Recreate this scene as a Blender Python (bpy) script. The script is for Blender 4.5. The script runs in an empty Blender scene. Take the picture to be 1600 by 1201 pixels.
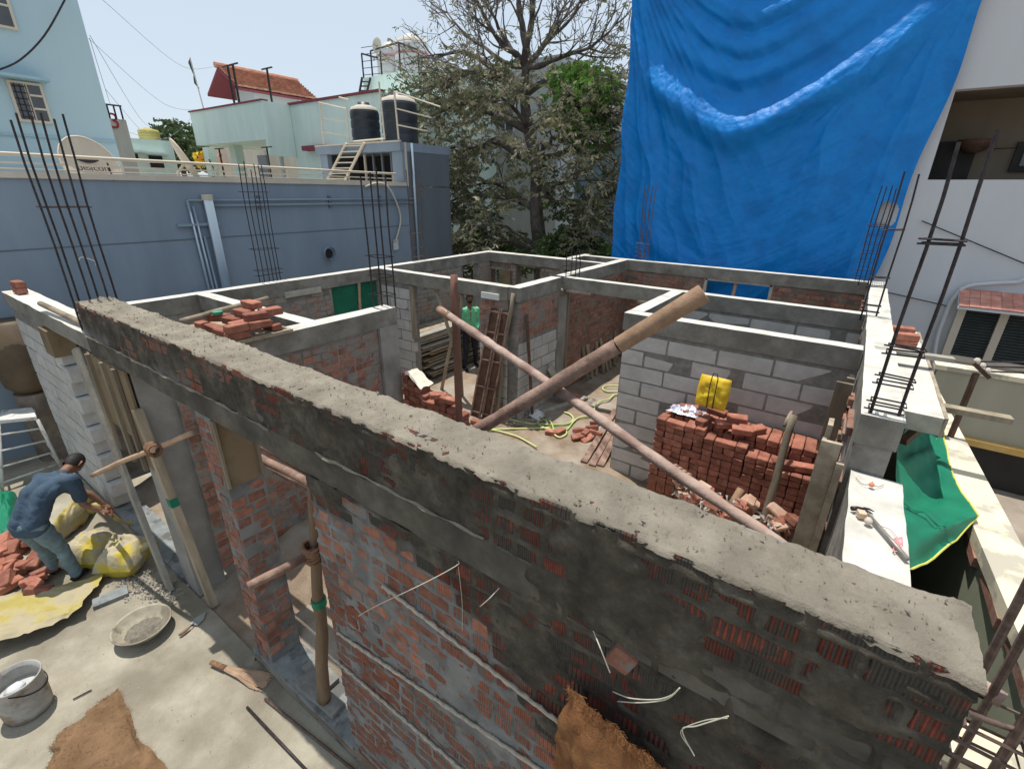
import bpy, math, random
import numpy as np
from mathutils import Vector, Matrix
random.seed(7); np.random.seed(7)
R = math.radians
scene = bpy.context.scene
col = scene.collection

# ---------------------------------------------------------------- camera
FOC, PITCH, ROLL, YAW, CAMH = 740.7, 0.38746, 0.01338, -0.61272, 3.9
_fw = Vector((math.sin(YAW)*math.cos(PITCH), math.cos(YAW)*math.cos(PITCH), -math.sin(PITCH)))
_r0 = Vector((math.cos(YAW), -math.sin(YAW), 0)); _u0 = _r0.cross(_fw)
_rt = _r0*math.cos(ROLL) + _u0*math.sin(ROLL); _up = _u0*math.cos(ROLL) - _r0*math.sin(ROLL)
CAM = Vector((0, 0, CAMH))
cd = bpy.data.cameras.new('camera'); co = bpy.data.objects.new('camera', cd); col.objects.link(co)
m = Matrix((_rt, _up, -_fw)).transposed().to_4x4(); m.translation = CAM
co.matrix_world = m
cd.sensor_width = 36; cd.lens = FOC/1600*36; cd.clip_start = 0.05; cd.clip_end = 2000
scene.camera = co
# points of the place, found from where their rays meet known planes of the site
def _ray(px, py): return _fw + _rt*((px-800)/FOC) - _up*((py-600.5)/FOC)
def at_z(px, py, z): d = _ray(px, py); return CAM + d*((z-CAMH)/d.z)
def at_y(px, py, y): d = _ray(px, py); return CAM + d*(y/d.y)
def at_x(px, py, x): d = _ray(px, py); return CAM + d*(x/d.x)
def at_d(px, py, t): return CAM + _ray(px, py)*t

# ---------------------------------------------------------------- light
world = bpy.data.worlds.new('World'); scene.world = world; world.use_nodes = True
nt = world.node_tree; bg = nt.nodes['Background']
sky = nt.nodes.new('ShaderNodeTexSky'); sky.sky_type = 'NISHITA'; sky.sun_disc = False
SUN = Vector((-0.22, 0.05, 1.0)).normalized()      # towards the sun
sky.sun_elevation = math.asin(SUN.z); sky.sun_rotation = math.atan2(SUN.x, SUN.y)
sky.air_density = 1.0; sky.dust_density = 1.0; sky.ozone_density = 1.0; sky.altitude = 0
hz = nt.nodes.new('ShaderNodeMix'); hz.data_type = 'RGBA'; hz.inputs['Factor'].default_value = .72     # even milky haze of a hot noon
hz.inputs['B'].default_value = (7.9, 9.0, 10.1, 1)
nt.links.new(sky.outputs[0], hz.inputs['A']); nt.links.new(hz.outputs['Result'], bg.inputs[0]); bg.inputs[1].default_value = 0.1
sl = bpy.data.lights.new('sun', 'SUN'); sl.energy = 5.0; sl.angle = R(0.55); sl.color = (1, 0.955, 0.88)
so = bpy.data.objects.new('sun', sl); col.objects.link(so); so.rotation_euler = SUN.to_track_quat('Z', 'Y').to_euler()
so.location = (0, 0, 30)
vs = scene.view_settings; vs.view_transform = 'Standard'; vs.look = 'None'; vs.exposure = 0.0; vs.gamma = 1; vs.use_curve_mapping = False
scene.render.engine = 'CYCLES'
scene.cycles.use_denoising = True
scene.cycles.max_bounces = 6; scene.cycles.diffuse_bounces = 3; scene.cycles.glossy_bounces = 2

# ---------------------------------------------------------------- mesh helpers
ORG = {}
def org(p): return ORG.get(p.name, Vector((0, 0, 0))) if p else Vector((0, 0, 0))
def tag(o, label=None, cat=None, group=None, kind=None):
    if label: o['label'] = label
    if cat: o['category'] = cat
    if group: o['group'] = group
    if kind: o['kind'] = kind
    return o
def thing(name, label, cat, loc=(0, 0, 0), group=None, rz=0):
    o = bpy.data.objects.new(name, None); col.objects.link(o); o.location = loc; o.rotation_euler.z = rz
    o.empty_display_size = 0.1
    ORG[o.name] = Vector(loc)
    return tag(o, label, cat, group)
class MB:
    def __init__(s): s.v = []; s.f = []; s.m = []; s.mi = 0
    def add(s, vs_, fs_):
        n = len(s.v); s.v += [tuple(v) for v in vs_]
        for f in fs_: s.f.append(tuple(n+i for i in f)); s.m.append(s.mi)
        return s
    def box(s, x0, x1, y0, y1, z0, z1):
        return s.add([(x0,y0,z0),(x1,y0,z0),(x1,y1,z0),(x0,y1,z0),(x0,y0,z1),(x1,y0,z1),(x1,y1,z1),(x0,y1,z1)],
                     [(0,3,2,1),(4,5,6,7),(0,1,5,4),(1,2,6,5),(2,3,7,6),(3,0,4,7)])
    def hexa(s, p):      # 8 corners: bottom loop, top loop
        return s.add(p, [(0,3,2,1),(4,5,6,7),(0,1,5,4),(1,2,6,5),(2,3,7,6),(3,0,4,7)])
    def beam(s, a, b, w, h, up=(0, 0, 1), jit=0):     # rectangular bar from a to b
        a = Vector(a); b = Vector(b); d = (b-a).normalized(); u = Vector(up)
        sd = d.cross(u)
        if sd.length < 1e-4: sd = d.cross(Vector((1, 0, 0)))
        sd.normalize(); u = sd.cross(d).normalized(); sd *= w/2; u *= h/2
        j = lambda: Vector((random.uniform(-jit, jit), random.uniform(-jit, jit), random.uniform(-jit, jit)))
        return s.hexa([a-sd-u+j(), b-sd-u+j(), b+sd-u+j(), a+sd-u+j(), a-sd+u+j(), b-sd+u+j(), b+sd+u+j(), a+sd+u+j()])
    def tube(s, pts, rad, n=8, cap=True, rough=0, flat=1.0):
        pts = [Vector(p) for p in pts]; k = len(pts)
        if not hasattr(rad, '__len__'): rad = [rad]*k
        t0 = (pts[1]-pts[0]).normalized(); ref = Vector((0, 0, 1)) if abs(t0.z) < .9 else Vector((1, 0, 0))
        side = t0.cross(ref).normalized(); base = len(s.v)
        for i in range(k):
            t = (pts[min(i+1, k-1)] - pts[max(i-1, 0)])
            t = t.normalized() if t.length > 1e-9 else t0
            side = (side - t*side.dot(t)); side = side.normalized() if side.length > 1e-6 else t.orthogonal().normalized()
            up = t.cross(side)
            for q in range(n):
                a = 2*math.pi*q/n; r = rad[i]*(1+random.uniform(-rough, rough))
                s.v.append(tuple(pts[i] + side*math.cos(a)*r + up*math.sin(a)*r*flat))
        for i in range(k-1):
            for q in range(n):
                a = base+i*n+q; b = base+i*n+(q+1) % n
                s.f.append((a, b, b+n, a+n)); s.m.append(s.mi)
        if cap:
            s.f.append(tuple(base+q for q in reversed(range(n)))); s.m.append(s.mi)
            s.f.append(tuple(base+(k-1)*n+q for q in range(n))); s.m.append(s.mi)
        return s
    def lathe(s, prof, c, n=24):
        base = len(s.v); k = len(prof)
        for r, z in prof:
            for q in range(n): a = 2*math.pi*q/n; s.v.append((c[0]+r*math.cos(a), c[1]+r*math.sin(a), c[2]+z))
        for i in range(k-1):
            for q in range(n):
                a = base+i*n+q; b = base+i*n+(q+1) % n
                s.f.append((a, b, b+n, a+n)); s.m.append(s.mi)
        return s
    def grid(s, P):      # P: array [i][j] of points
        P = np.asarray(P, float); a, b = P.shape[:2]; base = len(s.v)
        s.v += [tuple(p) for p in P.reshape(-1, 3)]
        for i in range(a-1):
            for j in range(b-1):
                q = base+i*b+j; s.f.append((q, q+1, q+b+1, q+b)); s.m.append(s.mi)
        return s
    def xf(s, M):
        s.v = [tuple(M @ Vector(v)) for v in s.v]; return s
    def mesh(s, name, mats, smooth=False, off=None):
        me = bpy.data.meshes.new(name)
        v = s.v if off is None else [(a-off[0], b-off[1], c-off[2]) for a, b, c in s.v]
        me.from_pydata(v, [], s.f)
        for mt in (mats if isinstance(mats, (list, tuple)) else [mats]): me.materials.append(mt)
        if isinstance(mats, (list, tuple)) and len(mats) > 1: me.polygons.foreach_set('material_index', s.m)
        if smooth: me.polygons.foreach_set('use_smooth', [True]*len(me.polygons))
        me.update(); return me
    def build(s, name, mats, parent=None, smooth=False, loc=None):
        """mesh given in world coordinates; loc = the object's own origin"""
        o0 = Vector(loc) if loc is not None else (org(parent) if parent else Vector((0, 0, 0)))
        me = s.mesh(name, mats, smooth, o0)
        o = bpy.data.objects.new(name, me); col.objects.link(o)
        if parent: o.parent = parent; o.location = o0 - org(parent); 
        else: o.location = o0
        ORG[o.name] = o0
        return o
def inst(name, me, loc, rot=(0, 0, 0), parent=None, scale=None):
    o = bpy.data.objects.new(name, me); col.objects.link(o)
    o.location = Vector(loc) - org(parent); o.rotation_euler = rot
    if scale: o.scale = scale
    if parent: o.parent = parent
    ORG[o.name] = Vector(loc)
    return o
def kids(o): return [c for c in list(col.objects) if c.parent == o]
def copy_tree(o, loc, rz=0, label=None, parent=None, _k=None):
    if _k is None:
        _k = {}
        for c in col.objects:
            if c.parent: _k.setdefault(c.parent.name, []).append(c)
    c = o.copy(); col.objects.link(c)
    if parent is not None: c.parent = parent
    else:
        c.location = loc; c.rotation_euler.z = rz; ORG[c.name] = Vector(loc)
        if label: c['label'] = label
    for ch in _k.get(o.name, []): copy_tree(ch, None, parent=c, _k=_k)
    return c
# numpy value noise
def _hash(ix, iy, s):
    h = (ix.astype(np.int64)*374761393 + iy.astype(np.int64)*668265263 + s*974634777) & 0xffffffff
    h = ((h ^ (h >> 13))*1274126177) & 0xffffffff
    return ((h ^ (h >> 16)) & 0xffff)/65535.0
def vnoise(x, y, s=0):
    x = np.asarray(x, float); y = np.asarray(y, float)
    ix = np.floor(x); iy = np.floor(y); fx = x-ix; fy = y-iy; fx = fx*fx*(3-2*fx); fy = fy*fy*(3-2*fy)
    a = _hash(ix, iy, s); b = _hash(ix+1, iy, s); c = _hash(ix, iy+1, s); d = _hash(ix+1, iy+1, s)
    return (a*(1-fx)+b*fx)*(1-fy) + (c*(1-fx)+d*fx)*fy - 0.5
def fbm(x, y, o=4, s=0):
    t = 0; a = 1.0
    for i in range(o): t = t + a*vnoise(x*2**i, y*2**i, s+i*17); a *= .5
    return t

# ---------------------------------------------------------------- materials
def ramp(nd, stops):
    cr = nd.color_ramp
    while len(cr.elements) > 2: cr.elements.remove(cr.elements[-1])
    for i, (p, c) in enumerate(stops):
        e = cr.elements[i] if i < 2 else cr.elements.new(p)
        e.position = p; e.color = (*c, 1) if len(c) == 3 else c
def mat(name, c1, c2=None, scale=6, rough=.85, bump=.0, bscale=40, det=6, c3=None, s3=1.3, t3=.55, spec=.3, metal=0,
        rnd=0, coords='Object', stretch=None, trans=0, lo=.38, hi=.64, c3soft=.1, hue=0):
    """c1..c2 mottled by noise, c3 in larger patches, rnd: brightness change per object"""
    mt = bpy.data.materials.new(name); mt.use_nodes = True; n = mt.node_tree.nodes; L = mt.node_tree.links
    b = n['Principled BSDF']; b.inputs['Roughness'].default_value = rough; b.inputs['Metallic'].default_value = metal
    b.inputs['Specular IOR Level'].default_value = spec
    if trans: b.inputs['Transmission Weight'].default_value = trans
    tc = n.new('ShaderNodeTexCoord'); out = tc.outputs[coords if coords != 'World' else 'Object']
    if coords == 'World':
        g = n.new('ShaderNodeNewGeometry'); out = g.outputs['Position']
    elif rnd:
        oi = n.new('ShaderNodeObjectInfo'); ad = n.new('ShaderNodeVectorMath'); ad.operation = 'ADD'
        mu = n.new('ShaderNodeMath'); mu.operation = 'MULTIPLY'; mu.inputs[1].default_value = 37
        L.new(oi.outputs['Random'], mu.inputs[0]); L.new(out, ad.inputs[0]); L.new(mu.outputs[0], ad.inputs[1]); out = ad.outputs[0]
    if stretch:
        mp = n.new('ShaderNodeMapping'); mp.inputs['Scale'].default_value = stretch; L.new(out, mp.inputs[0]); out = mp.outputs[0]
    color = None
    if c2 is None: c2 = tuple(x*.85 for x in c1)
    no = n.new('ShaderNodeTexNoise'); no.inputs['Scale'].default_value = scale; no.inputs['Detail'].default_value = det; no.inputs['Roughness'].default_value = .62
    L.new(out, no.inputs['Vector']); r1 = n.new('ShaderNodeValToRGB'); ramp(r1, [(lo, c1), (hi, c2)]); L.new(no.outputs['Fac'], r1.inputs[0]); color = r1.outputs[0]
    if c3:
        n3 = n.new('ShaderNodeTexNoise'); n3.inputs['Scale'].default_value = s3; n3.inputs['Detail'].default_value = 7; n3.inputs['Roughness'].default_value = .6
        L.new(out, n3.inputs['Vector']); r3 = n.new('ShaderNodeValToRGB'); ramp(r3, [(t3-c3soft/2, (0,0,0)), (t3+c3soft/2, (1,1,1))]); L.new(n3.outputs['Fac'], r3.inputs[0])
        mx = n.new('ShaderNodeMix'); mx.data_type = 'RGBA'; L.new(r3.outputs[0], mx.inputs['Factor']); L.new(color, mx.inputs['A']); mx.inputs['B'].default_value = (*c3, 1); color = mx.outputs['Result']
    if rnd:
        oi = n.new('ShaderNodeObjectInfo'); hs = n.new('ShaderNodeHueSaturation'); mr = n.new('ShaderNodeMapRange')
        mr.inputs['To Min'].default_value = 1-rnd; mr.inputs['To Max'].default_value = 1+rnd
        L.new(oi.outputs['Random'], mr.inputs['Value']); L.new(mr.outputs[0], hs.inputs['Value']); L.new(color, hs.inputs['Color']); color = hs.outputs[0]
    L.new(color, b.inputs['Base Color'])
    if bump:
        nb = n.new('ShaderNodeTexNoise'); nb.inputs['Scale'].default_value = bscale; nb.inputs['Detail'].default_value = 6; nb.inputs['Roughness'].default_value = .7
        L.new(out, nb.inputs['Vector']); bp = n.new('ShaderNodeBump'); bp.inputs['Strength'].default_value = 1.0; bp.inputs['Distance'].default_value = bump
        L.new(nb.outputs['Fac'], bp.inputs['Height']); L.new(bp.outputs[0], b.inputs['Normal'])
    return mt
def brick_mat(name, c1, c2, smear, thr, grooves=0, rnd=.3, smear2=None):
    """fired clay with per-brick tint, mortar smeared over it in patches, wire-cut grooves"""
    mt = mat(name, c1, c2, scale=14, rough=.9, bump=.004, bscale=60, rnd=rnd)
    n = mt.node_tree.nodes; L = mt.node_tree.links; b = n['Principled BSDF']
    src = b.inputs['Base Color'].links[0].from_socket
    g = n.new('ShaderNodeNewGeometry')
    no = n.new('ShaderNodeTexNoise'); no.inputs['Scale'].default_value = 5.5; no.inputs['Detail'].default_value = 8; no.inputs['Roughness'].default_value = .72
    L.new(g.outputs['Position'], no.inputs['Vector']); r = n.new('ShaderNodeValToRGB'); ramp(r, [(thr-.03, (0,0,0)), (thr+.05, (1,1,1))]); L.new(no.outputs['Fac'], r.inputs[0])
    mx = n.new('ShaderNodeMix'); mx.data_type = 'RGBA'; L.new(r.outputs[0], mx.inputs['Factor']); L.new(src, mx.inputs['A']); mx.inputs['B'].default_value = (*smear, 1)
    L.new(mx.outputs['Result'], b.inputs['Base Color'])
    if grooves:
        tc = n.new('ShaderNodeTexCoord'); w = n.new('ShaderNodeTexWave'); w.inputs['Scale'].default_value = grooves; w.inputs['Distortion'].default_value = .6; w.inputs['Detail'].default_value = 1
        L.new(tc.outputs['Object'], w.inputs['Vector']); b2 = n.new('ShaderNodeBump'); b2.inputs['Distance'].default_value = .012; b2.inputs['Strength'].default_value = 1
        L.new(w.outputs['Fac'], b2.inputs['Height']); L.new(b.inputs['Normal'].links[0].from_socket, b2.inputs['Normal']); L.new(b2.outputs[0], b.inputs['Normal'])
        # cement left in the grooves
        rr = n.new('ShaderNodeValToRGB'); ramp(rr, [(.12, (1,1,1)), (.4, (0,0,0))]); L.new(w.outputs['Fac'], rr.inputs[0])
        n2 = n.new('ShaderNodeTexNoise'); n2.inputs['Scale'].default_value = 3; L.new(g.outputs['Position'], n2.inputs['Vector'])
        r4 = n.new('ShaderNodeValToRGB'); ramp(r4, [(.42, (0,0,0)), (.6, (1,1,1))]); L.new(n2.outputs['Fac'], r4.inputs[0])
        ml = n.new('ShaderNodeMath'); ml.operation = 'MULTIPLY'; L.new(rr.outputs[0], ml.inputs[0]); L.new(r4.outputs[0], ml.inputs[1])
        m5 = n.new('ShaderNodeMix'); m5.data_type = 'RGBA'; L.new(ml.outputs[0], m5.inputs['Factor']); L.new(mx.outputs['Result'], m5.inputs['A']); m5.inputs['B'].default_value = (*smear, 1)
        L.new(m5.outputs['Result'], b.inputs['Base Color'])
    return mt
M = {}
M['mortar_blue'] = mat('dry_mortar', (.15,.152,.15), (.235,.235,.228), 5, .92, .010, 45, c3=(.075,.068,.06), s3=2.2, t3=.6, c3soft=.2, coords='World')
M['mortar_dark'] = mat('damp_mortar', (.052,.048,.040), (.10,.092,.078), 7, .8, .012, 50, c3=(.165,.155,.135), s3=9, t3=.63, c3soft=.12, coords='World')
M['mortar_top'] = mat('fresh_mortar_top', (.22,.192,.15), (.29,.258,.205), 7, .95, .010, 85, c3=(.165,.145,.115), s3=3.0, t3=.58, c3soft=.25, coords='World')
M['mortar_grey'] = mat('grey_mortar', (.20,.19,.175), (.29,.28,.26), 6, .93, .006, 60, c3=(.14,.12,.10), s3=2.5, t3=.58, c3soft=.2, coords='World')
M['mortar_brown'] = mat('brown_mortar', (.17,.14,.115), (.25,.21,.175), 6, .93, .006, 60, c3=(.12,.095,.08), s3=2.5, t3=.55, c3soft=.2, coords='World')
M['beam'] = mat('cast_concrete_lit', (.50,.48,.43), (.60,.58,.53), 5, .9, .003, 90, c3=(.40,.38,.33), s3=3.3, t3=.62, c3soft=.2, coords='World')  # beam tops: sunlit brightness is put into the concrete colour
M['beam_shaded'] = mat('cast_concrete_shaded', (.20,.19,.165), (.29,.275,.24), 4, .9, .008, 60, c3=(.145,.135,.115), s3=2.8, t3=.57, c3soft=.22, coords='World')  # beam faces: same concrete, darkened in colour to carry their shade
M['column'] = mat('column_concrete', (.25,.24,.22), (.33,.315,.29), 3, .9, .003, 70, c3=(.19,.18,.165), s3=2, t3=.6, c3soft=.3, coords='World')
M['aac'] = mat('block', (.46,.45,.43), (.53,.52,.50), 9, .95, .002, 120, rnd=.07, c3=(.38,.37,.345), s3=3, t3=.60, c3soft=.35)
M['aac_joint'] = mat('block_joint', (.17,.165,.15), (.26,.25,.23), 9, .95, .010, 50, coords='World')
M['brick_front'] = brick_mat('red_brick_front', (.22,.075,.045), (.34,.13,.08), (.155,.15,.14), .56, grooves=14)
M['brick_dark'] = brick_mat('red_brick_damp', (.13,.032,.022), (.22,.062,.04), (.060,.055,.046), .485, grooves=16)
M['brick_wall'] = brick_mat('red_brick_wall', (.25,.105,.07), (.34,.165,.115), (.235,.215,.19), .50)
M['brick_brown'] = brick_mat('brown_brick_wall', (.21,.10,.07), (.31,.16,.115), (.22,.18,.145), .53)
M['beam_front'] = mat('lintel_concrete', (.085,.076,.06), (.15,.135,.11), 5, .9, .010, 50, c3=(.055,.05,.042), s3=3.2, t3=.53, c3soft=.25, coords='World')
M['brick_plain'] = brick_mat('plain_red_brick', (.20,.082,.054), (.30,.14,.098), (.165,.16,.15), .535)
M['brick_loose'] = mat('loose_brick', (.235,.088,.06), (.36,.15,.10), 10, .9, .004, 70, rnd=.30, c3=(.42,.22,.15), s3=5, t3=.66, c3soft=.1)
M['brick_grey'] = brick_mat('pale_brick', (.27,.125,.09), (.34,.18,.13), (.27,.25,.22), .43)
M['slab'] = mat('outside_slab', (.29,.26,.20), (.40,.365,.29), 2.6, .95, .010, 50, c3=(.21,.185,.14), s3=1.4, t3=.55, c3soft=.25, coords='World')
M['sand'] = mat('sandy_floor', (.20,.145,.10), (.30,.23,.165), 3, .97, .014, 40, c3=(.36,.32,.265), s3=.9, t3=.56, c3soft=.2, coords='World')
M['gravel'] = mat('rubble', (.26,.24,.21), (.40,.37,.33), 20, .95, .005, 60)
M['sill'] = mat('wet_sill', (.17,.185,.185), (.25,.265,.265), 7, .85, .006, 60, c3=(.11,.11,.105), s3=5, t3=.57, c3soft=.1, coords='World')
M['wood_pale'] = mat('weathered_wood', (.21,.17,.12), (.34,.285,.21), 7, .85, .005, 60, stretch=(1, 1, .15), rnd=.25, c3=(.15,.12,.09), s3=4, t3=.58, c3soft=.2)
M['wood_plank'] = mat('cement_stained_plank', (.25,.20,.14), (.38,.32,.24), 8, .85, .003, 60, rnd=.25)
M['wood_grey'] = mat('grey_plank', (.30,.28,.24), (.42,.39,.33), 7, .85, .003, 60, rnd=.2)
M['wood_dark'] = mat('dark_wood', (.075,.04,.028), (.13,.075,.05), 7, .8, .003, 60, rnd=.15)
M['ply'] = mat('stained_ply', (.18,.13,.075), (.26,.195,.12), 3, .7, .002, 60, c3=(.14,.10,.06), s3=3, t3=.55, c3soft=.2)
M['pole_pink'] = mat('peeled_log', (.20,.125,.095), (.33,.22,.17), 11, .75, .008, 38, c3=(.115,.065,.048), s3=4, t3=.54, c3soft=.2)
M['pole_light'] = mat('weathered_light_log', (.30,.205,.165), (.42,.31,.255), 9, .75, .006, 38, c3=(.19,.115,.09), s3=3, t3=.6, c3soft=.2)
M['pole_tan'] = mat('cut_log', (.22,.135,.08), (.33,.215,.135), 10, .75, .006, 36, c3=(.22,.13,.08), s3=4.5, t3=.57, c3soft=.2)
M['bamboo'] = mat('scaffold_pole', (.36,.24,.16), (.47,.33,.23), 9, .7, .003, 50, rnd=.12)
M['steel'] = mat('rebar_steel', (.030,.026,.030), (.065,.052,.052), 30, .55, .001, 90, metal=.5, rnd=.1)
M['steel_rust'] = mat('rusty_rebar', (.09,.06,.05), (.17,.12,.10), 30, .6, .001, 90, metal=.3)
M['rope'] = mat('coir_rope', (.16,.085,.05), (.25,.14,.085), 30, .95, .003, 80)
# ---------------------------------------------------------------- pieces
def chamfer_box(L, W, H, c=.006, j=.003, rg=random):
    """box with broken edges: 24 corners, 44 triangles"""
    mb = MB(); hx, hy, hz = L/2, W/2, H/2; idx = {}
    for sx in (-1, 1):
        for sy in (-1, 1):
            for sz in (-1, 1):
                q = [rg.uniform(-j, j) for _ in range(3)]
                for ax in range(3):
                    p = [sx*(hx-(c if ax != 0 else 0))+q[0], sy*(hy-(c if ax != 1 else 0))+q[1], sz*(hz-(c if ax != 2 else 0))+q[2]]
                    idx[(sx, sy, sz, ax)] = len(mb.v); mb.v.append(tuple(p))
    g = lambda sx, sy, sz, ax: idx[(sx, sy, sz, ax)]
    F = mb.f
    for ax in range(3):
        for s in (-1, 1):
            cs = [(-1,-1),(1,-1),(1,1),(-1,1)]
            q = []
            for a, b in cs:
                k = [a, b]; k.insert(ax, s); q.append(g(*k, ax))
            if (s < 0) ^ (ax == 1): q.reverse()
            F.append(tuple(q))
    for ax in range(3):          # edges along ax
        o = [k for k in range(3) if k != ax]
        for a in (-1, 1):
            for b in (-1, 1):
                def key(sx, face):
                    k = [0, 0, 0]; k[ax] = sx; k[o[0]] = a; k[o[1]] = b; return g(*k, face)
                q = [key(-1, o[0]), key(1, o[0]), key(1, o[1]), key(-1, o[1])]
                F.append(tuple(q))
    for sx in (-1, 1):
        for sy in (-1, 1):
            for sz in (-1, 1): F.append((g(sx,sy,sz,0), g(sx,sy,sz,1), g(sx,sy,sz,2)))
    mb.m = [0]*len(F)
    return mb
def fixn(me):
    import bmesh
    b = bmesh.new(); b.from_mesh(me); bmesh.ops.recalc_face_normals(b, faces=b.faces); b.to_mesh(me); b.free(); return me
def variants(nm, L, W, H, mt, n=5, c=.006, j=.003):
    return [fixn(chamfer_box(L, W, H, c, j).mesh(nm, mt)) for _ in range(n)]
BM = {}
def bvar(mk, L, W, H, n=5, c=.006, j=.003):
    k = (mk, round(L, 3), round(W, 3), round(H, 3))
    if k not in BM: BM[k] = variants('brick', L, W, H, M[mk], n, c, j)
    return random.choice(BM[k])
def cut_rects(a0, a1, z0, z1, ops):
    xs = sorted({a0, a1, *[min(max(v, a0), a1) for o in ops for v in o[:2]]}); out = []
    for u0, u1 in zip(xs, xs[1:]):
        if u1-u0 < 1e-6: continue
        zs = [(z0, z1)]
        for o in ops:
            if o[0] < u1-1e-6 and o[1] > u0+1e-6:
                n = []
                for p, q in zs:
                    if o[2] > p: n.append((p, min(q, o[2])))
                    if o[3] < q: n.append((max(p, o[3]), q))
                zs = [(p, q) for p, q in n if q-p > .005]
        for p, q in zs: out.append((u0, u1, p, q))
    return out
def masonry(parent, axis, a0, a1, z0, z1, t0, t1, faces, mk, joint, ops=(), BL=.225, BH=.078, J=.014, name='brick', maxn=290, zmin=None, skip=0.0, mk2=None, fn2=None, depth=None, proud=.006):
    """a wall's joint body with its bricks or blocks standing proud of it, each its own part.
    axis 'x': runs along X at Y t0..t1; faces: which of t0/t1 show bricks"""
    core = MB()
    for u0, u1, p, q in cut_rects(a0, a1, z0, z1, ops):
        if axis == 'x': core.box(u0, u1, t0, t1, p, q)
        else: core.box(t0, t1, u0, u1, p, q)
    core.build('mortar', M[joint], parent)
    todo = []
    for fc in faces:
        tf = t0 if fc == 0 else t1; sgn = -1 if fc == 0 else 1
        dp = depth or min(.10, (t1-t0)*.8)
        k = 0; z = z0+J/2
        while z+BH <= z1+.02:
            off = (0 if k % 2 else -BL/2) + random.uniform(-.01, .01); x = a0+off
            while x < a1:
                x0 = max(x, a0+.003); x1 = min(x+BL, a1-.003)
                if random.random() < .22 and name == 'brick': segs = [(x0, (x0+x1)/2-J/2), ((x0+x1)/2+J/2, x1)]
                else: segs = [(x0, x1)]
                for s0, s1 in segs:
                    if s1-s0 < .035: continue
                    zc = z+BH/2
                    bad = False
                    for o in ops:
                        if o[2]-.02 < zc < o[3]+.02:
                            if s0 >= o[0]-.02 and s1 <= o[1]+.02: bad = True
                            elif s0 < o[0] < s1: s1 = o[0]-.002
                            elif s0 < o[1] < s1: s0 = o[1]+.002
                    if bad or s1-s0 < .035 or (zmin and zc < zmin) or random.random() < skip: continue
                    sc_ = (s0+s1)/2; pj = random.uniform(-.003, .004)+proud
                    t = tf+sgn*(pj-dp/2)
                    P = (sc_, t, zc) if axis == 'x' else (t, sc_, zc)
                    todo.append(((Vector(P)-CAM).length, P, s1-s0, dp))
                x += BL+J
            z += BH+J; k += 1
    todo.sort(key=lambda a: a[0])
    rest = MB()
    for i, (d, P, L, dp) in enumerate(todo):
        L = max(.04, round(L/.025)*.025)
        m_ = mk2 if (fn2 and fn2(P)) else mk
        if i < maxn:
            inst(name, bvar(m_, L-.002, dp, BH, c=.005 if name == 'brick' else .007), P, (random.uniform(-.02, .02) if name == 'brick' else 0, 0, (0 if axis == 'x' else math.pi/2)+random.uniform(-.008, .008)), parent)
        else:
            if axis == 'x': rest.box(P[0]-L/2, P[0]+L/2, P[1]-dp/2, P[1]+dp/2, P[2]-BH/2, P[2]+BH/2)
            else: rest.box(P[0]-dp/2, P[0]+dp/2, P[1]-L/2, P[1]+L/2, P[2]-BH/2, P[2]+BH/2)
    if rest.v: rest.build('far_'+name+'s', M[mk], parent)['kind'] = 'stuff'
def rough_bar(x0, x1, y0, y1, z0, z1, step=.06, amp=.006, seed=0, axis='x', top=.003):
    """cast concrete bar with slightly wandering arrises"""
    mb = MB(); n = max(2, int(((x1-x0) if axis == 'x' else (y1-y0))/step)); rows = []
    for i in range(n+1):
        t = i/n
        if axis == 'x':
            x = x0+(x1-x0)*t; j = [fbm(x*4+k*9, seed, 3)*amp for k in range(4)]
            ring = [(x, y0+j[0], z0+j[1]*.6), (x, y1+j[1], z0+j[2]*.6), (x, y1+j[2], z1+j[3]*top/amp), (x, y0+j[3], z1+j[0]*top/amp)]
        else:
            y = y0+(y1-y0)*t; j = [fbm(y*4+k*9, seed, 3)*amp for k in range(4)]
            ring = [(x1+j[0], y, z0+j[1]*.6), (x0+j[1], y, z0+j[2]*.6), (x0+j[2], y, z1+j[3]*top/amp), (x1+j[3], y, z1+j[0]*top/amp)]
        rows.append([tuple(float(c) for c in r) for r in ring])
    b = len(mb.v)
    for r in rows: mb.v += r
    for i in range(n):
        for q in range(4):
            a = b+i*4+q; c = b+i*4+(q+1) % 4
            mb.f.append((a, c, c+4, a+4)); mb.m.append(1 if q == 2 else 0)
    mb.f += [(b+3, b+2, b+1, b), tuple(b+n*4+q for q in range(4))]; mb.m += [0, 0]
    return mb

# ---------------------------------------------------------------- ground
def sheet(name, mt, x0, x1, y0, y1, z, step, amp=.0, fr=1.0, hole=None):
    nx = int((x1-x0)/step)+2; ny = int((y1-y0)/step)+2
    X, Y = np.meshgrid(np.linspace(x0, x1, nx), np.linspace(y0, y1, ny), indexing='ij')
    Z = z + fbm(X*fr, Y*fr, 5, 3)*amp
    mb = MB().grid(np.stack([X, Y, Z], -1)); o = mb.build(name, mt, smooth=True); o['kind'] = 'structure'; return o
M['earth'] = mat('far_earth', (.28,.25,.20), (.36,.33,.27), .3, .95, coords='World')
g = MB(); g.add([(-600,-300,-.9),(600,-300,-.9),(600,700,-.9),(-600,700,-.9)], [(0,1,2,3)]); g.build('ground', M['earth'])['kind'] = 'structure'
sheet('concrete_yard', M['slab'], -12.5, 1.1, -5, 1.245, -.25, .06, .022, 1.3)
_fl = sheet('floor', M['sand'], -8.0, .45, 1.2, 11.3, 0, .07, .05, 1.7)
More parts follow.
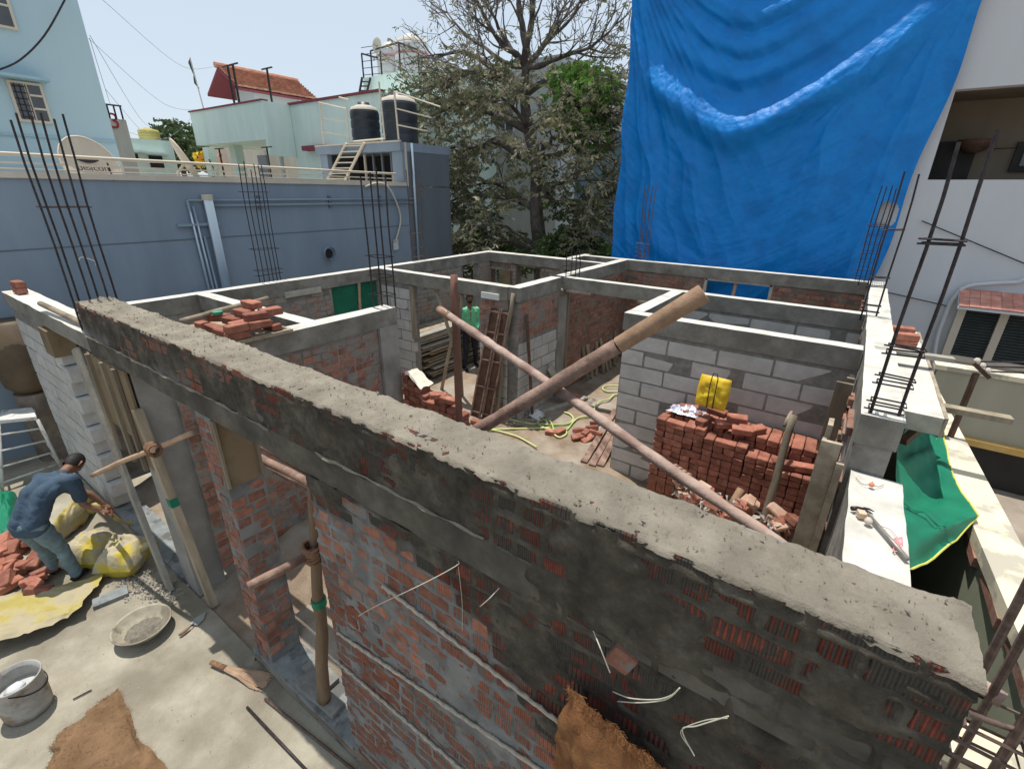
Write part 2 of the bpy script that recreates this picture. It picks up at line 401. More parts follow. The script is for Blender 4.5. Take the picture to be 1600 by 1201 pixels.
for v_ in _fl.data.vertices:
    low = .262 if v_.co.x < -3.8 else .14; q_ = min(1, max(0, (v_.co.y-1.5)/(1.0 if v_.co.x < -3.8 else .1))); v_.co.z -= low*(1-q_*q_*(3-2*q_))
sheet('side_passage', M['slab'], -10.45, -8.05, 1.22, 14, -.27, .3, .02)
sheet('gap_ground', M['slab'], .5, 1.35, -2, 12, -.3, .3, .02)

# ---------------------------------------------------------------- front wall
YF = 1.24; YB = 1.52; XR = .46
fwall = thing('front_brick_wall', 'long rough brick wall in the foreground with a wide fresh mortar top and door openings', 'wall', (-3, YF, 0))
CH = .094
def damp(x, z):
    zb = np.interp(x, [-6, -2.6, -1.7, -1.0, -.35, .1, .46], [3.4, 3.4, 2.52, 1.92, 1.35, .6, .3])
    zb2 = np.interp(x, [-6, -4, -2.3, -1.2, .46], [2.56, 2.50, 2.30, 2.2, 1.8])
    return np.clip((z - np.minimum(zb, zb2) + fbm(np.asarray(x)*2.2, np.asarray(z)*2.2, 4, 5)*.35)*7+.5, 0, 1)
fr_bricks = []
def mortar_field(x, z, cover):
    """height of the mortar in front of the brick faces"""
    k = np.floor(z/CH); off = (_hash(k, k*0, 77)-.5)*.03 + np.where(k % 2 == 0, .12, 0.)
    c = np.floor((x-off)/.24); u = (x-off)-c*.24; v = z-k*CH
    hd = _hash(c, k, 11) < .3
    wx = fbm(x*22, z*22, 2, 8)*.012
    d = np.minimum(np.minimum(u, .24-u)-.007, np.minimum(v, CH-v)-.008)
    d = np.where(hd, np.minimum(d, np.abs(u-.12)-.007), d)+wx
    inside = np.clip(d/.010, 0, 1)
    sm = fbm(x*4.2, z*6.5, 5, 21)+cover
    smear = np.clip(sm/.10, 0, 1)
    h_j = .004+fbm(x*18, z*30, 3, 4)*.010
    h_b = -.010+smear*(.016+fbm(x*9, z*16, 4, 6)*.012)
    return h_j*(1-inside)+h_b*inside
def fwall_sheet(x0, x1, z0, z1, step, coverfn, nm, taper=0):
    nx = int((x1-x0)/step)+2; nz = int((z1-z0)/step)+2
    X, Zz = np.meshgrid(np.linspace(x0, x1, nx), np.linspace(z0, z1, nz), indexing='ij')
    h = mortar_field(X, Zz, coverfn(X, Zz))
    if taper: h = h+.006*(Zz > 2.37)-(Zz > 2.372)*(Zz < 2.548)*np.clip(.05-(X-x0)*.22+fbm(X*9, Zz*12, 3, 51)*.022, 0, .05)
    P = np.stack([X, YF-h, Zz], -1)
    mb = MB().grid(P[:, ::-1]); o = mb.build(nm, M['mortar_mix'], fwall, smooth=True)
    at = o.data.attributes.new('damp', 'FLOAT', 'POINT')
    at.data.foreach_set('value', damp(X, Zz)[:, ::-1].reshape(-1).astype(np.float32))
    return o
def bricks_for(x0, x1, z0, z1):
    for k in range(int(z0//CH)-1, int(z1//CH)+1):
        off = float((_hash(np.array([k]), np.array([0]), 77)[0]-.5)*.03 + (.12 if k % 2 == 0 else 0))
        for c in range(int((x0-off)//.24)-1, int((x1-off)//.24)+2):
            hd = float(_hash(np.array([c]), np.array([k]), 11)[0]) < .3
            segs = [(.007, .113), (.127, .233)] if hd else [(.007, .233)]
            for a, b in segs:
                s0 = max(off+c*.24+a, x0+.002); s1 = min(off+c*.24+b, x1-.002)
                za = max(k*CH+.008, z0); zb = min((k+1)*CH-.008, z1)
                if s1-s0 < .03 or zb-za < .03: continue
                fr_bricks.append(((s0+s1)/2, (za+zb)/2, s1-s0, zb-za))
# two mortars mixed by the 'damp' attribute
def mix_attr(name, A, B):
    mt = M[A].copy(); mt.name = name; n = mt.node_tree.nodes; L = mt.node_tree.links; b = n['Principled BSDF']
    src = b.inputs['Base Color'].links[0].from_socket; g = n.new('ShaderNodeNewGeometry')
    n2 = n.new('ShaderNodeTexNoise'); n2.inputs['Scale'].default_value = 6; n2.inputs['Detail'].default_value = 9; n2.inputs['Roughness'].default_value = .7; L.new(g.outputs['Position'], n2.inputs['Vector'])
    r = n.new('ShaderNodeValToRGB'); ramp(r, [(.36, (.032,.027,.020)), (.52, (.066,.057,.044)), (.70, (.13,.116,.092))]); L.new(n2.outputs['Fac'], r.inputs[0])
    at = n.new('ShaderNodeAttribute'); at.attribute_name = 'damp'
    mx = n.new('ShaderNodeMix'); mx.data_type = 'RGBA'; L.new(at.outputs['Fac'], mx.inputs['Factor']); L.new(src, mx.inputs['A']); L.new(r.outputs[0], mx.inputs['B'])
    L.new(mx.outputs['Result'], b.inputs['Base Color']); return mt
M['mortar_mix'] = mix_attr('mortar_mix', 'mortar_blue', 'mortar_dark')
cov_main = lambda x, z: np.interp(x, [-2.4, -.9, .46], [-.19, -.12, .06]) + damp(x, z)*.17
XC = -.95
fwall_sheet(-2.33, XC+.012, -.25, 2.372, .0115, cov_main, 'mortar')
bricks_for(-2.33, XR, -.25, 2.372)
bricks_for(XC+.35, XR, 2.38, 2.55)
cov_par = lambda x, z: .21-np.clip((z-2.77)/.06, 0, 1)*.36 + np.interp(x, [-6, -2, .46], [.0, .04, .02])
fwall_sheet(-5.95, XC+.012, 2.545, 2.868, .0125, cov_par, 'mortar')
fwall_sheet(XC, XR, -.25, 2.868, .0115, lambda x, z: np.where(z < 2.37, cov_main(x, z), np.where(z < 2.55, .20, cov_par(x, z))), 'mortar', 1)
bricks_for(-5.95, XR, 2.555, 2.866)
fr_bricks.sort(key=lambda b: (b[0]**2+YF**2+(b[1]-CAMH)**2))
rest = MB()
for i, (x, z, L, h) in enumerate(fr_bricks):
    mk = 'brick_dark' if float(damp(x, z)) > .5 or z > 2.5 else ('brick_front' if x > -1.25+random.uniform(-.5, .3) else 'brick_plain')
    L = round(L/.02)*.02; h = round(h/.01)*.01
    pj = random.uniform(-.003, .004)
    if i < 296:
        inst('brick', bvar(mk, L, .10, h, n=3, c=.005, j=.003), (x, YF+.05-pj, z), (random.uniform(-.02, .02), random.uniform(-.012, .012), random.uniform(-.015, .015)), fwall)
    else: rest.box(x-L/2, x+L/2, YF-pj, YF+.1, z-h/2, z+h/2)
rest.build('far_bricks', M['brick_front'], fwall)['kind'] = 'stuff'
core = MB()
core.box(-2.325, XR-.006, YF+.013, YB, -.25, 2.372); core.box(-5.94, XR-.006, YF+.013, YB, 2.548, 2.862)
core.build('mortar_core', M['mortar_grey'], fwall)
# end-grain bricks on the left end of the parapet and the jamb of the doorway
for z in np.arange(2.60, 2.86, .094):
    inst('brick', bvar('brick_dark', .23, .08, .078), (-5.945+.035, (YF+YB)/2, z), (0, 0, math.pi/2), fwall)
for i, z in enumerate(np.arange(-.2, 2.36, .094)):
    inst('brick', bvar('brick_front', .24 if i % 2 else .16, .08, .078), (-2.325+.034, YF+(.14 if i % 2 else .10), z), (0, 0, math.pi/2), fwall)
# fresh mortar on top
nx, ny = 820, 36
X = np.linspace(-5.97, XR+.005, nx)[:, None]*np.ones((1, ny)); T = np.linspace(0, 1, ny)[None, :]*np.ones((nx, 1))
e0 = YF-.004+fbm(X*14, X*0, 4, 2)*.014; e1 = YB+.004+fbm(X*7, X*0+5, 4, 9)*.022
Y = e0+(e1-e0)*T
edge = np.minimum(T, 1-T)
Zt = 2.874+fbm(X*2.1, Y*9, 3, 1)*.012+fbm(X*34, Y*40, 4, 7)*.0085-np.clip(.03-edge, 0, 1)**2*7-np.clip(fbm(X*26, Y*32, 3, 31)-.45, 0, 1)*.07+np.clip(fbm(X*26, Y*30, 3, 41)-.38, 0, 1)*.05
Zt = np.where(edge <= .001, Zt-.014, Zt)
top = MB().grid(np.stack([X, Y, Zt], -1)[:, ::-1]); top.build('mortar_top', M['mortar_top'], fwall, smooth=True)
# ring beam below the parapet
bm = rough_bar(-5.95, XR-.006, YF-.004, YB-.01, 2.372, 2.547, amp=.012, seed=3)
bm2 = rough_bar(-9.35, -5.953, YF-.004, YB-.02, 2.375, 2.552, amp=.01, seed=5)
bm2.build('concrete_beam', [M['beam_shaded'], M['beam']], fwall)
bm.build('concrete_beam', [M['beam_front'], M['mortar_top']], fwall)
# ragged mortar ledge on the beam edge and lips of mortar along the courses
ld = MB()
for a, b, z in ((-5.9, -2.6, 2.552), (-2.2, -1.0, 2.56)):
    pts = [(x, YF-.008+.004*math.sin(x*31), z+float(fbm(x*12, 1, 3))*.012) for x in np.arange(a, b, .05)]
    ld.tube(pts, [max(.002, .009+float(fbm(x[0]*9, 4, 3))*.014) for x in pts], 5)
ld.build('mortar_lip', M['mortar_top'], fwall)
# brick pier between the window and door openings
masonry(fwall, 'x', -3.76, -3.50, -.12, 2.36, YF+.006, YB, (0,), 'brick_plain', 'mortar_blue', BL=.12, name='brick', J=.016)
for i, z in enumerate(np.arange(-.08, 2.34, .094)):
    for y, w in (((YF+.075, .13), (YF+.215, .10)) if i % 2 else ((YF+.06, .10), (YF+.19, .13))):
        if random.random() < .3: continue
        inst('brick', bvar('brick_plain', w, .08, .078), (-3.50-.036, y, z), (0, 0, math.pi/2), fwall)
# left: cast column and block panel, raked at its free end
cb = MB(); cb.box(-5.38, -5.04, YF+.02, YB+.02, -.27, 2.374); cb.build('column', M['column'], fwall)
masonry(fwall, 'x', -9.33, -7.62, -.25, 2.374, YF+.03, YF+.2, (0,), 'aac', 'aac_joint', BL=.40, BH=.19, J=.014, name='block', depth=.13)
for i in range(11):
    L = .26 if i % 2 else .14
    inst('block', bvar('aac', L, .19, .19), (-7.62+L/2, YF+.115, -.15+i*.205+.08), (0, 0, 0), fwall)
sl = MB(); sl.box(-3.80, -2.32, YF-.02, YB, -.26, -.11); sl.build('sill', M['sill'], fwall)
sl = MB(); sl.box(-7.5, -5.4, YF+.0, YB+.02, -.262, -.20); sl.build('threshold', M['sill'], fwall)

cb = MB(); rq = random.Random(5)
for i in range(1500):
    x = rq.uniform(-5.9, XR-.02); y = YF+.01+(YB-YF-.02)*rq.random(); s = rq.choice((.002, .003, .003, .005, .008))*rq.uniform(.6, 1.2); z = 2.876+float(fbm(x*2.1, y*9, 3, 1))*.012
    q = [(x+rq.uniform(-s, s), y+rq.uniform(-s, s), z+rq.uniform(-s*.5, s*1.6)) for _ in range(4)]; cb.add(q, [(0, 1, 2), (0, 2, 3), (0, 3, 1), (1, 3, 2)])
cb.build('mortar_crumbs', M['mortar_top'], fwall)['kind'] = 'stuff'
# ---------------------------------------------------------------- rooms behind the front wall
def wall(name, label, loc): return thing(name, label, 'wall', loc)
def beam_part(parent, x0, x1, y0, y1, axis, z0=2.19, z1=2.42, seed=1, top='beam', name='concrete_beam'):
    rough_bar(x0, x1, y0, y1, z0, z1, axis=axis, seed=seed, amp=.008).build(name, [M['beam_shaded'], M[top]], parent)
# left boundary wall (X = -8)
w = wall('left_boundary_wall', 'left side wall of the site along the blue neighbour wall, brick and block under a white topped beam', (-7.95, 6, 0))
masonry(w, 'y', 1.53, 10.2, -.05, 2.19, -8.03, -7.86, (1,), 'brick_grey', 'mortar_grey', ops=[(5.28, 6.38, 1.2, 2.19), (9.0, 9.6, .0, 2.19)], BL=.225, zmin=.9, maxn=280, skip=.25)
beam_part(w, -8.05, -7.85, 1.53, 10.3, 'y', seed=2)
lt = MB(); lt.beam((-7.83, 4.35, 2.2), (-7.83, 5.05, 2.2), .03, .10); lt.build('lintel_board', M['wood_grey'], w)
lt = MB(); lt.box(-7.97, -7.93, 5.29, 6.37, 1.19, 2.185); lt.build('green_sheet', mat('green_net', (.008,.12,.07), (.012,.155,.09), 3, .6, .004, 20, coords='World'), w)
lt = MB(); lt.tube([(-7.90, 5.95, 1.2), (-7.90, 5.90, 1.7), (-7.89, 5.93, 2.19)], .03, 7); lt.build('prop', M['bamboo'], w)
# back left wall (Y = 10.1)
w = wall('back_left_wall', 'far left wall with a window hole looking onto the tree', (-6.8, 10.2, 0))
masonry(w, 'x', -7.85, -5.45, -.05, 2.19, 10.12, 10.32, (0,), 'brick_grey', 'mortar_brown', ops=[(-7.02, -6.28, 1.1, 2.17), (-7.84, -7.52, 1.2, 2.0)], zmin=.9, skip=.2)
beam_part(w, -7.85, -5.3, 10.05, 10.3, 'x', seed=3)
f = MB()
for a, b in (((-7.02, 1.1), (-7.02, 2.17)), ((-6.28, 1.1), (-6.28, 2.17)), ((-7.02, 2.16), (-6.28, 2.16)), ((-7.02, 1.11), (-6.28, 1.11))):
    f.beam((a[0], 10.13, a[1]), (b[0], 10.13, b[1]), .05, .04, up=(0, 1, 0))
f.build('window_frame', M['wood_pale'], w)
f = MB(); f.box(-7.50, -7.15, 10.02, 10.06, 1.25, 2.02); f.build('shutter_board', M['ply'], w)
# toilet corner at the back (X -5.6, Y 10..11.2)
w = wall('corner_room_wall', 'small square room of beams in the far corner below the tree', (-5.6, 10.6, 0))
masonry(w, 'y', 10.05, 11.3, -.05, 2.19, -5.72, -5.58, (1,), 'brick_brown', 'mortar_brown', zmin=1.2)
beam_part(w, -5.74, -5.58, 10.35, 11.35, 'y', seed=14)
beam_part(w, -5.58, -4.46, 10.05, 10.2, 'x', seed=15)
# back wall (Y = 11)
w = wall('back_wall', 'back wall of the site in front of the blue tarpaulin with a propped window opening', (-2, 11.1, 0))
masonry(w, 'x', -5.7, .28, -.05, 2.19, 11.03, 11.23, (0,), 'brick_brown', 'mortar_brown', ops=[(-2.6, -1.28, 1.15, 2.19)], zmin=1.0, maxn=290, skip=.15)
beam_part(w, -5.75, .30, 11.0, 11.2, 'x', seed=4)
f = MB(); f.tube([(-2.05, 11.1, 1.15), (-1.98, 11.1, 2.2)], .035, 7); f.build('prop', M['bamboo'], w)
f = MB(); f.beam((-2.59, 11.04, 1.15), (-2.59, 11.04, 2.18), .04, .06); f.beam((-1.29, 11.04, 1.15), (-1.29, 11.04, 2.18), .04, .06); f.beam((-2.6, 11.04, 2.17), (-1.28, 11.04, 2.17), .04, .05); f.build('window_frame', M['wood_grey'], w)
# X = -4.4 wall, block and brick, with its corner at Y 6.5
w = wall('centre_wall', 'central corner wall, grey blocks below and red brick courses above', (-4.5, 8.5, 0))
opn = [(7.95, 8.12, .0, 2.19)]
masonry(w, 'y', 6.46, 7.78, -.05, 1.50, -4.62, -4.42, (1,), 'aac', 'aac_joint', BL=.50, BH=.20, name='block')
masonry(w, 'y', 6.46, 7.78, 1.50, 2.19, -4.62, -4.42, (1,), 'brick_wall', 'mortar_grey')
masonry(w, 'x', -5.25, -4.625, -.05, 1.50, 6.43, 6.60, (0,), 'aac', 'aac_joint', BL=.50, BH=.20, name='block')
masonry(w, 'x', -5.25, -4.625, 1.50, 2.19, 6.43, 6.60, (0,), 'brick_wall', 'mortar_grey')
masonry(w, 'y', 8.14, 11.0, -.05, 2.19, -4.60, -4.42, (1,), 'brick_brown', 'mortar_brown', maxn=290)
c = MB(); c.box(-4.66, -4.40, 7.78, 8.13, -.05, 2.19); c.build('column', M['column'], w)
beam_part(w, -4.62, -4.40, 6.43, 7.82, 'y', seed=6); beam_part(w, -4.62, -4.42, 7.98, 11.02, 'y', seed=7)
beam_part(w, -7.85, -4.625, 6.40, 6.58, 'x', seed=8)
f = MB(); f.beam((-4.39, 7.80, 2.13), (-4.39, 8.15, 2.13), .05, .10); f.beam((-4.385, 8.11, .05), (-4.385, 8.11, 2.1), .05, .04); f.build('shuttering_board', M['wood_pale'], w)
f = MB(); f.box(-5.16, -4.78, 6.37, 6.40, 2.18, 2.28); f.build('white_board', mat('painted_board', (.6,.6,.58), (.7,.7,.68)), w)
# block pier on the far side of the opening
w = wall('block_pier', 'narrow grey block pier left of the opening where the man in green stands', (-7.1, 6.45, 0))
masonry(w, 'x', -7.83, -6.95, -.05, 2.19, 6.42, 6.58, (0,), 'aac', 'aac_joint', BL=.50, BH=.20, name='block')
f = MB(); f.beam((-6.93, 6.42, 1.1), (-6.93, 6.42, 2.17), .05, .10); f.build('shuttering_board', M['wood_pale'], w)
# wall X = -5 with its end column, beams across
w = wall('room_divider_wall', 'dividing wall with red brick and a grey column at its free end, left of the brick pile', (-5, 3, 0))
masonry(w, 'y', 1.53, 3.95, -.05, 2.19, -5.18, -4.98, (1,), 'brick_wall', 'mortar_grey', maxn=290, skip=.12)
c = MB(); c.box(-5.20, -4.93, 3.96, 4.26, -.05, 2.19); c.build('column', M['column'], w)
beam_part(w, -5.19, -4.95, 1.53, 4.28, 'y', seed=9)
beam_part(w, -7.85, -5.19, 3.02, 3.20, 'x', seed=10, name='cross_beam')
# block wall and the rooms on the right
w = wall('block_wall', 'big grey block wall behind the large brick stack', (-1, 6, 0))
masonry(w, 'x', -2.34, .28, -.03, 2.19, 5.95, 6.12, (0,), 'aac', 'aac_joint', BL=.60, BH=.20, J=.018, name='block', proud=.002)
masonry(w, 'y', 6.125, 7.85, -.03, 2.19, -2.34, -2.18, (0, 1), 'aac', 'aac_joint', BL=.60, BH=.20, J=.018, name='block', proud=.002, zmin=.5)
beam_part(w, -2.36, .27, 5.93, 6.13, 'x', seed=11); beam_part(w, -2.36, -2.17, 6.135, 7.85, 'y', seed=12)
w = wall('second_block_wall', 'second block wall behind, starting under the beam past the thick log', (-1, 7.95, 0))
masonry(w, 'x', -2.34, .28, -.03, 2.19, 7.88, 8.03, (0,), 'aac', 'aac_joint', BL=.60, BH=.20, J=.018, name='block', proud=.002, zmin=.9)
beam_part(w, -4.39, .27, 7.86, 8.03, 'x', seed=13)
f = MB(); f.beam((-2.9, 7.85, 2.165), (-2.38, 7.85, 2.165), .04, .05); f.beam((-4.3, 7.9, 2.175), (-3.8, 7.9, 2.175), .12, .03)
f.build('shuttering_board', M['wood_pale'], w)
# right side wall
w = wall('right_side_wall', 'right side wall with a bright white top, lower towards the front wall', (.4, 6, 0))
c = MB(); c.box(.30, .53, 4.06, 11.22, -.3, 2.19); c.box(.34, .62, 1.535, 4.055, -.3, 1.79); c.build('wall_body', M['mortar_grey'], w)
beam_part(w, .285, .545, 4.05, 11.22, 'y', z0=2.185, seed=21)
rough_bar(.33, .64, 1.535, 4.045, 1.78, 1.96, axis='y', seed=22, amp=.01).build('low_beam', [M['beam_shaded'], M['beam']], w)
k = 0
for y in np.arange(4.15, 5.9, .24):
    for z in np.arange(.1, 2.1, .094):
        if random.random() < .25: inst('brick', bvar('brick_brown', .22, .06, .078), (.302-.02, y+random.uniform(-.06, .06), z), (0, 0, math.pi/2), w)
for y in np.arange(8.2, 11, .24):
    for z in np.arange(1.3, 2.1, .094):
        if random.random() < .6: inst('brick', bvar('brick_brown', .22, .06, .078), (.302-.02, y+.12*(k % 2), z), (0, 0, math.pi/2), w)
        k += 1
# sunshade slab outside the right wall
s = thing('sunshade_slab', 'white sunshade slab jutting out of the right side wall above the green net', 'slab', (.8, 6, 2.2))
rough_bar(.56, .86, 4.75, 7.9, 2.12, 2.27, axis='y', seed=31, amp=.01).build('slab', [M['wood_grey'], M['beam']], s)
f = MB(); f.beam((.87, 4.75, 2.19), (.87, 7.9, 2.19), .025, .17); f.build('edge_board', M['wood_pale'], s)
# vertical shuttering standing along the inside of the right wall
def planks(nm, label, spec, loc, mk='wood_plank', cat='planks', group=None, part='plank'):
    t = thing(nm, label, cat, loc, group)
    for a, b, wd, th, up in spec:
        mb = MB(); mb.beam(a, b, wd, th, up, jit=.004); mb.build(part, M[mk], t)
    return t
planks('shuttering_planks', 'tall cement stained planks boxed upright along the inside of the right wall', [
    ((.165, 4.02, 0), (.165, 4.02, 2.16), .13, .03, (0, 1, 0)), ((.125, 4.13, 0), (.12, 4.13, 2.10), .03, .15, (0, 1, 0)), ((.25, 3.98, 0), (.252, 3.98, 2.02), .05, .03, (0, 1, 0)), ((.14, 4.32, 0), (.13, 4.32, 2.2), .035, .16, (0, 1, 0)),
    ((.20, 4.50, 0), (.205, 4.50, 1.95), .12, .03, (0, 1, 0))], (.15, 4.1, 0), 'wood_plank')
planks('upright_boards', 'short stained boards upright in the corner of the block wall and right wall', [
    ((.19, 5.60, 0), (.19, 5.60, 2.14), .15, .03, (0, 1, 0)), ((.235, 5.74, 0), (.235, 5.74, 2.16), .07, .04, (0, 1, 0))], (.2, 5.6, 0), 'wood_pale')
# ---------------------------------------------------------------- timber, poles and loose things
def zat(x, y, px, py):
    d = _ray(px, py); t = (x*d.x+y*d.y)/(d.x*d.x+d.y*d.y); return CAMH+d.z*t
def solo(mb, name, mk, label, cat, group=None, smooth=False, loc=None):
    if loc is None:
        v = np.array(mb.v); loc = (v[:, 0].mean(), v[:, 1].mean(), v[:, 2].min())
    return tag(mb.build(name, M[mk] if isinstance(mk, str) else mk, None, smooth, loc), label, cat, group)
def smooth_path(p, n=6):
    out = []
    for i in range(len(p)-1):
        a, b, c, d = p[max(i-1, 0)], p[i], p[i+1], p[min(i+2, len(p)-1)]
        for k in range(n):
            t = k/n; out.append(.5*((2*b)+(c-a)*t+(2*a-5*b+4*c-d)*t*t+(3*b-a-3*c+d)*t**3))
    return out+[p[-1]]
def log_pts(a, b, n=14, wob=.01, seed=0):
    a = Vector(a); b = Vector(b); out = []
    for i in range(n+1):
        t = i/n; p = a.lerp(b, t); k = math.sin(t*math.pi)
        out.append(p+Vector((float(fbm(t*3, seed, 2)), float(fbm(t*3, seed+9, 2)), float(fbm(t*3, seed+5, 2))))*wob*2*k)
    return out
def log_rad(r0, r1, n=14, seed=0, amp=.06):
    return [(r0+(r1-r0)*i/n)*(1+float(fbm(i*.9, seed, 2))*amp*2) for i in range(n+1)]
# the upright post, the thick leaning log and the thin log that cross
t = thing('upright_post', 'dark red brown post standing upright behind the wall with the thin log against it', 'post', (-2.80, 3.12, 0))
pt_ = Vector((-2.815, 3.10, 0)); MB().tube(log_pts((-2.82, 3.12, 0), (-2.80, 3.09, zat(-2.8, 3.1, 705, 430)), 16, .008, 3), log_rad(.036, .034, 16, 2), 10, rough=.04).build('trunk', mat('reddish_post', (.12,.055,.038), (.19,.095,.068), 8, .75, .004, 50, stretch=(1, 1, .2)), t, smooth=True)
A = at_d(755, 668, 3.15); B = at_d(1100, 458, 2.5); D = (A-B).normalized(); E0 = A+D*((A.y-1.66)/max(-D.y, .05))
t = thing('thick_log', 'thick peeled log leaning up to the right with a sawn pale end', 'log', A)
S = B+(A-B)*.34
lp = log_pts(E0, S, 14, .018, 4); MB().tube(smooth_path(lp, 3), log_rad(.040, .047, 42, 5, .07), 16, rough=.02).build('bark_part', M['pole_pink'], t, smooth=True)
MB().tube([S-(S-B).normalized()*.01, S.lerp(B, .3), S.lerp(B, .7), B-(B-S).normalized()*.006, B], [.0475, .049, .051, .0535, .050], 18, rough=.015, cap=False).build('peeled_part', M['pole_tan'], t, smooth=True)
u = (B-S).normalized(); s_ = u.orthogonal().normalized(); w_ = u.cross(s_)
cp = MB(); ring = [B+u*.001+(s_*math.cos(a)+w_*math.sin(a))*.050 for a in np.linspace(0, 2*math.pi, 19)[:-1]]; cp.add(ring+[B+u*.003], [(i, (i+1) % 18, 18) for i in range(18)])
cp.build('sawn_end', mat('sawn_end_wood', (.50,.33,.18), (.62,.44,.27), 5, .8), t)
for q, sg in ((.30, 1), (.62, -1), (.85, 1)):
    kn = MB(); p = S.lerp(E0, q); kn.tube([p, p+s_*(.050)*sg+u*.012, p+s_*(.056)*sg+u*.015], [.022, .012, .006], 7); kn.build('knot', M['pole_pink'], t, smooth=True)
A = at_d(687, 484, 4.22); B = at_d(1150, 805, 2.05); D = (B-A).normalized(); E1 = B+D*max(0, (B.y-1.62)/max(-D.y, .05))
t = thing('thin_log', 'thinner peeled log slanting down to the right under the thick log', 'log', B)
lp = log_pts(A, E1, 22, .02, 11); MB().tube(smooth_path(lp, 3), log_rad(.035, .0235, 66, 3, .12), 12, rough=.03).build('trunk', M['pole_light'], t, smooth=True)
MB().tube([A-D*.004, A+D*.20], [.0365, .0375], 12).build('peeled_end', M['pole_tan'], t, smooth=True)
kn = MB(); P = at_d(1062, 742, 2.33); s2 = D.orthogonal().normalized(); w2 = D.cross(s2)
for i in range(4):
    c = P+D*(.026*i-.04); kn.tube([c+(s2*math.cos(a)+w2*math.sin(a))*.030 for a in np.linspace(0, 2*math.pi, 14)], .009, 6, cap=False)
tag(kn.build('rope_lashing', mat('pale_rope', (.30,.17,.12), (.40,.25,.19), 30, .9, .003, 60), None, True, P), 'pale rope wound round the lower part of the thin log', 'rope')
# post against the centre corner
a = at_x(823, 492, -4.36); solo(MB().tube([(a.x+.12, a.y+.1, 0), a], .028, 8), 'iron_stake', 'wood_dark', 'thin dark red stake leaning on the block face of the centre corner', 'stake')
# steel of wood: leaning shutters
for i, (x0, x1, y0) in enumerate(((-5.22, -5.02, 6.12), (-4.98, -4.80, 6.16))):
    t = thing('formwork_panel', ('left one of two narrow brown shutter panels leaning on the centre corner', 'right one of two narrow brown shutter panels, beside the pale crooked pole')[i], 'formwork panel', (x0, y0, 0), 'shutter panels leaning on the corner')
    sh = .28; zt = 2.02; yt = 6.38
    MB().hexa([(x0, y0, 0), (x1, y0, 0), (x1, y0+.02, 0), (x0, y0+.02, 0), (x0+sh, yt, zt), (x1+sh, yt, zt), (x1+sh, yt+.02, zt), (x0+sh, yt+.02, zt)]).build('board', M['wood_dark'], t)
    for xx in (x0, x1): MB().beam((xx, y0-.02, 0), (xx+sh, yt-.02, zt+.02), .025, .03, up=(1, 0, 0)).build('rail', M['pole_pink'], t)
    for q in (.05, .3, .55, .8, .98): MB().beam((x0+sh*q, y0-.02+(yt-y0)*q, zt*q), (x1+sh*q, y0-.02+(yt-y0)*q, zt*q), .02, .03).build('cleat', M['pole_pink'], t)
solo(MB().tube(log_pts((-4.76, 6.28, 0), (-4.50, 6.40, 2.33), 10, .05, 8), log_rad(.042, .034, 10, 8), 8), 'crooked_pole', 'wood_pale', 'pale crooked pole standing against the centre corner right of the shutter panels', 'pole', smooth=True)
# props under the beam in the opening with the man
for i, (pp, lab) in enumerate(((((680, 443), (706, 530), (690, 609)), 'pale crooked prop under the beam, left of the man in green'), (((722, 447), (716, 520), (722, 617)), 'straight pale prop under the beam, just in front of the man in green'))):
    t = thing('timber_prop', lab, 'prop', at_z(*pp[2], 0), 'props under the opening beam')
    a, b, c = at_y(*pp[0], 6.47), at_y(*pp[1], 6.52), at_z(*pp[2], 0)
    a.z = min(a.z, 2.16)
    MB().tube([a, a.lerp(b, .5), b, b.lerp(c, .5), c], [.03, .033, .036, .034, .036], 8).build('pole', M['wood_pale'], t, smooth=True)
    MB().beam(a+Vector((-.13, 0, .012)), a+Vector((.13, 0, .012)), .09, .03).build('head_board', M['wood_pale'], t)
# plank stack behind the man
rg = random.Random(3); z = .02
pk = [chamfer_box(1, 1, 1, .0, .0) for _ in range(1)]
plank_me = fixn(MB().box(-.5, .5, -.5, .5, -.5, .5).mesh('plank', M['wood_plank']))
def plank(a, b, wd, th, label, group, mk=None, up=(0, 0, 1)):
    a = Vector(a); b = Vector(b); d = b-a; u = Vector(up); s = d.cross(u).normalized(); u = s.cross(d).normalized()
    mb = MB(); mb.beam(a, b, wd, th, up=up, jit=.003)
    return solo(mb, 'plank', mk or M['wood_plank'], label, 'plank', group, loc=(a+b)/2)
for i in range(17):
    for k in range(3):
        y0 = 6.85+rg.uniform(-.18, .25); x = -7.72+k*.26+rg.uniform(-.05, .05); L = rg.uniform(2.4, 3.0)
        plank((x, y0, z+.02), (x+rg.uniform(-.06, .06), y0+L, z+.02+rg.uniform(0, .015)), .20, .032, 'long stained plank lying in the big plank stack behind the man in green', 'planks of the stack behind the man', M['wood_grey'] if rg.random() < .4 else M['wood_plank'])
    z += .055
    if i % 5 == 2: z += .035
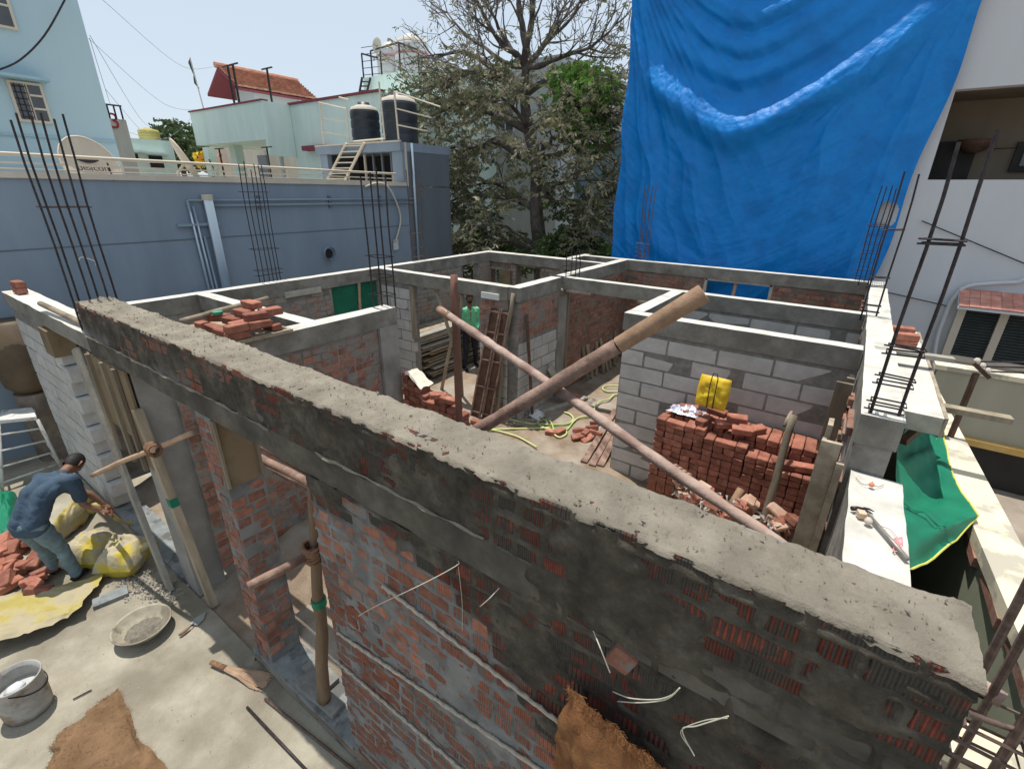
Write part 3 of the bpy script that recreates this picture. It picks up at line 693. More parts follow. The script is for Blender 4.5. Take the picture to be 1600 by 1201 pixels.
# planks leaning along the brown wall
for i in range(8):
    y = 9.0+i*.22; plank((-4.22+rg.uniform(-.06, .05), y, 0), (-4.40, y+rg.uniform(-.12, .2), rg.uniform(.55, .85)), .10, .03, 'short plank leaning in a row against the brown brick wall', 'short planks along the brown wall', M['wood_pale'], up=(1, 0, .2))
for i, (a, b) in enumerate((((-4.16, 7.75, .0), (-4.39, 7.55, .75)), ((-4.02, 7.72, 0), (-4.34, 7.4, .78)))):
    plank(a, b, .13, .03, ('grey board leaning by the column of the centre wall, farther left one', 'grey board leaning by the column of the centre wall, nearer one')[i], 'boards by the column', M['wood_grey'], up=(1, 0, .2))
plank((-4.25, 6.75, .02), (-3.85, 8.1, .03), .12, .035, 'grey board lying on the floor along the foot of the centre wall', None, M['wood_grey'])
for i, (a, b) in enumerate((((912, 722), (962, 640)), ((925, 727), (965, 655)), ((938, 728), (966, 672)))):
    p, q = at_z(*a, .03), at_z(*b, .12+.02*i)
    plank(p, (min(q.x, -2.42), q.y, q.z), .10, .035, ('leftmost','middle','rightmost')[i]+' of three brown boards lying by the end of the block wall', 'brown boards by the block wall end', M['pole_pink'])
# bricks: shared pieces
def lb(): return bvar('brick_loose', .225, .108, .075, n=16, c=.008, j=.005)
def lbrick(P, rot, label, group): 
    return tag(inst('brick', lb(), P, rot), label, 'brick', group)
# big stack in front of the block wall
GA = 'bricks of the large stack by the grey block wall'; LA = 'red brick stacked in the large stack against the grey block wall'
def stack_top(x): return 17 if x < -1.0 else (16 if x < -.55 else (15 if x < -.2 else 14))
cnt = 0; restA = MB()
zr = .04
for r in range(17):
    zc = zr+r*.079
    x = -1.56
    while x < .14:
        st = rg.random() < .18 and x < -.1
        L = .228 if st else .113
        if r < stack_top(x):
            yj = rg.uniform(-.012, .012)
            P = (x+L/2, 5.32+(.054 if st else .112)+yj, zc)
            if zc > .52: lbrick(P, (rg.uniform(-.03, .03), rg.uniform(-.03, .03), (0 if st else math.pi/2)+rg.uniform(-.05, .05)), LA, GA); cnt += 1
            else: restA.box(x, x+L-.006, 5.32+yj, 5.54, zc-.037, zc+.037)
        x += L+.003
restA.box(-1.52, .12, 5.56, 5.90, 0, 1.2)
solo(restA, 'brick_mass', 'brick_loose', 'hidden core and foot courses of the large brick stack', 'bricks')['kind'] = 'stuff'
for row, y in ((0, 5.66), (1, 5.83)):
    x = -1.52
    while x < .12:
        top = 17 if x < -.9 else (17 if x > -.75 else 16)
        for k in (top-3, top-2, top-1):
            if row == 0 or k > 14: lbrick((x+.056, y+rg.uniform(-.01, .01)-.02, zr+k*.079), (rg.uniform(-.02, .02), rg.uniform(-.02, .02), math.pi/2+rg.uniform(-.05, .05)), LA, GA)
        x += .117
for i, (x, y, z, rx, rz) in enumerate(((-1.22, 5.60, 17, .05, .1), (-1.05, 5.5, 17, 0, 1.3), (-.82, 5.55, 17, .1, .5), (-.62, 5.5, 17, .03, .2), (-.5, 5.62, 17, .1, .9), (-.72, 5.62, 18, .15, .2), (-.95, 5.68, 18, .1, -.2), (-1.3, 5.75, 17, .0, .2), (-.15, 5.40, 14.2, .12, .3), (.04, 5.45, 14.2, .1, .1))):
    lbrick((x, y, zr+z*.079), (rx, rg.uniform(-.1, .1), rz), 'loose red brick lying askew on top of the large stack', 'loose bricks on the large stack')
M['brick_pale'] = mat('broken_pale_brick', (.42,.24,.17), (.52,.36,.27), 9, .9, .004, 60, rnd=.15)
# rubble and broken bricks at its foot
GR = 'broken bricks at the foot of the large stack'
for i in range(46):
    t_ = rg.random(); px = 1058+t_*190; py = 752+t_*66+rg.uniform(-6, 34); zz = rg.uniform(4.62, 5.10)
    p = at_y(px, py-4, zz); o = lbrick(p, (rg.uniform(-.7, .7), rg.uniform(-.6, .6), rg.uniform(0, 3)), 'broken pale brick lying in the rubble at the foot of the large stack', GR); o.scale = (rg.uniform(.45, .95), 1, 1)
    o.data = fixn(chamfer_box(.2, .10, .075, .012, .010).mesh('brick', M['brick_pale'])) if i % 2 else o.data
for i, (a, b, r) in enumerate((((1136, 800), (1158, 764), .04), ((1168, 812), (1200, 830), .03))):
    solo(MB().tube([at_y(*a, 4.75), at_y(*b, 4.95)], r, 9), 'wood_stub', 'pole_tan', ('thick short', 'thin short')[i]+' sawn wood stub lying in the rubble by the large stack', 'wood stub', smooth=True)
rb = MB()
for i in range(420):
    t_ = rg.random(); p = at_y(1050+t_*205, 750+t_*70+rg.uniform(-4, 40), rg.uniform(4.6, 5.1)); s = rg.uniform(.010, .045)
    q = [(p.x+rg.uniform(-s, s), p.y+rg.uniform(-s, s), p.z+rg.uniform(-s, s)) for _ in range(4)]
    rb.add(q, [(0, 1, 2), (0, 2, 3), (0, 3, 1), (1, 3, 2)])
def hp_(i, j):
    px = 1036+i*18.5; py = 768+i*5.6; y_ = 5.22-j*.16; top_ = at_y(px, py, 5.0); k_ = max(0, 1-max(0, j-1)/8)
    return (top_.x, y_, (top_.z+.05*float(fbm(i*.8, j*.8, 3)))*k_*k_*(3-2*k_)*(.55+.45*min(1, i/2.5))-.07-.5*max(0, 1-min(i, 12-i)/1.0)*(j > 2))
mh = MB(); mh.grid([[hp_(i, j) for j in range(10)] for i in range(13)])
solo(mh, 'rubble_heap', 'gravel', 'low heap of dusty rubble before the foot of the large brick stack', 'rubble', smooth=True)['kind'] = 'stuff'
solo(rb, 'rubble', 'gravel', 'small rubble at the foot of the large brick stack', 'rubble')['kind'] = 'stuff'
a = at_y(1240, 648, 5.12); b = at_y(1182, 815, 4.6)
solo(MB().tube(log_pts((b.x, 4.6, 0), a, 12, .03, 21), log_rad(.044, .036, 12, 4), 9), 'crooked_prop', 'wood_pale', 'pale crooked prop leaning in front of the large brick stack', 'prop', smooth=True)
solo(MB().tube([at_y(1225, 665, 5.3), at_y(1237, 643, 5.5)], .018, 7), 'wood_peg', 'wood_pale', 'small pale wood peg beside the top of the crooked prop', 'peg', smooth=True)
# yellow bag with drawstring and a clear plastic bag on the stack
M['yellow'] = mat('yellow_plastic', (.72,.48,.02), (.80,.56,.04), 4, .45, .004, 25, c3=(.62,.36,.03), s3=3)
def pillow(c, ux, uz, un, w, h, d, n=18, seed=0, crease=.012):
    c, ux, uz, un = Vector(c), Vector(ux).normalized(), Vector(uz).normalized(), Vector(un).normalized(); mb = MB()
    for sd in (1, -1):
        P = []
        for i in range(n+1):
            row = []
            for j in range(n+1):
                a = i/n*2-1; b_ = j/n*2-1; k = max(0, (1-a**4)*(1-b_**4))**.6
                q = k*d/2*sd + k*crease*float(fbm(a*3+seed, b_*3+sd, 3))
                row.append(tuple(c+ux*(a*w/2*(1-.06*(b_**2)))+uz*(b_*h/2)+un*q))
            P.append(row if sd < 0 else row[::-1])
        mb.grid(P)
    return mb
c = at_y(1114, 613, 5.55); c.z = max(c.z, 1.36+.20)
t = thing('yellow_bag', 'yellow carrier bag with a black drawstring sitting on the large brick stack', 'bag', (c.x, c.y, c.z-.2))
pillow(c, (1, -.05, .0), (0.02, .12, 1), (0, -1, .1), .36, .38, .09, seed=3, crease=.03).build('body', M['yellow'], t, smooth=True)
st = MB(); M['black_cord'] = mat('black_cord', (.02,.02,.02), (.03,.03,.03), 5, .7)
for dx in (-.03, .035): st.tube([c+Vector((dx, -.04, .2)), c+Vector((dx*1.1, -.072, .08)), c+Vector((dx, -.07, -.1)), c+Vector((dx, -.06, -.18))], .006, 5)
st.tube([c+Vector((-.03, -.06, .2)), c+Vector((-.02, -.05, .25)), c+Vector((.02, -.05, .25)), c+Vector((.035, -.06, .2))], .006, 5)
st.build('drawstring', M['black_cord'], t)
M['film'] = mat('clear_film', (.55,.57,.66), (.72,.74,.82), 22, .18, .006, 40, spec=.8, c3=(.25,.25,.34), s3=14, t3=.5)
P = []
for i in range(26):
    row = []
    for j in range(14):
        a = i/25; b_ = j/13; h = .06*math.sin(math.pi*a)*math.sin(math.pi*b_)*(1+1.5*float(fbm(a*9, b_*7, 3, 5)))
        row.append((-1.50+a*.42+.03*float(fbm(b_*5, a, 2)), 5.50+b_*.25+.04*float(fbm(a*5, b_, 2, 6)), 1.385+max(0, h)))
    P.append(row)
solo(MB().grid(P), 'plastic_bag', 'film', 'crumpled clear plastic bag on the left end of the large brick stack', 'plastic bag', smooth=True)
# smaller stack left of the upright post
GB = 'bricks of the small stack beside the grey end column'; LB = 'red brick in the small stack beside the grey end column'
def heap(xs, y, top, z0, label, group, back=1):
    for x, n in zip(xs, top):
        for k in range(n):
            for r in range(back): lbrick((x+rg.uniform(-.008, .008), y+r*.23+rg.uniform(-.02, .02), z0+k*.079), (rg.uniform(-.03, .03), rg.uniform(-.03, .03), math.pi/2+rg.uniform(-.07, .07)), label, group)
MB_b = MB(); MB_b.box(-4.88, -4.45, 4.22, 4.44, 0, .95); MB_b.box(-4.44, -3.80, 4.22, 4.44, 0, .80); solo(MB_b, 'brick_mass', 'brick_loose', 'lower courses of the small brick stack beside the end column', 'bricks')['kind'] = 'stuff'
heap([-4.82, -4.70, -4.58, -4.46], 4.32, [7, 6, 5, 4], .99, LB, GB)
heap([-4.34, -4.22, -4.10, -3.98, -3.86], 4.32, [4, 6, 6, 5, 4], .84, LB, GB)
for i, (x, z, rz) in enumerate(((-4.20, 6.1, .9), (-4.02, 5.9, .3), (-4.36, 4.1, .2))): lbrick((x, 4.24, .84+z*.079), (.05, .06, rz), 'tilted brick on top of the small stack beside the end column', 'tilted bricks on the small stack')
# cement bag torn on the stack
P = [[(-4.80+i*.045, 4.20+j*.05, 1.53+.06*float(fbm(i*.9, j*.9, 3))-.024*i) for j in range(6)] for i in range(8)]
solo(MB().grid(P), 'torn_paper', mat('torn_paper', (.6,.53,.42), (.72,.66,.55), 8, .9, .006, 30), 'crumpled pale cement paper lying on the small brick stack', 'paper', smooth=True)
# stack on the boards at the left, by the long pole
pf = MB(); pf.box(-5.95, -4.90, 2.05, 2.75, 2.425, 2.46); solo(pf, 'platform_board', 'wood_plank', 'board carrying the bricks beside the left cross beam', 'board')
GC = 'bricks piled on the wall beside the long pale pole'; LC = 'red brick piled on the wall beside the long pale pole'
hp = [(-5.62, 2.16, 0, 0, .1), (-5.40, 2.18, 0, 0, 0), (-5.17, 2.16, 0, 0, .1), (-4.98, 2.2, 0, 0, 1.5), (-5.55, 2.3, 1, 0, .6), (-5.3, 2.32, 1, 0, .1), (-5.08, 2.3, 1, 0, 1.55), (-4.95, 2.42, 1, 0, 1.5), (-5.22, 2.42, 2, 0, .15), (-5.0, 2.42, 2, 0, 1.4), (-5.2, 2.5, 3, 0, .1), (-5.3, 2.55, 0, 0, 0), (-5.05, 2.6, 0, 0, 0), (-5.3, 2.6, 1, 0, .1), (-5.06, 2.62, 2, 0, 1.5), (-4.97, 2.2, 1, 0, 1.6)]
for x, y, k, rx, rz in hp: lbrick((x, y, 2.50+k*.078), (0, 0, rz), LC, GC)
solo(MB().lathe([(0, 0), (.05, 0), (.052, .03), (.045, .034), (0, .03)], (-5.52, 2.28, 2.62), 14), 'green_bowl', mat('green_bowl', (.05,.22,.14), (.08,.30,.2)), 'small green round bowl lying on the bricks beside the long pole', 'bowl')
a = at_z(283, 502, 2.62); b = at_z(418, 466, 2.62)
solo(MB().tube(log_pts(a, b, 10, .01, 6), .03, 8), 'long_pole', 'wood_pale', 'long pale pole lying across the beams above the brick pile at left', 'pole', smooth=True)
a = at_z(63, 474, 2.64); b = at_z(118, 500, 2.60)
solo(MB().tube([a, b, b+(b-a)*.4], .03, 8), 'short_pole', 'wood_pale', 'pale pole lying along the white left beam beside the rebars', 'pole', smooth=True)
for i, (x, z) in enumerate(((-8.95, 2.60), (-8.95, 2.68))): lbrick((x, 1.36, z), (0, 0, .05), ('lower', 'upper')[i]+' of two bricks at the far left end of the beam', 'two bricks on the left beam end')
# loose bricks on the open floor
for i, (px, py, rz) in enumerate(((905, 672, .3), (903, 682, .9), (915, 676, 1.6), (925, 668, .4), (932, 660, 1.0), (930, 676, .2), (918, 686, 1.2))):
    p = at_z(px, py, .04+.03*(i % 3)); lbrick(p, (rg.uniform(-.4, .4), rg.uniform(-.3, .3), rz), 'brick lying loose on the open floor near the hose and block wall end', 'loose bricks on the open floor')
for i, (px, py) in enumerate(((862, 675), (875, 674))):
    p = at_z(px, py, .04); lbrick(p, (0, 0, .4+i), ('pale brick lying left under the hose loop', 'brick lying right inside the hose loop')[i], None)
lbrick((-4.02, 8.0, .05), (.1, .3, .5), 'single brick leaning at the foot of the column of the centre wall', None)
p = at_z(745, 659, .04); lbrick(p, (0, .05, .2), 'single brick lying on the floor right of the upright post', None)
for i, (y, x) in enumerate(((7.35, .64), (7.0, .66))):
    for k in range(2): lbrick((x+.02, y, 2.31+k*.078), (0, 0, .05+k*.1), ('far', 'near')[i]+' '+('lower', 'upper')[k]+' brick of those on the sunshade slab by the rebars', 'bricks on the sunshade slab')
# hose
M['hose'] = mat('yellow_green_hose', (.50,.56,.22), (.62,.66,.32), 4, .4, c3=(.35,.5,.12), s3=1.2)
def hpx(l): return [at_z(800+x/6.67, 520+y/6.67, .025) for x, y in l]
hs = MB()
for l in ([(1130,548),(1010,548),(950,565),(955,595),(1010,612),(1115,612)], [(1110,640),(1060,648),(1010,690),(920,712),(870,765),(845,830),(820,860),(700,880),(640,925),(590,990),(540,1022),(440,1010),(330,985),(265,935),(330,905),(400,925),(430,990),(440,1055),(500,1088),(560,1060),(565,1025),(520,1010)],
          [(545,825),(610,850),(638,900),(580,945),(440,955),(200,945),(60,920),(-60,885)], [(-300,1010),(-100,1000),(200,995),(400,985)], [(-300,1000),(-150,1020),(0,1060),(100,1100),(260,1190)]):
    hs.tube(smooth_path(hpx(l)), .016, 7)
t = solo(hs, 'garden_hose', 'hose', 'yellow green hose lying in loops on the sandy floor', 'hose', smooth=True)
# rags and rubble by the centre corner foot
rb = MB()
for i in range(160):
    p = at_z(rg.uniform(790, 860), rg.uniform(645, 668), .0); s = rg.uniform(.01, .05)
    q = [(p.x+rg.uniform(-s, s), p.y+rg.uniform(-s, s), .01+rg.uniform(0, s*2.4)) for _ in range(4)]; rb.add(q, [(0, 1, 2), (0, 2, 3), (0, 3, 1), (1, 3, 2)])
solo(rb, 'floor_rubble', 'gravel', 'small rubble and scraps on the floor by the centre corner', 'rubble')['kind'] = 'stuff'
P = at_z(835, 652, .0); solo(MB().grid([[(P.x+i*.035-.12, P.y+j*.035-.1, .03+.13*max(0, 1-((i-4)**2+(j-4)**2)/18)+.05*float(fbm(i*.8, j*.8, 2))) for j in range(9)] for i in range(9)]), 'white_rag', mat('white_rag', (.5,.5,.48), (.65,.65,.62), 9), 'crumpled white rag on the rubble at the centre corner foot', 'rag', smooth=True)
# ---------------------------------------------------------------- rebar cages
def cage(label, bars, z0, stirrups, r=.008, rings=None, mk='steel', loc=None, lean=0):
    """bars: ((x, y, ztop), ...)"""
    cx_ = sum(b[0] for b in bars)/len(bars); cy_ = sum(b[1] for b in bars)/len(bars)
    t = thing('rebar_cage', label, 'rebar', (cx_, cy_, z0), 'bundles of upright rebars')
    for x, y, zt in bars:
        n = 6; MB().tube([(x+.012*math.sin(i*1.1+x*9)*(i/n), y+.012*math.cos(i*1.3+y*7)*(i/n), z0+(zt-z0)*i/n) for i in range(n+1)], r, 6).build('bar', M[mk], t)
    xs = [b[0] for b in bars]; ys = [b[1] for b in bars]; e = r*1.6; x0, x1, y0, y1 = min(xs)-e, max(xs)+e, min(ys)-e, max(ys)+e
    for z in stirrups:
        dz = rg.uniform(-.012, .012); MB().tube([(x0-.03, y0, z), (x1, y0, z+dz), (x1, y1, z+dz*2), (x0, y1, z+dz), (x0, y0, z), (x0, y0+.05, z)], r*.55, 5).build('stirrup', M[mk], t)
    return t
bars = []
for b, tp in (((113, 468), (22, 188)), ((122, 466), (42, 178)), ((140, 466), (50, 181)), ((153, 465), (78, 178)), ((168, 464), (84, 186)), ((181, 462), (92, 178))):
    p = at_z(*b, 2.86); bars.append((p.x, p.y, zat(p.x, p.y, *tp)))
cage('six tall black rebars rising behind the left end of the front wall', bars, 2.3, [zat(bars[2][0], bars[2][1], 100, 323)], .009)
def px_cage(label, pairs, zb, st, r, z0=2.35, mk='steel', st_px=None):
    bars = []
    for b, tp in pairs: p = at_z(*b, zb); bars.append((p.x, p.y, zat(p.x, p.y, *tp)))
    zs = list(st)
    for q in (st_px or []): zs.append(zat(bars[0][0], bars[0][1], *q))
    return cage(label, bars, z0, zs, r, mk=mk)
px_cage('rebar bundle on the left wall in front of the grey pipes', [((406, 440), (372, 256)), ((413, 438), (379, 252)), ((421, 437), (388, 265)), ((427, 436), (393, 256)), ((433, 435), (397, 258)), ((438, 434), (403, 258))], 2.42, [2.5, 2.6, 2.95], .008, st_px=[(395, 300)])
px_cage('thick rebar bundle on the end column of the dividing wall', [((584, 480), (575, 275)), ((597, 478), (586, 270)), ((606, 477), (597, 262)), ((618, 479), (612, 275))], 2.42, [2.6, 2.85, 3.1], .011)
px_cage('faint thin rebar bundle at the far end of the left wall', [((644, 408), (639, 265)), ((650, 407), (644, 262)), ((657, 406), (650, 262)), ((663, 406), (657, 266))], 2.42, [2.5, 2.7, 3.0], .009, mk='steel_rust')
px_cage('rebar bundle in front of the blue tarpaulin near its left edge', [((996, 405), (1002, 292)), ((1000, 406), (1006, 290)), ((1006, 406), (1013, 290)), ((1011, 407), (1020, 290))], 2.42, [2.5, 2.6, 2.7, 2.8], .010, mk='steel_rust')
px_cage('low rebar bundle on the beam crossing left of the centre', [((884, 433), (884, 392)), ((892, 430), (892, 390)), ((899, 431), (899, 392)), ((905, 429), (906, 394))], 2.42, [2.5, 2.62, 2.72], .009)
px_cage('rebar bundle at the far right corner by the torn patch of the tarpaulin', [((1336, 437), (1384, 290)), ((1342, 440), (1390, 292)), ((1350, 440), (1398, 290)), ((1356, 444), (1404, 294))], 2.42, [2.5, 2.65, 2.8, 2.95, 3.1, 3.25, 3.4], .010, st_px=[(1372, 350)])
px_cage('pair of rebars on the right wall between the two other bundles', [((1346, 492), (1418, 268)), ((1369, 494), (1441, 272))], 2.42, [2.48, 2.56, 2.8, 2.92, 3.5], .012)
px_cage('pair of thick rebars rising highest on the right wall', [((1360, 645), (1493, 222)), ((1404, 650), (1555, 203))], 2.42, [2.46, 2.52, 2.66, 2.72, 2.88, 2.94, 3.62, 3.65], .012)
t = cage('thick rebars close to the camera at the right end of the front wall', [(.575, 1.60, 4.05), (.625, 1.62, 4.05), (.70, 1.60, 4.0), (.66, 1.50, 3.95)], -.2, [2.12, 2.22, 2.3, 2.38, 2.44, 2.5], .011, mk='steel_rust')
solo(MB().tube(smooth_path([Vector(p) for p in ((.47, 1.3, 2.72), (.50, 1.36, 2.66), (.52, 1.45, 2.58), (.60, 1.5, 2.54), (.75, 1.52, 2.55), (.95, 1.5, 2.60))]), .009, 7), 'loose_rope', 'steel_rust', 'thick rope hanging between the wall corner and the near rebars', 'rope', smooth=True)
# wire caught on the first bundle
solo(MB().tube(smooth_path([at_x(123, 407, -6.45), at_x(127, 402, -6.45), at_x(140, 405, -6.45), at_x(149, 409, -6.45), at_x(149, 415, -6.45)]), .004, 5), 'wire_loop', mat('pale_wire', (.4,.42,.38), (.5,.5,.45)), 'short pale wire loop caught on the left rebars', 'wire')
# ---------------------------------------------------------------- things on the low right wall
zt = 1.972
M['orange'] = mat('orange_plastic', (.62,.22,.13), (.7,.3,.18), 5, .5)
t = thing('plumb_weight', 'small orange plumb weight with a thin cord on the white low wall top', 'plumb weight', at_z(1362, 757, zt))
p = at_z(1362, 757, zt+.02); MB().lathe([(0, -.018), (.014, -.012), (.019, 0), (.014, .012), (.006, .018), (0, .03)], p, 12).build('weight', M['orange'], t, smooth=True)
MB().tube(smooth_path([at_z(1337, 746, zt+.004), at_z(1348, 756, zt+.004), p, at_z(1372, 760, zt+.004), at_z(1381, 757, zt+.004)]), .0025, 5).build('cord', M['rope'], t)
t = thing('claw_hammer', 'claw hammer with a grey tube handle lying on the white low wall top', 'hammer', at_z(1345, 795, zt))
a, b = at_z(1356, 802, zt+.022), at_z(1418, 873, zt+.02)
MB().tube([a, a.lerp(b, .5), b], [.011, .012, .0135], 10).build('handle', mat('steel_handle', (.22,.20,.18), (.32,.29,.26), 12, .45, metal=.4), t, smooth=True)
h = MB(); h.tube([at_z(1331, 794, zt+.022), at_z(1340, 794, zt+.022), at_z(1341, 793, zt+.022), at_z(1352, 796, zt+.022)], [.016, .016, .010, .012], 10)
h.tube([at_z(1350, 794, zt+.026), at_z(1358, 795, zt+.026), at_z(1366, 799, zt+.02)], [.010, .007, .003], 8); h.tube([at_z(1350, 797, zt+.02), at_z(1357, 799, zt+.02), at_z(1364, 803, zt+.016)], [.009, .007, .003], 8)
h.build('head', M['steel'], t, smooth=True)
p = at_z(1346, 803, zt+.022); tag(inst('wood_cube', fixn(chamfer_box(.045, .05, .042, .003, .001).mesh('wood_cube', mat('plumb_block', (.58,.40,.28), (.66,.48,.34), 8))), p, (0, 0, .3)), 'small pale wooden plumb block beside the hammer head', 'wood block')
t = thing('plumb_bob', 'round pale plumb bob on a pink string beside the hammer handle', 'plumb bob', at_z(1357, 815, zt))
p = at_z(1357, 814, zt+.024); MB().lathe([(0, -.023), (.018, -.015), (.024, 0), (.020, .012), (.008, .026), (0, .03)], p, 14).build('bob', mat('brass_dull', (.55,.47,.40), (.62,.55,.47), 9, .5), t, smooth=True)
sp = MB(); sp.tube(smooth_path([p, at_z(1378, 822, zt+.005), at_z(1392, 828, zt+.005), at_z(1404, 842, zt+.005)]), .002, 4)
sp.build('string', M['rope'], t)
sp = MB()
for i in range(9): sp.tube(smooth_path([at_z(1394+rg.uniform(0, 18), 838+rg.uniform(0, 24), zt+.006+rg.uniform(0, .012)) for _ in range(5)]), .0028, 4)
solo(sp, 'pink_string', mat('pink_string', (.62,.18,.20), (.72,.45,.45), 40), 'tangle of pink and white string on the low wall beside the hammer handle', 'string')
# ---------------------------------------------------------------- boards and post outside the right wall
def board(pa, pb, wd, th, label, mk='wood_pale', z=None): 
    return plank(at_z(*pa, z), at_z(*pb, z), wd, th, label, None, M[mk])
board((1366, 545), (1490, 562), .12, .04, 'grey plank across the wall top behind the thick rebars', 'wood_grey', 2.40)
board((1462, 634), (1580, 656), .11, .05, 'pale plank jutting out over the passage past the slab', 'wood_pale', 2.16)
plank(at_z(1410, 690, 1.9), at_z(1468, 640, 2.08), .06, .06, 'dark slanting timber strut under the sunshade slab', None, M['wood_dark'])
# ---------------------------------------------------------------- neighbours
def pmat(n, c, d=.88, **k): k.setdefault('c3', tuple(x*.86 for x in c)); k.setdefault('s3', .9); k.setdefault('t3', .56); k.setdefault('c3soft', .3); k.setdefault('stretch', (1.6, 1.6, .35)); return mat(n, c, tuple(x*d for x in c), k.pop('scale', 1.5), .85, .003, 60, coords='World', **k)
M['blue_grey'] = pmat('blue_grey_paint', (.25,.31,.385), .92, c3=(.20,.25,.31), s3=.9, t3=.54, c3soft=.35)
M['blue_grey2'] = pmat('blue_grey_darker', (.15,.18,.21), .85, c3=(.12,.14,.165), s3=.7, t3=.5, c3soft=.4)  # darker tone of the house blue grey, for wall end and small parts
M['pipe'] = pmat('painted_pipe', (.27,.345,.42))
M['cream'] = pmat('cream_paint', (.62,.56,.47), .85)
M['cream_rail'] = pmat('cream_rail', (.68,.60,.48), .9)
M['white_wall'] = pmat('white_wall_paint', (.60,.61,.64), .94, c3=(.54,.55,.57), s3=.4, t3=.5, c3soft=.4)
M['mint'] = pmat('mint_paint', (.72,.84,.775), .96)
M['sky_blue'] = pmat('sky_blue_paint', (.33,.50,.58), .92)
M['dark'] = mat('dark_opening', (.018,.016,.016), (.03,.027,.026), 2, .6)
M['glass'] = mat('window_glass', (.03,.035,.04), (.05,.055,.06), 2, .12, spec=.8)
M['maroon'] = pmat('maroon_trim', (.28,.07,.09))
M['beige'] = pmat('beige_paint', (.42,.39,.31), .9)
def bx(parent, name, mk, *b): return MB().box(*b).build(name, M[mk] if isinstance(mk, str) else mk, parent)
# grey blue house on the left
XN = -10.5
h = thing('grey_blue_house', 'long grey blue house wall at left with pipes and a cream edged roof terrace', 'house', (XN-2, 5, 0))
bx(h, 'wall', 'blue_grey', -16.5, XN, -6, 9.82, -.9, 3.98)
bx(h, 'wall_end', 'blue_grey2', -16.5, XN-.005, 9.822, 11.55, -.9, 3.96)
bx(h, 'roof_edge', 'cream', XN-.22, XN+.04, -6, 9.84, 3.985, 4.075)
bx(h, 'groove_shade', 'blue_grey2', XN-.02, XN+.006, -6, 9.8, 2.955, 2.975)  # dark strip painted in for the shade of a recessed line
bx(h, 'corner_strip', 'cream', XN-.2, XN+.02, 9.80, 9.86, 3.98, 5.06)
bx(h, 'terrace_floor', 'cream', -16.4, XN-.23, -6, 9.8, 3.6, 3.99)
# stair room on the terrace
s = thing('stair_room', 'small grey blue room on the terrace with a dark wide opening and cream ladder', 'room', (-12.3, 10.5, 3.98))
x0 = -14.15
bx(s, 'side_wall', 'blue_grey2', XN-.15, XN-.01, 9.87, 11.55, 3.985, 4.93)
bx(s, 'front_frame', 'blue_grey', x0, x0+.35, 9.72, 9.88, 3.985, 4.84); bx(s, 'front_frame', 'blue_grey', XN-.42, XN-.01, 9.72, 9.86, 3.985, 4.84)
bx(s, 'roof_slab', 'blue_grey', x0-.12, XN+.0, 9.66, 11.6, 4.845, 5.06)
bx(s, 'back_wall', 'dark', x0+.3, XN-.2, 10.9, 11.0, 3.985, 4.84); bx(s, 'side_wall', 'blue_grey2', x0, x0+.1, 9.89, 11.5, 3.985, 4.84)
for i in range(4): 
    xx = XN-1.9+i*.38; bx(s, 'mullion', 'cream' if i == 0 else 'blue_grey2', xx, xx+.06, 9.95, 10.0, 3.985, 4.84)
bx(s, 'parapet_trim', 'cream', x0-.1, XN+.01, 9.64, 9.70, 5.062, 5.10)
# cream metal ladder
a0, a1 = at_y(507, 290, 9.45), at_y(541, 224, 9.62); b0, b1 = at_y(535, 290, 9.45), at_y(569, 223, 9.62)
t = thing('cream_ladder', 'cream painted metal ladder leaning on the stair room', 'ladder', (a0.x, a0.y, a0.z))
for p, q in ((a0, a1), (b0, b1)): MB().beam(p, q, .06, .05, up=(0, 1, 0)).build('rail', M['cream_rail'], t)
for i in range(8):
    k = .04+i*.128; MB().beam(a0.lerp(a1, k), b0.lerp(b1, k), .05, .03).build('rung', M['cream_rail'], t)
# terrace rail
t = thing('terrace_rail', 'long cream pipe railing along the roof edge of the grey blue house', 'railing', (XN-.1, 2, 4.07))
for z, r in ((4.31, .026), (4.19, .014), (4.105, .012)): MB().tube([(XN-.08, -3, z+.03), (XN-.08, 3.5, z), (XN-.08, 9.5, z-.03)], r, 8).build('rail', M['cream_rail'], t, smooth=True)
for y in (1.0, 2.4, 3.4, 4.9, 6.4, 8.0, 9.4): MB().tube([(XN-.08, y, 4.07), (XN-.08, y, 4.30)], .014, 6).build('post', M['cream_rail'], t)
# pipes on the blue wall
t = thing('wall_pipes', 'painted pipes running along and down the grey blue wall', 'pipes', (XN+.08, 4.5, 2))
def wy(px, py): return at_x(px, py, XN+.07)
p = wy(322, 306); q = wy(347, 452)
MB().tube([(XN+.1, p.y, 3.72), (XN+.1, p.y, 0)], .085, 12).build('down_pipe', M['pipe'], t, smooth=True)
MB().tube([(XN+.1, p.y, 3.66), (XN+.1, p.y, 3.76)], .10, 12).build('pipe_cap', M['cream'], t)
for k, (dy, zt_) in enumerate(((-.34, 3.66), (-.26, 3.55), (-.18, 3.0))): MB().tube([(XN+.05, p.y+dy+.0, zt_), (XN+.05, p.y+dy+.06, 0)], .022, 7).build('thin_pipe', M['pipe'], t, smooth=True)
for z, y0 in ((3.66, p.y-.34), (3.56, p.y+.1)): MB().tube([(XN+.05, y0, z), (XN+.05, 10.05, z)], .022, 7).build('thin_pipe', M['pipe'], t, smooth=True)
for y in (p.y+1.0, p.y+2.7, p.y+4.2): bx(t, 'bracket', 'blue_grey2', XN, XN+.06, y, y+.06, 3.48, 3.74)
for z, w_ in ((3.2, .55), (1.95, .55)): bx(t, 'clamp', 'pipe', XN+.002, XN+.07, p.y-.6, p.y+.15, z, z+.05)
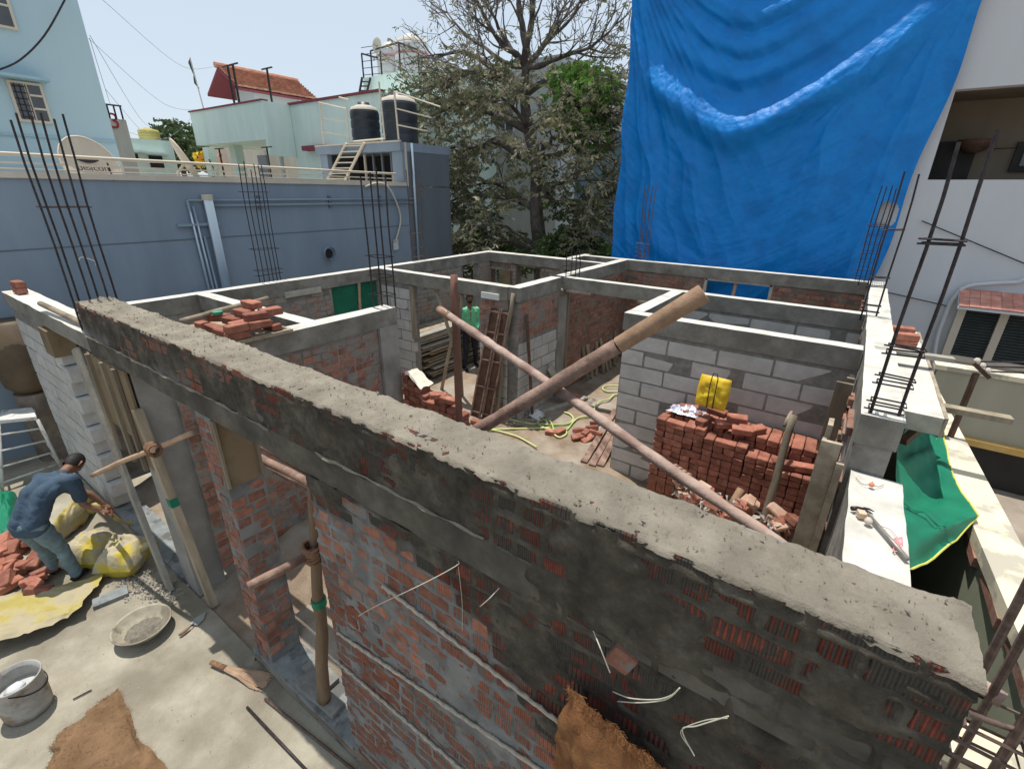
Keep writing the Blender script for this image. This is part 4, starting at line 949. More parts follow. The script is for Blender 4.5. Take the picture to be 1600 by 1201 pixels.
MB().tube([(XN+.06, 10.02, 5.05), (XN+.06, 10.02, .2)], .03, 8).build('corner_pipe', M['pipe'], t, smooth=True)
p = at_x(513, 396, XN+.03)
t = thing('round_vent', 'small round vent pipe in the grey blue wall', 'vent', p)
MB().tube([p, p+Vector((.10, 0, 0))], .15, 20, cap=False).build('ring', M['pipe'], t); MB().tube([p, p+Vector((.03, 0, 0))], .11, 16).build('hole', M['dark'], t)
# hanging pale pipe or cloth over the wall near the ladder
solo(MB().tube(smooth_path([at_x(570, 292, XN+.05), at_x(590, 286, XN+.08), at_x(606, 292, XN+.1), at_x(620, 318, XN+.1), at_x(626, 345, XN+.1), at_x(618, 378, XN+.1)]), .022, 6), 'hanging_hose', 'cream', 'pale hose hanging over the roof edge below the ladder', 'hose', smooth=True)
p = at_x(619, 382, XN+.06); P = [[(XN+.05+.03*float(fbm(i, j, 2)), p.y-.09+i*.035, p.z-.14+j*.045) for j in range(7)] for i in range(6)]
solo(MB().grid(P), 'white_scrap', 'white_wall', 'torn white scrap hanging from the pale hose on the wall', 'scrap', smooth=True)
# water tanks
M['tank'] = mat('black_tank', (.016,.020,.028), (.025,.03,.04), 2, .45, spec=.5)
def tank(label, c, r, hgt, mk, band='tank', grp=None, lid=None):
    t = thing('water_tank', label, 'water tank', c, grp)
    prof = [(0, 0), (r*.97, 0)]
    n = 4
    for i in range(n):
        a = hgt*.86*i/n; b = hgt*.86*(i+1)/n; prof += [(r*.985, a+.02), (r, a+.05), (r, b-.05), (r*.985, b-.02), (r*.95, b)]
    prof += [(r*.9, hgt*.93), (r*.42, hgt), (r*.40, hgt*1.06), (0, hgt*1.07)]
    MB().lathe(prof, c, 28).build('shell', M[mk], t, smooth=True)
    if lid: MB().lathe([(r*.955, hgt*.872), (r*.905, hgt*.937), (r*.55, hgt*.99)], c, 28).build('shoulder', M[lid], t, smooth=True)
    return t
pa = at_y(573, 217, 10.6); pb = at_y(626, 214, 10.55)
tank('left black water tank on the stair room roof', (pa.x, 10.6, 5.07), .42, 1.12, 'tank', lid='cream')
tank('right larger black water tank on the stair room roof, beside the tree', (pb.x, 10.55, 5.07), .50, 1.22, 'tank', lid='cream')
t = thing('tank_rail', 'cream metal railing frames round the black tanks', 'railing', (pa.x, 10, 5.07))
def rl(pts, r=.022): MB().tube(pts, r, 6).build('rail', M['cream_rail'], t)
for a, b in (((500, 160), (506, 226)), ((541, 168), (545, 222)), ((592, 128), (601, 218)), ((616, 143), (623, 218))): rl([at_y(*a, 9.75), at_y(*b, 9.75)], .025)
for a, b in (((498, 160), (541, 170)), ((502, 184), (542, 191)), ((504, 206), (543, 212)), ((616, 143), (688, 167)), ((620, 170), (674, 184)), ((620, 195), (668, 205))): rl([at_y(*a, 9.75), at_y(*b, 9.75)], .018)
rl([at_y(530, 152, 9.9), at_y(545, 156, 9.9)]); rl([at_y(547, 222, 9.75), at_y(600, 217, 9.75)], .03)
# satellite dishes
def dish(label, c, n, rx, txt=None, mk='cream'):
    c = Vector(c); n = Vector(n).normalized(); sx = n.cross(Vector((0, 0, 1))).normalized(); sy = sx.cross(n)
    t = thing('satellite_dish', label, 'satellite dish', c-Vector((0, 0, rx)))
    P = []
    for i in range(9):
        r = i/8; P.append([tuple(c+(sx*math.cos(a)+sy*math.sin(a)*1.06)*r*rx - n*(.16*rx*(1-r*r))) for a in np.linspace(0, 2*math.pi, 29)])
    mb = MB().grid(P); mb.build('reflector', M[mk], t, smooth=True)
    MB().tube([tuple(c+(sx*math.cos(a)+sy*math.sin(a)*1.06)*rx) for a in np.linspace(0, 2*math.pi, 29)], .012, 5, cap=False).build('rim', M['cream_rail'], t)
    MB().tube([c-sy*rx, c-sy*rx*.9+n*rx*.8, c+n*rx*.9-sy*.1], .014, 5).build('arm', M['steel'], t)
    MB().tube([c-n*.05, c-n*.2-Vector((0, 0, .1)), Vector((c.x-n.x*.2, c.y-n.y*.2, 3.99))], .03, 6).build('mast', M['cream_rail'], t)
    return t, c, n, sx, sy
dc = at_x(143, 258, -11.0); tocam = (CAM-dc).normalized()
t, c, n, sx, sy = dish('cream satellite dish with dark lettering behind the terrace rail at left', dc, (tocam.x*.8+.25, tocam.y*.8+.5, .35), .44)
MB().grid([[tuple(c+sx*(-.19+i*.035)*1+sy*(.10+(.05 if j else -.05)*math.sin(math.pi*i/10)) - n*(.05)) for j in (0, 1)] for i in range(11)]).build('swoosh_mark', mat('dark_print', (.05,.035,.05)), t)
cu = bpy.data.curves.new('lettering', 'FONT'); cu.body = 'beacon'; cu.size = .17; cu.align_x = 'CENTER'; cu.extrude = .001
fo = bpy.data.objects.new('lettering', cu); col.objects.link(fo)
dg = bpy.context.evaluated_depsgraph_get(); dg.update(); me = bpy.data.meshes.new_from_object(fo.evaluated_get(dg)); bpy.data.objects.remove(fo)
mx_ = Matrix((-sx, sy, n)).transposed().to_4x4()
if (-sx).cross(sy).dot(n) < 0: mx_ = Matrix((sx, sy, n)).transposed().to_4x4()
mx_.translation = c-sy*.10+n*.01
me.transform(Matrix.Translation(-ORG[t.name]) @ mx_); me.materials.clear(); me.materials.append(bpy.data.materials['dark_print'])
fo = bpy.data.objects.new('lettering', me); col.objects.link(fo); fo.parent = t
dc = at_x(292, 254, -11.0); dish('second satellite dish seen edge on behind the terrace rail, nearer the mint house', dc, (.25, .85, .42), .42)
# tall pale blue house far left
h = thing('tall_blue_house', 'tall pale blue house at the far left with barred windows', 'house', (-18, 2, 0))
M['pale_blue'] = pmat('pale_blue_paint', (.42,.57,.64), .95, c3=(.38,.53,.60), s3=.4, t3=.5, c3soft=.4)
bx(h, 'wall', 'pale_blue', -24, -16, -8, 5.14, -.9, 13)
bx(h, 'ledge', 'sky_blue', -16, -15.96, -8, 5.14, 4.90, 4.95)
def win(parent, X_, y0, y1, z0, z1):
    w = bx(parent, 'window', 'cream', X_, X_+.06, y0, y1, z0, z1); m_ = (y0+y1)/2
    for a, b in ((y0+.05, m_-.03), (m_+.03, y1-.05)): bx(w, 'pane', 'glass', X_+.05, X_+.066, a, b, z0+.05, z1-.05)
    g_ = MB()
    for z in np.arange(z0+.1, z1-.05, .12): g_.tube([(X_+.085, y0+.05, z), (X_+.085, m_-.02, z)], .008, 4)
    for y in np.arange(y0+.1, m_, .09): g_.tube([(X_+.085, y, z0+.05), (X_+.085, y, z1-.05)], .008, 4)
    g_.build('grille', M['steel'], w)['kind'] = 'stuff'
    for z in (z0+(z1-z0)*.33, z0+(z1-z0)*.66): bx(w, 'bar', 'cream', X_+.066, X_+.08, m_+.02, y1-.05, z, z+.04)
    return w
win(h, -16, 3.42, 4.0, 5.2, 6.0); bx(h, 'sunshade', 'sky_blue', -16, -15.6, 3.1, 4.1, 6.03, 6.09); win(h, -16, 2.9, 3.9, 6.98, 8.2)
solo(MB().tube(smooth_path([at_x(-10, 112, -15.8), at_x(30, 95, -15.7), at_x(70, 55, -15.7), at_x(104, -5, -15.8)]), .018, 5), 'sagging_cable', 'steel', 'dark cable sagging across the tall pale blue house', 'cable')
# narrow white house with a red figure
h = thing('narrow_white_house', 'narrow off white house with a small roof rail and a red figure 3', 'house', (-30, 9, 0))
p0 = at_x(171, 185, -24); p1 = at_x(196, 185, -24)
bx(h, 'wall', 'cream', -27, -24, p0.y-1.2, p1.y, -.9, p0.z)
rr = thing_rail = MB(); pr = at_x(168, 168, -23.9)
for y in np.linspace(p0.y-.4, p1.y-.1, 5): rr.tube([(-23.95, y, p0.z), (-23.95, y, p0.z+.45)], .03, 5)
rr.tube([(-23.95, p0.y-.5, p0.z+.45), (-23.95, p1.y-.05, p0.z+.45)], .03, 5); rr.build('roof_rail', M['steel'], h)
cu = bpy.data.curves.new('figure', 'FONT'); cu.body = '3'; cu.size = .75; fo = bpy.data.objects.new('figure', cu); col.objects.link(fo)
dg.update(); dg = bpy.context.evaluated_depsgraph_get(); me = bpy.data.meshes.new_from_object(fo.evaluated_get(dg)); bpy.data.objects.remove(fo)
p = at_x(172, 200, -23.97); me.transform(Matrix.Translation(Vector(p)-ORG[h.name]) @ Matrix(((0, 0, 1, 0), (1, 0, 0, 0), (0, 1, 0, 0), (0, 0, 0, 1)))); me.materials.clear(); me.materials.append(mat('red_print', (.45,.05,.05)))
fo = bpy.data.objects.new('figure', me); col.objects.link(fo); fo.parent = h
# low mint houses beyond
h = thing('low_mint_house', 'low pale mint house far off with two dark windows and sunshades', 'house', (-30, 12, 0))
a = at_x(190, 217, -28); b = at_x(265, 207, -28); 
bx(h, 'wall', 'mint', -34, -28, a.y, b.y, -.9, a.z-.1); bx(h, 'parapet', 'mint', -28.6, -27.99, a.y, b.y, a.z-.1, a.z+.06)
for (x0_, y0_, x1_, y1_) in ((207, 240, 218, 252), (232, 243, 258, 263)):
    p = at_x(x0_, y0_, -27.95); q = at_x(x1_, y1_, -27.95); w = bx(h, 'window', 'dark', -28.1, -27.97, p.y, q.y, q.z, p.z); bx(h, 'sunshade', 'mint', -28, -27.6, p.y-.2, q.y+.2, p.z+.05, p.z+.12)
M['ochre_tank'] = mat('ochre_tank', (.42,.34,.12), (.5,.42,.17), 4)
a = at_x(224, 212, -30); tank('small yellow water tank on the low mint house', (-30, at_x(234, 215, -30).y, at_x(234, 221, -30).z), .45, .55, 'ochre_tank')
h = thing('far_beige_house', 'small beige house seen under the mint house balcony', 'house', (-36, 17, 0))
p = at_y(388, 245, 18); bx(h, 'wall', 'cream', p.x-5, p.x+2, 18, 22, -.9, p.z+1.3); bx(h, 'parapet', 'maroon', p.x-5.1, p.x+2.1, 17.9, 18, p.z+1.0, p.z+1.2)
for i, (px, py, mk_) in enumerate(((318, 250, 'yellow'), (331, 246, 'orange'))):
    q = at_y(px, py, 17); bb = thing('flower_bush', ('yellow', 'orange')[i]+' flowering bush left of the mint house pillar', 'bush', (q.x, 17, q.z-1)); mb = MB()
    for k in range(60):
        c = Vector((q.x+rg.gauss(0, .25), 17+rg.gauss(0, .3), q.z+rg.gauss(0, .25))); u = Vector((rg.gauss(0, 1), rg.gauss(0, 1), rg.gauss(0, 1))).normalized()*.12; v = u.orthogonal()
        mb.add([c-u, c+v, c+u, c-v], [(0, 1, 2, 3)])
    mb.build('foliage', M[mk_], bb)
# mint house with tiled roof
h = thing('mint_house', 'mint green house with a maroon edged parapet and a red tiled roof room', 'house', (-24, 13, 0))
YM = 12.0
A_ = at_y(296, 175, YM); B_ = at_y(405, 159, YM); zp = (A_.z+B_.z)/2; zb_ = at_y(325, 226, YM).z; 
xl, xm = A_.x, B_.x; C_ = at_y(561, 148, YM+1.2); xr_ = C_.x+1.2
bx(h, 'balcony_parapet', 'mint', xl, xm, YM, YM+.2, zb_, zp); bx(h, 'balcony_parapet', 'mint', xl, xl+.2, YM+.2, YM+6, zb_, zp); bx(h, 'balcony_parapet', 'mint', xm, xm+.2, YM, YM+1.18, zb_-.6, zp)
bx(h, 'slab', 'mint', xl+.1, xm+.1, YM+.21, YM+6, zb_+.02, zb_+.3)
bx(h, 'parapet_cap', 'maroon', xl-.05, xm+.2, YM-.05, YM+.25, zp+.002, zp+.06)
bx(h, 'wall', 'mint', xm+.1, xr_, YM+1.2, YM+9, -.9, zp-.02); bx(h, 'parapet_cap', 'maroon', xm+.15, xr_, YM+1.12, YM+1.4, zp-.015, zp+.06)
bx(h, 'back_wall', 'mint', xl+3.2, xm+.1, YM+5.2, YM+9, -.9, zb_)
for px in (330, 372): q = at_y(px, 250, YM+1.0); bx(h, 'pillar', 'mint', q.x-.25, q.x+.25, YM+.8, YM+1.2, -.9, zb_+.02)
q = at_y(434, 205, YM+1.1); MB().tube([(q.x, YM+1.08, at_y(441, 197, YM+1.1).z), (q.x-.1, YM+1.08, 0)], .09, 8).build('pipe', M['white_wall'], h)
a = at_y(420, 245, YM+5.2); bx(h, 'door', 'glass', a.x-1.2, a.x-.2, YM+5.14, YM+5.2, 0, a.z+.1)
bx(h, 'ledge', 'maroon', xl+1.5, xm, YM+5.0, YM+5.2, at_y(380, 240, YM+5).z-.1, at_y(380, 240, YM+5).z+.08)
a = at_y(478, 233, YM+1.1); bx(h, 'ledge', 'maroon', a.x, a.x+1.6, YM+.9, YM+1.2, a.z-.08, a.z+.1)
for (px, py) in ((265, 240), (420, 240)): pass
# roof room: ridge along Y, gable towards the site
YG = YM+2.2
ap, el, er = at_y(339, 104, YG), at_y(323, 142, YG), at_y(373, 140, YG); ze = (el.z+er.z)/2; el.z = er.z = ze
fa = at_x(468, 131, ap.x); fe = at_x(493, 155, er.x); yl = (fa.y+fe.y)/2
M['tile_red'] = mat('roof_tile', (.40,.185,.125), (.50,.27,.19), 3, .8, .004, 40, rnd=.2)
rf = thing('tiled_roof', 'orange red tiled pitched roof on top of the mint house', 'roof', (ap.x, YG, ze))
bx(h, 'roof_room', 'white_wall', el.x+1.0, er.x-.5, YG+1.0, yl-.8, zp-.8, ze+.25)
for e_ in (el, er):
    q0, q1, q2, q3 = Vector((e_.x, YG, ze)), Vector((e_.x, yl, ze)), Vector((ap.x, yl, ap.z)), Vector((ap.x, YG, ap.z)); dn = Vector((0, 0, -.14)); d2 = Vector((0, 0, -.03))
    MB().hexa([q0+dn, q1+dn, q2+dn, q3+dn, q0+d2, q1+d2, q2+d2, q3+d2]).build('slope', M['maroon'], rf)
e0 = Vector((er.x, YG, ze)); up_ = Vector((ap.x-er.x, 0, ap.z-ze)); LU = up_.length; up_.normalize(); al = Vector((0, 1, 0)); nn = al.cross(up_); nn = nn if nn.z > 0 else -nn
nr = 9; nc = 30; th_ = LU/nr; tw = (yl-YG)/nc
tile_me = fixn(MB().hexa([(-tw*.48, 0, .03), (tw*.48, 0, .03), (tw*.48, th_*1.1, 0), (-tw*.48, th_*1.1, 0), (-tw*.48, 0, .12), (tw*.48, 0, .12), (tw*.48, th_*1.1, .03), (-tw*.48, th_*1.1, .03)]).mesh('roof_tile', M['tile_red']))
Rm = Matrix((al, up_, nn)).transposed()
if Rm.determinant() < 0: Rm = Matrix((-al, up_, nn)).transposed()
for i in range(nr):
    for k in range(nc):
        p = e0+up_*(th_*i)+al*(tw*(k+.5))+nn*rg.uniform(0, .02); inst('roof_tile', tile_me, p, Rm.to_euler(), rf)
MB().tube([(ap.x, YG-.1, ap.z+.06), (ap.x, yl, ap.z+.06)], .14, 8).build('ridge', M['tile_red'], rf)
for px in (366, 374, 425): 
    a = at_y(px, 160, YM+.1 if px < 400 else YM+1.25); solo(MB().tube([(a.x, a.y, zp+.05), (a.x, a.y, zp+1.45)], .05, 6).beam((a.x-.4, a.y, zp+1.45), (a.x+.4, a.y, zp+1.45), .05, .05), 'clothes_post', 'steel', {366: 'left dark post of two close together', 374: 'right dark post of two close together', 425: 'dark T shaped post standing alone'}[px]+' on the mint house parapet', 'post')
a = at_y(317, 168, YM+.1); f = thing('flag', 'small dark flag on a pole on the mint house parapet', 'flag', (a.x, YM+.1, zp+.06))
MB().tube([(a.x+.05, YM+.1, zp+.06), (a.x-.25, YM+.1, zp+2.1)], .025, 5).build('pole', M['cream'], f); MB().grid([[(a.x-.25-.0*i+j*.03, YM+.1+.05*math.sin(i), zp+2.1-i*.2+j*.02-.0) if j == 0 else (a.x-.25-.32*(1-i/5)+i*.05, YM+.12, zp+1.95-i*.22) for j in (0, 1)] for i in range(6)]).build('cloth', mat('dark_green_cloth', (.05,.09,.08)), f)
for k, (px, zz, yy) in enumerate(((346, 3.99, 8.6), (421, 3.99, 8.6))):
    pass
for i, (px, py) in enumerate(((265, 0), (0, 0))): pass
for i, (a, b, lab) in enumerate((((348, 232), (350, 272), 'left'), ((418, 230), (424, 276), 'right'))):
    p = at_y(*a, 9.3); q = at_y(*b, 9.3)
    solo(MB().tube([(q.x, 9.3, 3.99), (q.x, 9.3, p.z)], .03, 6).beam((q.x-.3, 9.3, p.z), (q.x+.3, 9.3, p.z), .04, .03), 'line_post', 'steel', lab+' dark T shaped line post on the terrace before the mint house', 'post')
# water tower behind the tanks
h = thing('tank_tower', 'mint concrete platform with dark rails carrying the two white tanks', 'tower', (-17.5, 17, 0))
q = at_y(640, 110, 16); zt2 = at_y(590, 118, 16).z; a = at_y(567, 122, 16); b = at_y(623, 112, 16); c = at_y(668, 122, 16)
bx(h, 'platform', 'mint', a.x, b.x+.5, 16, 18.5, zt2-.55, zt2); bx(h, 'platform', 'mint', b.x+.5, c.x+1, 16.4, 18.5, zt2-1.0, zt2-.05)
MB().add([(a.x+.4, 16.2, zt2-.55), (b.x+.4, 16.2, zt2-.55), (b.x+.4, 18.3, zt2-.55), (a.x+.4, 18.3, zt2-.55), (a.x+1.2, 16.8, zt2-1.8), (b.x-.2, 16.8, zt2-1.8), (b.x-.2, 18, zt2-1.8), (a.x+1.2, 18, zt2-1.8)], [(0,1,5,4),(1,2,6,5),(2,3,7,6),(3,0,4,7),(4,5,6,7)]).build('support', M['mint'], h)
bx(h, 'shaft', 'mint', a.x+1.0, b.x, 16.9, 18, -.9, zt2-1.5)
def trl(pts, r=.035): MB().tube(pts, r, 5).build('rail', M['steel'], h)
zt3 = zt2
P_ = [at_y(565, 84, 16), at_y(579, 80, 16), at_y(623, 67, 16), at_y(653, 78, 16.6)]
for p in (P_[0], P_[1], at_y(594, 80, 16), P_[2], P_[3]): trl([(p.x, p.y, zt3), (p.x, p.y, p.z)])
trl([P_[1], P_[2], P_[3]]); trl([P_[0], at_y(590, 91, 16)])
for k in range(5): trl([(P_[0].x, 16, zt3+.25*k+.1), (P_[1].x+.5, 16.0, zt3+.25*k+.05)], .014)
for a_, b_ in (((566, 121), (561, 149)), ((579, 122), (572, 150))): trl([at_y(*a_, 15.8), at_y(*b_, 15.8)], .05)
for k in range(3): trl([at_y(565-k*2, 128+k*7, 15.8), at_y(578-k*2, 128+k*7, 15.8)], .03)
M['white_tank'] = mat('white_tank', (.55,.54,.55), (.66,.65,.66), 2, .5, c3=(.52,.36,.36), s3=3, t3=.68)
for i, (px, r, hh) in enumerate(((607, .62, 1.35), (640, .72, 1.75))):
    p = at_y(px, 115, 17); tk = tank(('smaller left', 'taller right')[i]+' white water tank with faded red lettering on the mint tower', (p.x, 17.2, zt2-.3*i), r, hh, 'white_tank', lid='cream')
    MB().lathe([(r*1.006, hh*.62), (r*1.006, hh*.68)], (p.x, 17.2, zt2-.3*i), 28).build('red_band', mat('faded_red', (.5,.2,.22), (.62,.42,.42), 6), tk)
p = at_y(591, 72, 16); dd = thing('small_dish', 'small grey round dish on a post of the tank tower', 'dish', p); MB().lathe([(0, 0), (.2, .02), (.28, .07)], (0, 0, 0), 16).xf(Matrix.Translation(p) @ Matrix.Rotation(math.pi/2, 4, 'X')).build('bowl', M['cream'], dd)
# pale house behind the tree, light blue house right of it
h = thing('pale_house', 'pale grey white house half hidden behind the big tree', 'house', (-15, 21, 0))
a, b = at_y(690, 115, 20), at_y(878, 110, 20); bx(h, 'wall', pmat('pale_house_paint', (.46,.46,.44), .85), a.x-1, b.x, 20, 28, -.9, a.z)
for px, py, w_, hh in ((757, 195, .5, .9), (725, 300, .8, 1.0), (850, 300, .7, 1.0), (790, 190, .5, .9)):
    p = at_y(px, py, 19.97); w = bx(h, 'window', 'white_wall', p.x-w_, p.x+w_, 19.95, 20.0, p.z-hh/2, p.z+hh/2); bx(w, 'pane', 'glass', p.x-w_+.08, p.x-.04, 19.93, 19.96, p.z-hh/2+.08, p.z+hh/2-.08); bx(w, 'pane', 'glass', p.x+.04, p.x+w_-.08, 19.93, 19.96, p.z-hh/2+.08, p.z+hh/2-.08)
h = thing('light_blue_house', 'light blue house between the big tree and the tarpaulin', 'house', (-7.5, 18, 0))
a, b = at_y(902, 215, 16.5), at_y(975, 205, 16.5); bx(h, 'wall', 'sky_blue', a.x, b.x+2, 16.5, 24, -.9, a.z-.3); bx(h, 'corner_room', 'sky_blue', b.x-.6, b.x+2, 16.45, 20, a.z-.3, a.z+.1)
bx(h, 'ledge', 'white_wall', a.x-.05, b.x+2, 16.4, 16.49, 3.1, 3.25)
# ---------------------------------------------------------------- white house on the right and the tarpaulin
YW = 12.4
h = thing('white_house', 'large white house on the right with a shaded balcony opening', 'house', (3, 13, 0))
wl = MB()
z0_, z1_ = at_y(1450, 281, YW).z, at_y(1495, 140, YW).z; xo = at_y(1470, 215, YW).x
for u0, u1, p, q in cut_rects(-4.4, 9, -.9, 13, [(xo, 7.5, z0_, z1_)]): wl.box(u0, u1, YW, YW+.25, p, q)
wl.build('wall', M['white_wall'], h); bx(h, 'side_wall', 'white_wall', -4.4, -4.2, YW+.252, 22, -.9, 13)
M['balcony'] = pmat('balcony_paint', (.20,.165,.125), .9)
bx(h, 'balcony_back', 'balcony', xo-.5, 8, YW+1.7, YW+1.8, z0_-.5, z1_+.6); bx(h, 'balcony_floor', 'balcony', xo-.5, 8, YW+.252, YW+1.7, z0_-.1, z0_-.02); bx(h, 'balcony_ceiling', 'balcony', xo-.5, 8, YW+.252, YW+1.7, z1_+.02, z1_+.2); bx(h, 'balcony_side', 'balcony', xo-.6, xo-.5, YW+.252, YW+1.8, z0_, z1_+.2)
def wy2(px, py, d=1.65): return at_y(px, py, YW+d)
a, b = wy2(1462, 222), wy2(1510, 280); w = bx(h, 'window', 'dark', a.x, b.x, YW+1.62, YW+1.70, b.z, a.z)
a, b = wy2(1592, 222), wy2(1640, 268); w = bx(h, 'window', 'dark', a.x, b.x, YW+1.62, YW+1.70, b.z, a.z); bx(w, 'pane', 'glass', a.x+.12, b.x, YW+1.6, YW+1.63, b.z+.1, a.z-.1)
a = wy2(1528, 216, 1.3); MB().lathe([(0, -.25), (.16, -.2), (.27, -.07), (.3, 0), (.0, .01)], (a.x, YW+1.3, a.z-.03), 20).build('hanging_basket', M['wood_dark'], h, smooth=True)
MB().tube([wy2(1548, 233, 1.5), wy2(1592, 231, 1.5)], .008, 5).build('bolt', M['steel'], h)
# bay window with louvres and tiled awning
w = thing('louvre_window', 'wide cream window with dark louvred shutters under the small tiled awning', 'window', (3, YW-.1, 1))
zt_, zb2 = 1.93, 1.02; xw = at_y(1500, 482, YW-.15).x-.02
bx(w, 'frame', 'cream', xw, xw+3.2, YW-.16, YW-.002, zb2-.1, zb2); bx(w, 'frame', 'cream', xw, xw+3.2, YW-.16, YW-.002, zt_, zt_+.08)
for i in range(5):
    x = xw+i*.60; bx(w, 'frame', 'cream', x, x+.12, YW-.16, YW-.002, zb2+.001, zt_-.001)
    p = bx(w, 'shutter', 'dark', x+.125, x+.595, YW-.08, YW-.004, zb2+.001, zt_-.001)
    for z in np.arange(zb2+.03, zt_-.03, .055): MB().hexa([(x+.13, YW-.12, z), (x+.59, YW-.12, z), (x+.59, YW-.08, z+.03), (x+.13, YW-.08, z+.03), (x+.13, YW-.12, z+.008), (x+.59, YW-.12, z+.008), (x+.59, YW-.08, z+.038), (x+.13, YW-.08, z+.038)]).build('slat', M['louvre'] if 'louvre' in M else M.setdefault('louvre', mat('louvre', (.05,.06,.06), (.07,.08,.08), 5, .5)), p)
aw = thing('tiled_awning', 'small red tiled awning over the louvred window', 'awning', (3, YW-.3, 2))
small_tile = fixn(MB().hexa([(-.07, 0, 0), (.07, 0, 0), (.07, .14, 0), (-.07, .14, 0), (-.07, 0, .02), (.07, 0, .02), (.07, .14, .008), (-.07, .14, .008)]).mesh('tile', mat('awning_tile', (.46,.19,.14), (.58,.29,.23), 6, .8, rnd=.12)))
for r in range(4):
    for i in range(20): inst('tile', small_tile, (xw+.0+i*.145, YW-.56+r*.125, 2.03+r*.062+rg.uniform(0, .006)), (.52, 0, 0), aw)
MB().hexa([(xw-.08, YW-.56, 1.98), (xw+3, YW-.56, 1.98), (xw+3, YW-.01, 2.26), (xw-.08, YW-.01, 2.26), (xw-.08, YW-.56, 2.02), (xw+3, YW-.56, 2.02), (xw+3, YW-.01, 2.30), (xw-.08, YW-.01, 2.30)]).build('slab', M['white_wall'], aw)
solo(MB().tube(smooth_path([at_y(1452, 640, YW-.1), at_y(1462, 540, YW-.1), at_y(1476, 495, YW-.1), at_y(1490, 466, YW-.1), at_y(1510, 448, YW-.1), at_y(1550, 443, YW-.1), at_y(1588, 441, YW-.1), at_y(1600, 437, YW-.1), at_y(1640, 430, YW-.1)]), .035, 8), 'bent_pipe', 'white_wall', 'white pipe bending over the tiled awning and down the wall', 'pipe', smooth=True)
for a, b, lab in (((1040+400, 345), (1640, 428), 'upper thin cable sagging across the white wall'), ((1380, 455), (1480, 478), 'lower short thin cable on the white wall above the awning')):
    solo(MB().tube([at_y(*a, YW-.05), at_y(*b, YW-.05)], .010, 5), 'thin_cable', 'steel', lab, 'cable')
# tarpaulin
M['tarp'] = mat('blue_tarp', (.0005,.185,.56), (.001,.22,.64), 3, .40, .010, 18, spec=.28, c3=(.0005,.165,.51), s3=1.5, coords='World')
nu, nv = 300, 380
Lt, Lb = at_y(986, -40, 11.95), at_y(950, 402, 11.95); Rt, Rb = at_y(1556, -40, 11.95), at_y(1362, 447, 11.95)
zT, zB = 8.6, .6
U = np.linspace(0, 1, nu)[:, None]*np.ones((1, nv)); V = np.linspace(0, 1, nv)[None, :]*np.ones((nu, 1)); Zg = zB+(zT-zB)*V
xL = Lb.x+(Lt.x-Lb.x)*(Zg-Lb.z)/(Lt.z-Lb.z); xR = Rb.x+(Rt.x-Rb.x)*(Zg-Rb.z)/(Rt.z-Rb.z)
xL = xL+.03*np.sin(Zg*3.1); xR = xR+.04*np.sin(Zg*2.3+1)
Xg = xL+(xR-xL)*U
A_ = np.abs(U-.43)
S_ = Zg-np.where(U < .43, 6.2, 4.9)*A_**1.45            # folds hang in V and U shapes from the two upper corners
w1 = fbm(U*2.4, Zg*.7, 3, 3)*.5
edge_ = np.clip(np.minimum(U, 1-U)*7, 0, 1)
def shelf(s0, up, dn, amp, wid=9.):       # slopes out going down from s0+up to s0, then tucks back under
    s = S_+w1*.18; f = np.where(s > s0, np.clip(1-(s-s0)/up, 0, 1), np.clip(1-(s0-s)/dn, 0, 1)); f = f*f*(3-2*f)
    return amp*f*np.exp(-(A_*2/wid)**2)
Dd = shelf(5.05, .75, .45, .30, 1.15)*edge_
for s0, up, dn, am, wd in ((6.05, .5, .25, .13, .6), (6.55, .45, .22, .13, .55), (7.1, .5, .25, .14, .5), (7.6, .4, .2, .12, .5), (2.0, .6, .35, .12, .42), (1.2, .6, .3, .06, .6)): Dd = Dd+shelf(s0, up, dn, am, wd)*edge_
Dd = Dd+.16*np.clip((8-Zg)/8, 0, 1)*edge_
below = np.clip((5.35-S_)*1.6, 0, 1)
aR = np.arctan2(9.2-Zg, (1.04-U)*5.6); rR = np.hypot(9.2-Zg, (1.04-U)*5.6); aL = np.arctan2(9.2-Zg, (U+.05)*5.6); rL = np.hypot(9.2-Zg, (U+.05)*5.6)
def fold(a, k, sh): f = np.abs(np.sin(a*k+sh)); return 1-f**.7
wR = np.clip((U-.30)*2.2, 0, 1); wL = np.clip((.62-U)*2.0, 0, 1)
Dd = Dd+.10*wR*fold(aR, 13, fbm(aR*3, rR*.35, 3, 61)*2.0)*np.clip(rR*.25, .15, 1)*np.maximum(below, np.clip((U-.82)*8, 0, 1))
Dd = Dd+.045*wR*fold(aR, 31, fbm(aR*5, rR*.5, 3, 62)*2.6)*below
Dd = Dd+.12*wL*fold(aL, 21, fbm(aL*4, rL*.3, 3, 63)*2.2)*np.clip(rL*.25, .2, 1)*np.maximum(below, np.clip((.16-U)*9, 0, 1))
Dd = Dd+.045*wL*fold(aL, 47, fbm(aL*6, rL*.5, 3, 64)*2.5)
Dd = Dd+fbm(U*3.5, S_*1.6, 4, 33)*.035*np.clip((U-.08)*6, 0, 1)+fbm(U*9+S_*.6, S_*9, 4, 35)*.012+fbm(U*11+V*3, V*17, 5, 12)*.022+np.abs(fbm(U*30+V*9, V*26-U*8, 3, 15))*.010*(1+1.6*np.exp(-((S_-5.3)/.5)**2))
Pg = np.stack([Xg, 12.22-Dd, Zg], -1)
hc = at_y(1386, 336, 11.9); hole = ((Xg-hc.x)/.17)**2+((Zg-hc.z)/.25)**2 < 1+.25*np.sin(U*160)
tp = MB(); tp.v = [tuple(p) for p in Pg.reshape(-1, 3)]
